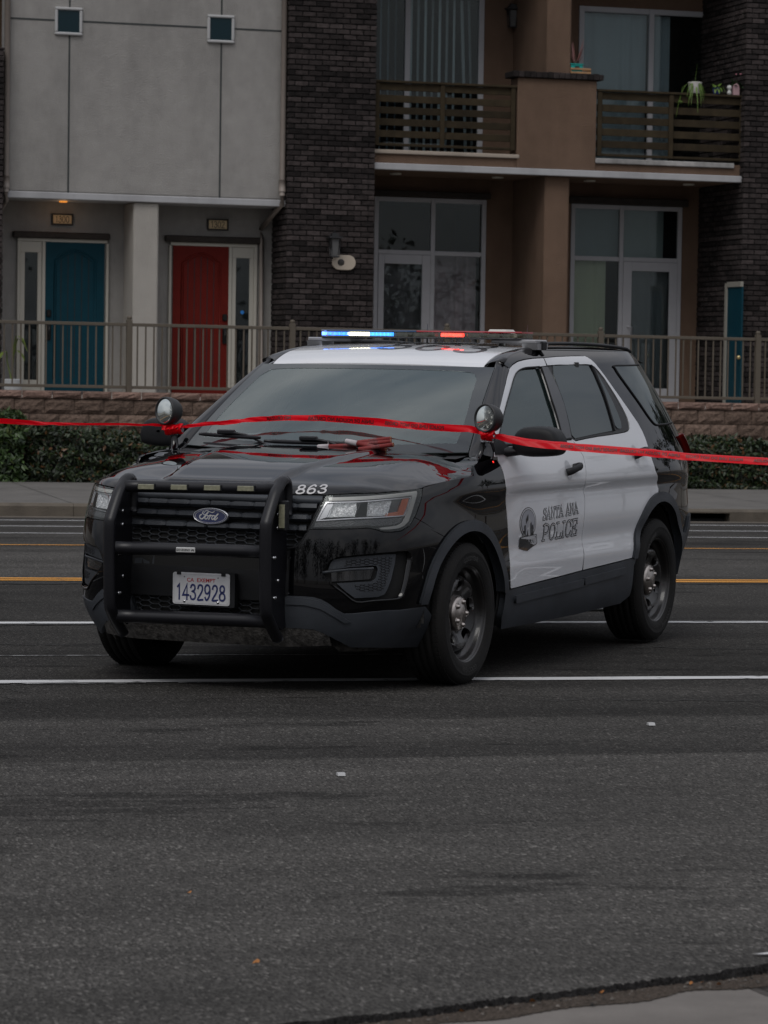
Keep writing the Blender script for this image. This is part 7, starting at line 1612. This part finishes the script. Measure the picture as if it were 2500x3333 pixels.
def tape(name, label, ctr, wid, ang, words=None, mirror_txt=True, fold=False):
    """ctr: centre line points (world); wid, ang: half-width and twist (0 = upright facing the camera)"""
    C_ = np.array(catm(ctr, 12)); n = len(C_); t = np.linspace(0, 1, n); w = np.interp(t, *zip(*wid)); a = np.interp(t, *zip(*ang)); rows = []; fr_ = []
    for i in range(n):
        d = C_[min(i+1, n-1)]-C_[max(i-1, 0)]; d /= np.linalg.norm(d); u = np.array((0, 0, 1.)); u -= d*(u@d); u /= np.linalg.norm(u); v = np.cross(d, u); cr_v = u*math.cos(a[i])+v*math.sin(a[i]); nr = np.cross(d, cr_v); fr_.append((C_[i], cr_v, nr))
        sg_ = 1 if nr@(np.array([0, 0, CAM_H])-C_[i]) < 0 else -1
        rows.append([C_[i]+cr_v*w[i]*(q if not fold or q < .2 else .2+(q-.2)*.62)+nr*(.0026*math.sin(q*2.6+i*.35+2*math.sin(i*.13))+(sg_*(q-.2)*w[i]*.75 if fold and q > .2 else 0)) for q in np.linspace(-1, 1, 11)])
    mb = MB(); mb.grid(rows); o = build(name, mb, TAPE); tag(o, label, 'barrier tape', 'red police tape')
    s_ = np.concatenate([[0], np.cumsum(np.linalg.norm(np.diff(C_, axis=0), axis=1))])
    if words:
        for txt, s0, hh_, f0 in words:
            tv, tf_, tw = text_mesh(txt, 0, .03); k = hh_; mb = MB(); vs = []
            for x, y in tv:
                q = s0+(tw-x if mirror_txt else x)*k*1.0; i = min(np.searchsorted(s_, q), n-1); i = max(i, 1); f_ = (q-s_[i-1])/(s_[i]-s_[i-1]+1e-9); c0, u0, n0 = fr_[i-1]; c1, u1, n1 = fr_[i]; c = c0*(1-f_)+c1*f_; uu = u0*(1-f_)+u1*f_; nn = n0*(1-f_)+n1*f_; nn /= np.linalg.norm(nn)
                if nn@(np.array([0, 0, CAM_H])-c) < 0: nn = -nn
                vs.append(c+uu*((y-.5)*hh_+f0)+nn*.0028)
            mb.add(vs, tf_); build('tape_lettering', mb, M('tape_ink', (.05, .004, .006), .5), o)
    return o
Y0 = dR[1]
lc = [worldpx('T4', x, y, yd) for x, y, yd in ((-900, 90, Y0-1.2), (-300, 100, Y0-.8), (0, 112, Y0-.6), (200, 122, Y0-.47), (450, 135, Y0-.34), (700, 138, Y0-.22), (900, 140, Y0-.12), (1150, 143, Y0-.05), (1380, 146, Y0), (1500, 150, Y0+.02))]
tape('barrier_tape', 'thin twisted red tape running from the left edge of the photo to the left spotlight', lc, [(0, .016), (.25, .015), (.42, .010), (.55, .006), (.7, .011), (.85, .010), (1, .007)], [(0, 1.0), (.3, .5), (.45, -.8), (.6, .6), (.8, 1.1), (1, .4)])
def mixY(f): return dR[1]*(1-f)+dL[1]*f
mc_ = [('T5', -20, 185), ('T5', 60, 168), ('T5', 210, 150), ('T5', 400, 138), ('T5', 620, 112), ('T5', 830, 98), ('T5', 1000, 90), ('T5', 1250, 92), ('T1', 0, 92), ('T1', 250, 110), ('T1', 480, 125), ('T1', 700, 148), ('T1', 900, 168), ('T1', 1100, 182), ('T1', 1300, 194), ('T1', 1450, 200), ('T1', 1560, 235), ('T1', 1650, 262)]
mcp = []
for k, x, y in mc_:
    X_ = px(k, x, y)[0]; f = (X_-600)/(1597-600); mcp.append(worldpx(k, x, y, mixY(f)-.01*math.sin(math.pi*min(max(f, 0), 1))))
tape('barrier_tape', 'red tape stretched across the windscreen between the two spotlights', mcp, [(0, .007), (.1, .010), (.3, .014), (.45, .016), (.55, .020), (.7, .019), (.85, .018), (.95, .015), (1, .009)], [(0, .9), (.08, -.5), (.15, .7), (.22, -.7), (.29, .5), (.36, -.5), (.46, .15), (.56, .35), (.66, -.35), (.8, .1), (.88, -.3), (.94, .7), (1, 1.2)],
     words=[('NO CRUZAR', .50, .0185, 0.), ('LINEA DE POLICIA NO CRUZAR', .74, .020, -.002), ('POLICE LINE DO NOT CROSS', 1.18, .019, 0.)])
rc = [worldpx('T2', x, y, yd) for x, y, yd in ((60, 200, dL[1]), (150, 200, dL[1]-.01), (300, 222, dL[1]-.03), (500, 258, dL[1]-.05), (800, 285, dL[1]-.08), (1100, 312, dL[1]-.11), (1400, 334, dL[1]-.14), (1659, 352, dL[1]-.17))]+[worldpx('T3', x, y, yd) for x, y, yd in ((500, 240, dL[1]-.22), (800, 268, dL[1]-.25), (1200, 296, dL[1]-.3), (1659, 320, dL[1]-.36), (2600, 352, dL[1]-.5), (9000, 480, dL[1]-1.5))]
tape('barrier_tape', 'red tape running from the right spotlight past the white doors to the right edge', rc, [(0, .006), (.05, .013), (.10, .021), (.15, .027), (.3, .029), (1, .030)], [(0, .6), (.06, .3), (.12, -.35), (.5, -.45), (1, -.6)], fold=True, words=[('POLICE LINE DO NOT CROSS', .36, .0165, -.0085), ('LINEA DE POLICIA NO CRUZAR', .66, .0165, -.0085), ('POLICE LINE DO NOT CROSS', 1.00, .0165, -.0085), ('LINEA DE POLICIA', 1.34, .0165, -.0085)])
for c, lab in ((L_spot+np.array((0, -.01, 0)), 'small red tape knot under the right spotlight, beside the door mirror'), (R_spot+np.array((0, .0, -.005)), 'bunched red tape knot under the left spotlight')):
    mb = MB(); k_ = 34; pts = []
    for i in range(k_): q = i*.8; pts.append(W3(c+np.array((.024*math.cos(q)+.01, (.05 if lab[0] == 'b' else .03)*(i/k_*2-1), .022*math.sin(q)+rng.normal(0, .004)))))
    mb.tube(catm(pts, 3), .011, 6, sc=(1.5, .35)); tag(build('tape_knot', mb, TAPE), lab, 'tape knot', 'red police tape')

# road flares by the wipers
FLR = M('flare_red_paper', (.20, .020, .018), .7, var=.2, vs=30); FLW = M('flare_cap_white', (.42, .38, .39), .6, var=.15, vs=40)
def flare(k, a, b, xa, xb, r, cap, label, dz=0.):
    p, q = caron('x', xa, k, *a), caron('x', xb, k, *b); p, q = W3(p), W3(q); d = (q-p)/np.linalg.norm(q-p); mid_ = (p+q)/2; base_ = thing('road_flare', label, 'road flare', (mid_[0], mid_[1], min(p[2], q[2])-r), 'road flares')
    L = np.linalg.norm(q-p); c0 = p+d*(.062 if cap else 0); mb = MB(); mb.tube([c0, q], r, 16); build('tube', mb, FLR, base_)
    mb = MB(); mb.lathe([(r*.72, .0005), (r*.70, -.004), (.001, -.004)], q, d, 12); mb.lathe([(r*1.001, -.001), (r*1.0, .0008), (r*.72, .0008)], q, d, 14); build('tube_end', mb, M('flare_end', (.30, .17, .08), .8), base_)
    mb = MB(); mb.tube([c0+(q-c0)*.38, c0+(q-c0)*.62], r*1.02, 12, cap=False); build('label_print', mb, M('flare_print', (.13, .03, .03), .7, var=.9, vs=90), base_)
    if cap:
        mb = MB(); mb.tube([p, p+d*.004, p+d*.02, p+d*.064], [r*.85, r*1.12, r*1.14, r*1.2], 16); build('cap', mb, FLW, base_)
        if cap == 2: mb = MB(); mb.tube([p+d*.058, p+d*.058+np.array((0, 0, .032))], .0018, 5); build('striker_tab', mb, FLW, base_)
flare('FL', (187, 300), (1100, 262), -.165, -.175, .0105, 2, 'lowest road flare, lying flat with its white cap to the left')
flare('FL', (880, 225), (1507, 150), -.215, -.215, .0105, 0, 'topmost road flare of the pile, pointing up to the right')
flare('FL', (900, 262), (1512, 205), -.185, -.20, .0105, 0, 'middle road flare of the pile at the base of the windscreen')
flare('FL', (690, 195), (1420, 350), -.14, -.15, .0115, 1, 'road flare with a thick white cap lying across the others')
flare('FL', (930, 345), (1552, 262), -.115, -.13, .011, 0, 'frontmost road flare of the pile, capless')

# small things on the road
def ground_pt(k, x, y): s_, t_ = gp(k, x, y); return st(s_, t_, 0)
mb = MB()
def reflector(k, x, y, w, lab, tilt=0.):
    s_, t_ = gp(k, x, y); w = .030; mb = MB(); mb.grid([[st(s_+a, t_+b_, z) for b_, z in ((-.017, .004), (-.010, .015), (.010, .015), (.017, .004))] for a in (-w/2, -w/2+.006, w/2-.006, w/2)], smooth=False, flip=True); mb.add([st(s_-w/2, t_-.017, .004), st(s_-w/2, t_-.01, .015), st(s_-w/2, t_+.01, .015), st(s_-w/2, t_+.017, .004)], [(0, 1, 2, 3)]); mb.add([st(s_+w/2, t_-.017, .004), st(s_+w/2, t_-.01, .015), st(s_+w/2, t_+.01, .015), st(s_+w/2, t_+.017, .004)], [(3, 2, 1, 0)])
    o = build('road_stud', mb, M('stud_white', (.42, .42, .42), .5)); tag(o, lab, 'road stud', 'white road studs')
reflector('D', 736, 1677, .036, 'small white road stud nearest the camera, in the middle of the road'); reflector('D', 1406, 1568, .045, 'small white road stud to the right of the front wheel')
s_, t_ = gp('D', 1288, 1320); b3 = thing('plastic_bottle', 'clear plastic bottle lying on the road just in front of the rear wheel', 'bottle', st(s_, t_, 0)); mb = MB()
mb.lathe([(.001, -.085), (.028, -.085), (.033, -.075), (.033, -.03), (.031, -.02), (.033, -.01), (.033, .04), (.022, .07), (.013, .085), (.013, .095)], st(s_, t_, .033), Sv, 20); build('bottle_body', mb, glass_mat('bottle_plastic', (.45, .46, .48), .35, .08, 1.5), b3); mb = MB(); mb.lathe([(.015, .093), (.016, .11), (.001, .112)], st(s_, t_, .033), Sv, 14); build('bottle_cap', mb, M('cap_white', (.5, .5, .5), .5), b3)
# fallen leaves along the near kerb
LF = M('dead_leaf', (.35, .13, .02), .6, var=.4, vs=20); kk = 0
for x, y, lab in ((1511, 3308, 'leftmost orange dead leaf on the gutter grit at the bottom'), (1743, 3276, 'second orange dead leaf from the left on the gutter grit'), (1949, 3246, 'dull yellow dead leaf on the gutter grit, left of the bright pair'), (2245, 3220, 'bright orange dead leaf, left one of a close pair in the gutter'), (2287, 3213, 'bright orange dead leaf, right one of a close pair in the gutter'), (2346, 3221, 'rightmost small dead leaf on the gutter grit'), (821, 3151, 'tiny reddish leaf alone on the asphalt at the lower left'), (607, 2920, 'tiny yellow leaf alone on the asphalt, farthest from the gutter')):
    s_, t_ = gp('PX', x, y); mb = MB(); L = .014+.008*rng.random(); a_ = rng.random()*6
    pts = [(0, 0, 0), (.35, .28, .25), (.8, .2, .5), (1, 0, .35), (.8, -.22, .1), (.35, -.3, .2)]; mb.add([st(s_+L*(p[0]*math.cos(a_)-p[1]*math.sin(a_)), t_+L*(p[0]*math.sin(a_)+p[1]*math.cos(a_)), .012+L*p[2]) for p in pts], [(0, 1, 2, 3), (0, 3, 4, 5)])
    tag(build('fallen_leaf', mb, LF), lab, 'leaf', 'fallen leaves')
mb = MB()
for i in range(260):
    a, b_ = edge[int(rng.integers(60, len(edge)-60))]; s_, t_ = a+rng.normal(0, .03), b_-.005-abs(rng.normal(0, .05)); r = .0018+.0045*rng.random()**3; c = st(s_, t_, .010+r*.3); mb.cc = rng.random()
    mb.add([c+np.array(q)*r*(.7+.6*rng.random()) for q in ((1, 0, 0), (0, 1, 0), (-1, 0, 0), (0, -1, 0), (0, 0, .8))], [(0, 1, 4), (1, 2, 4), (2, 3, 4), (3, 0, 4)])
tag(build('grit_pebbles', mb, M('pebble', (.09, .08, .07), .9, tone=.9)), kind='stuff')
for o in list(bpy.data.objects):
    if '_w' in o: del o['_w']
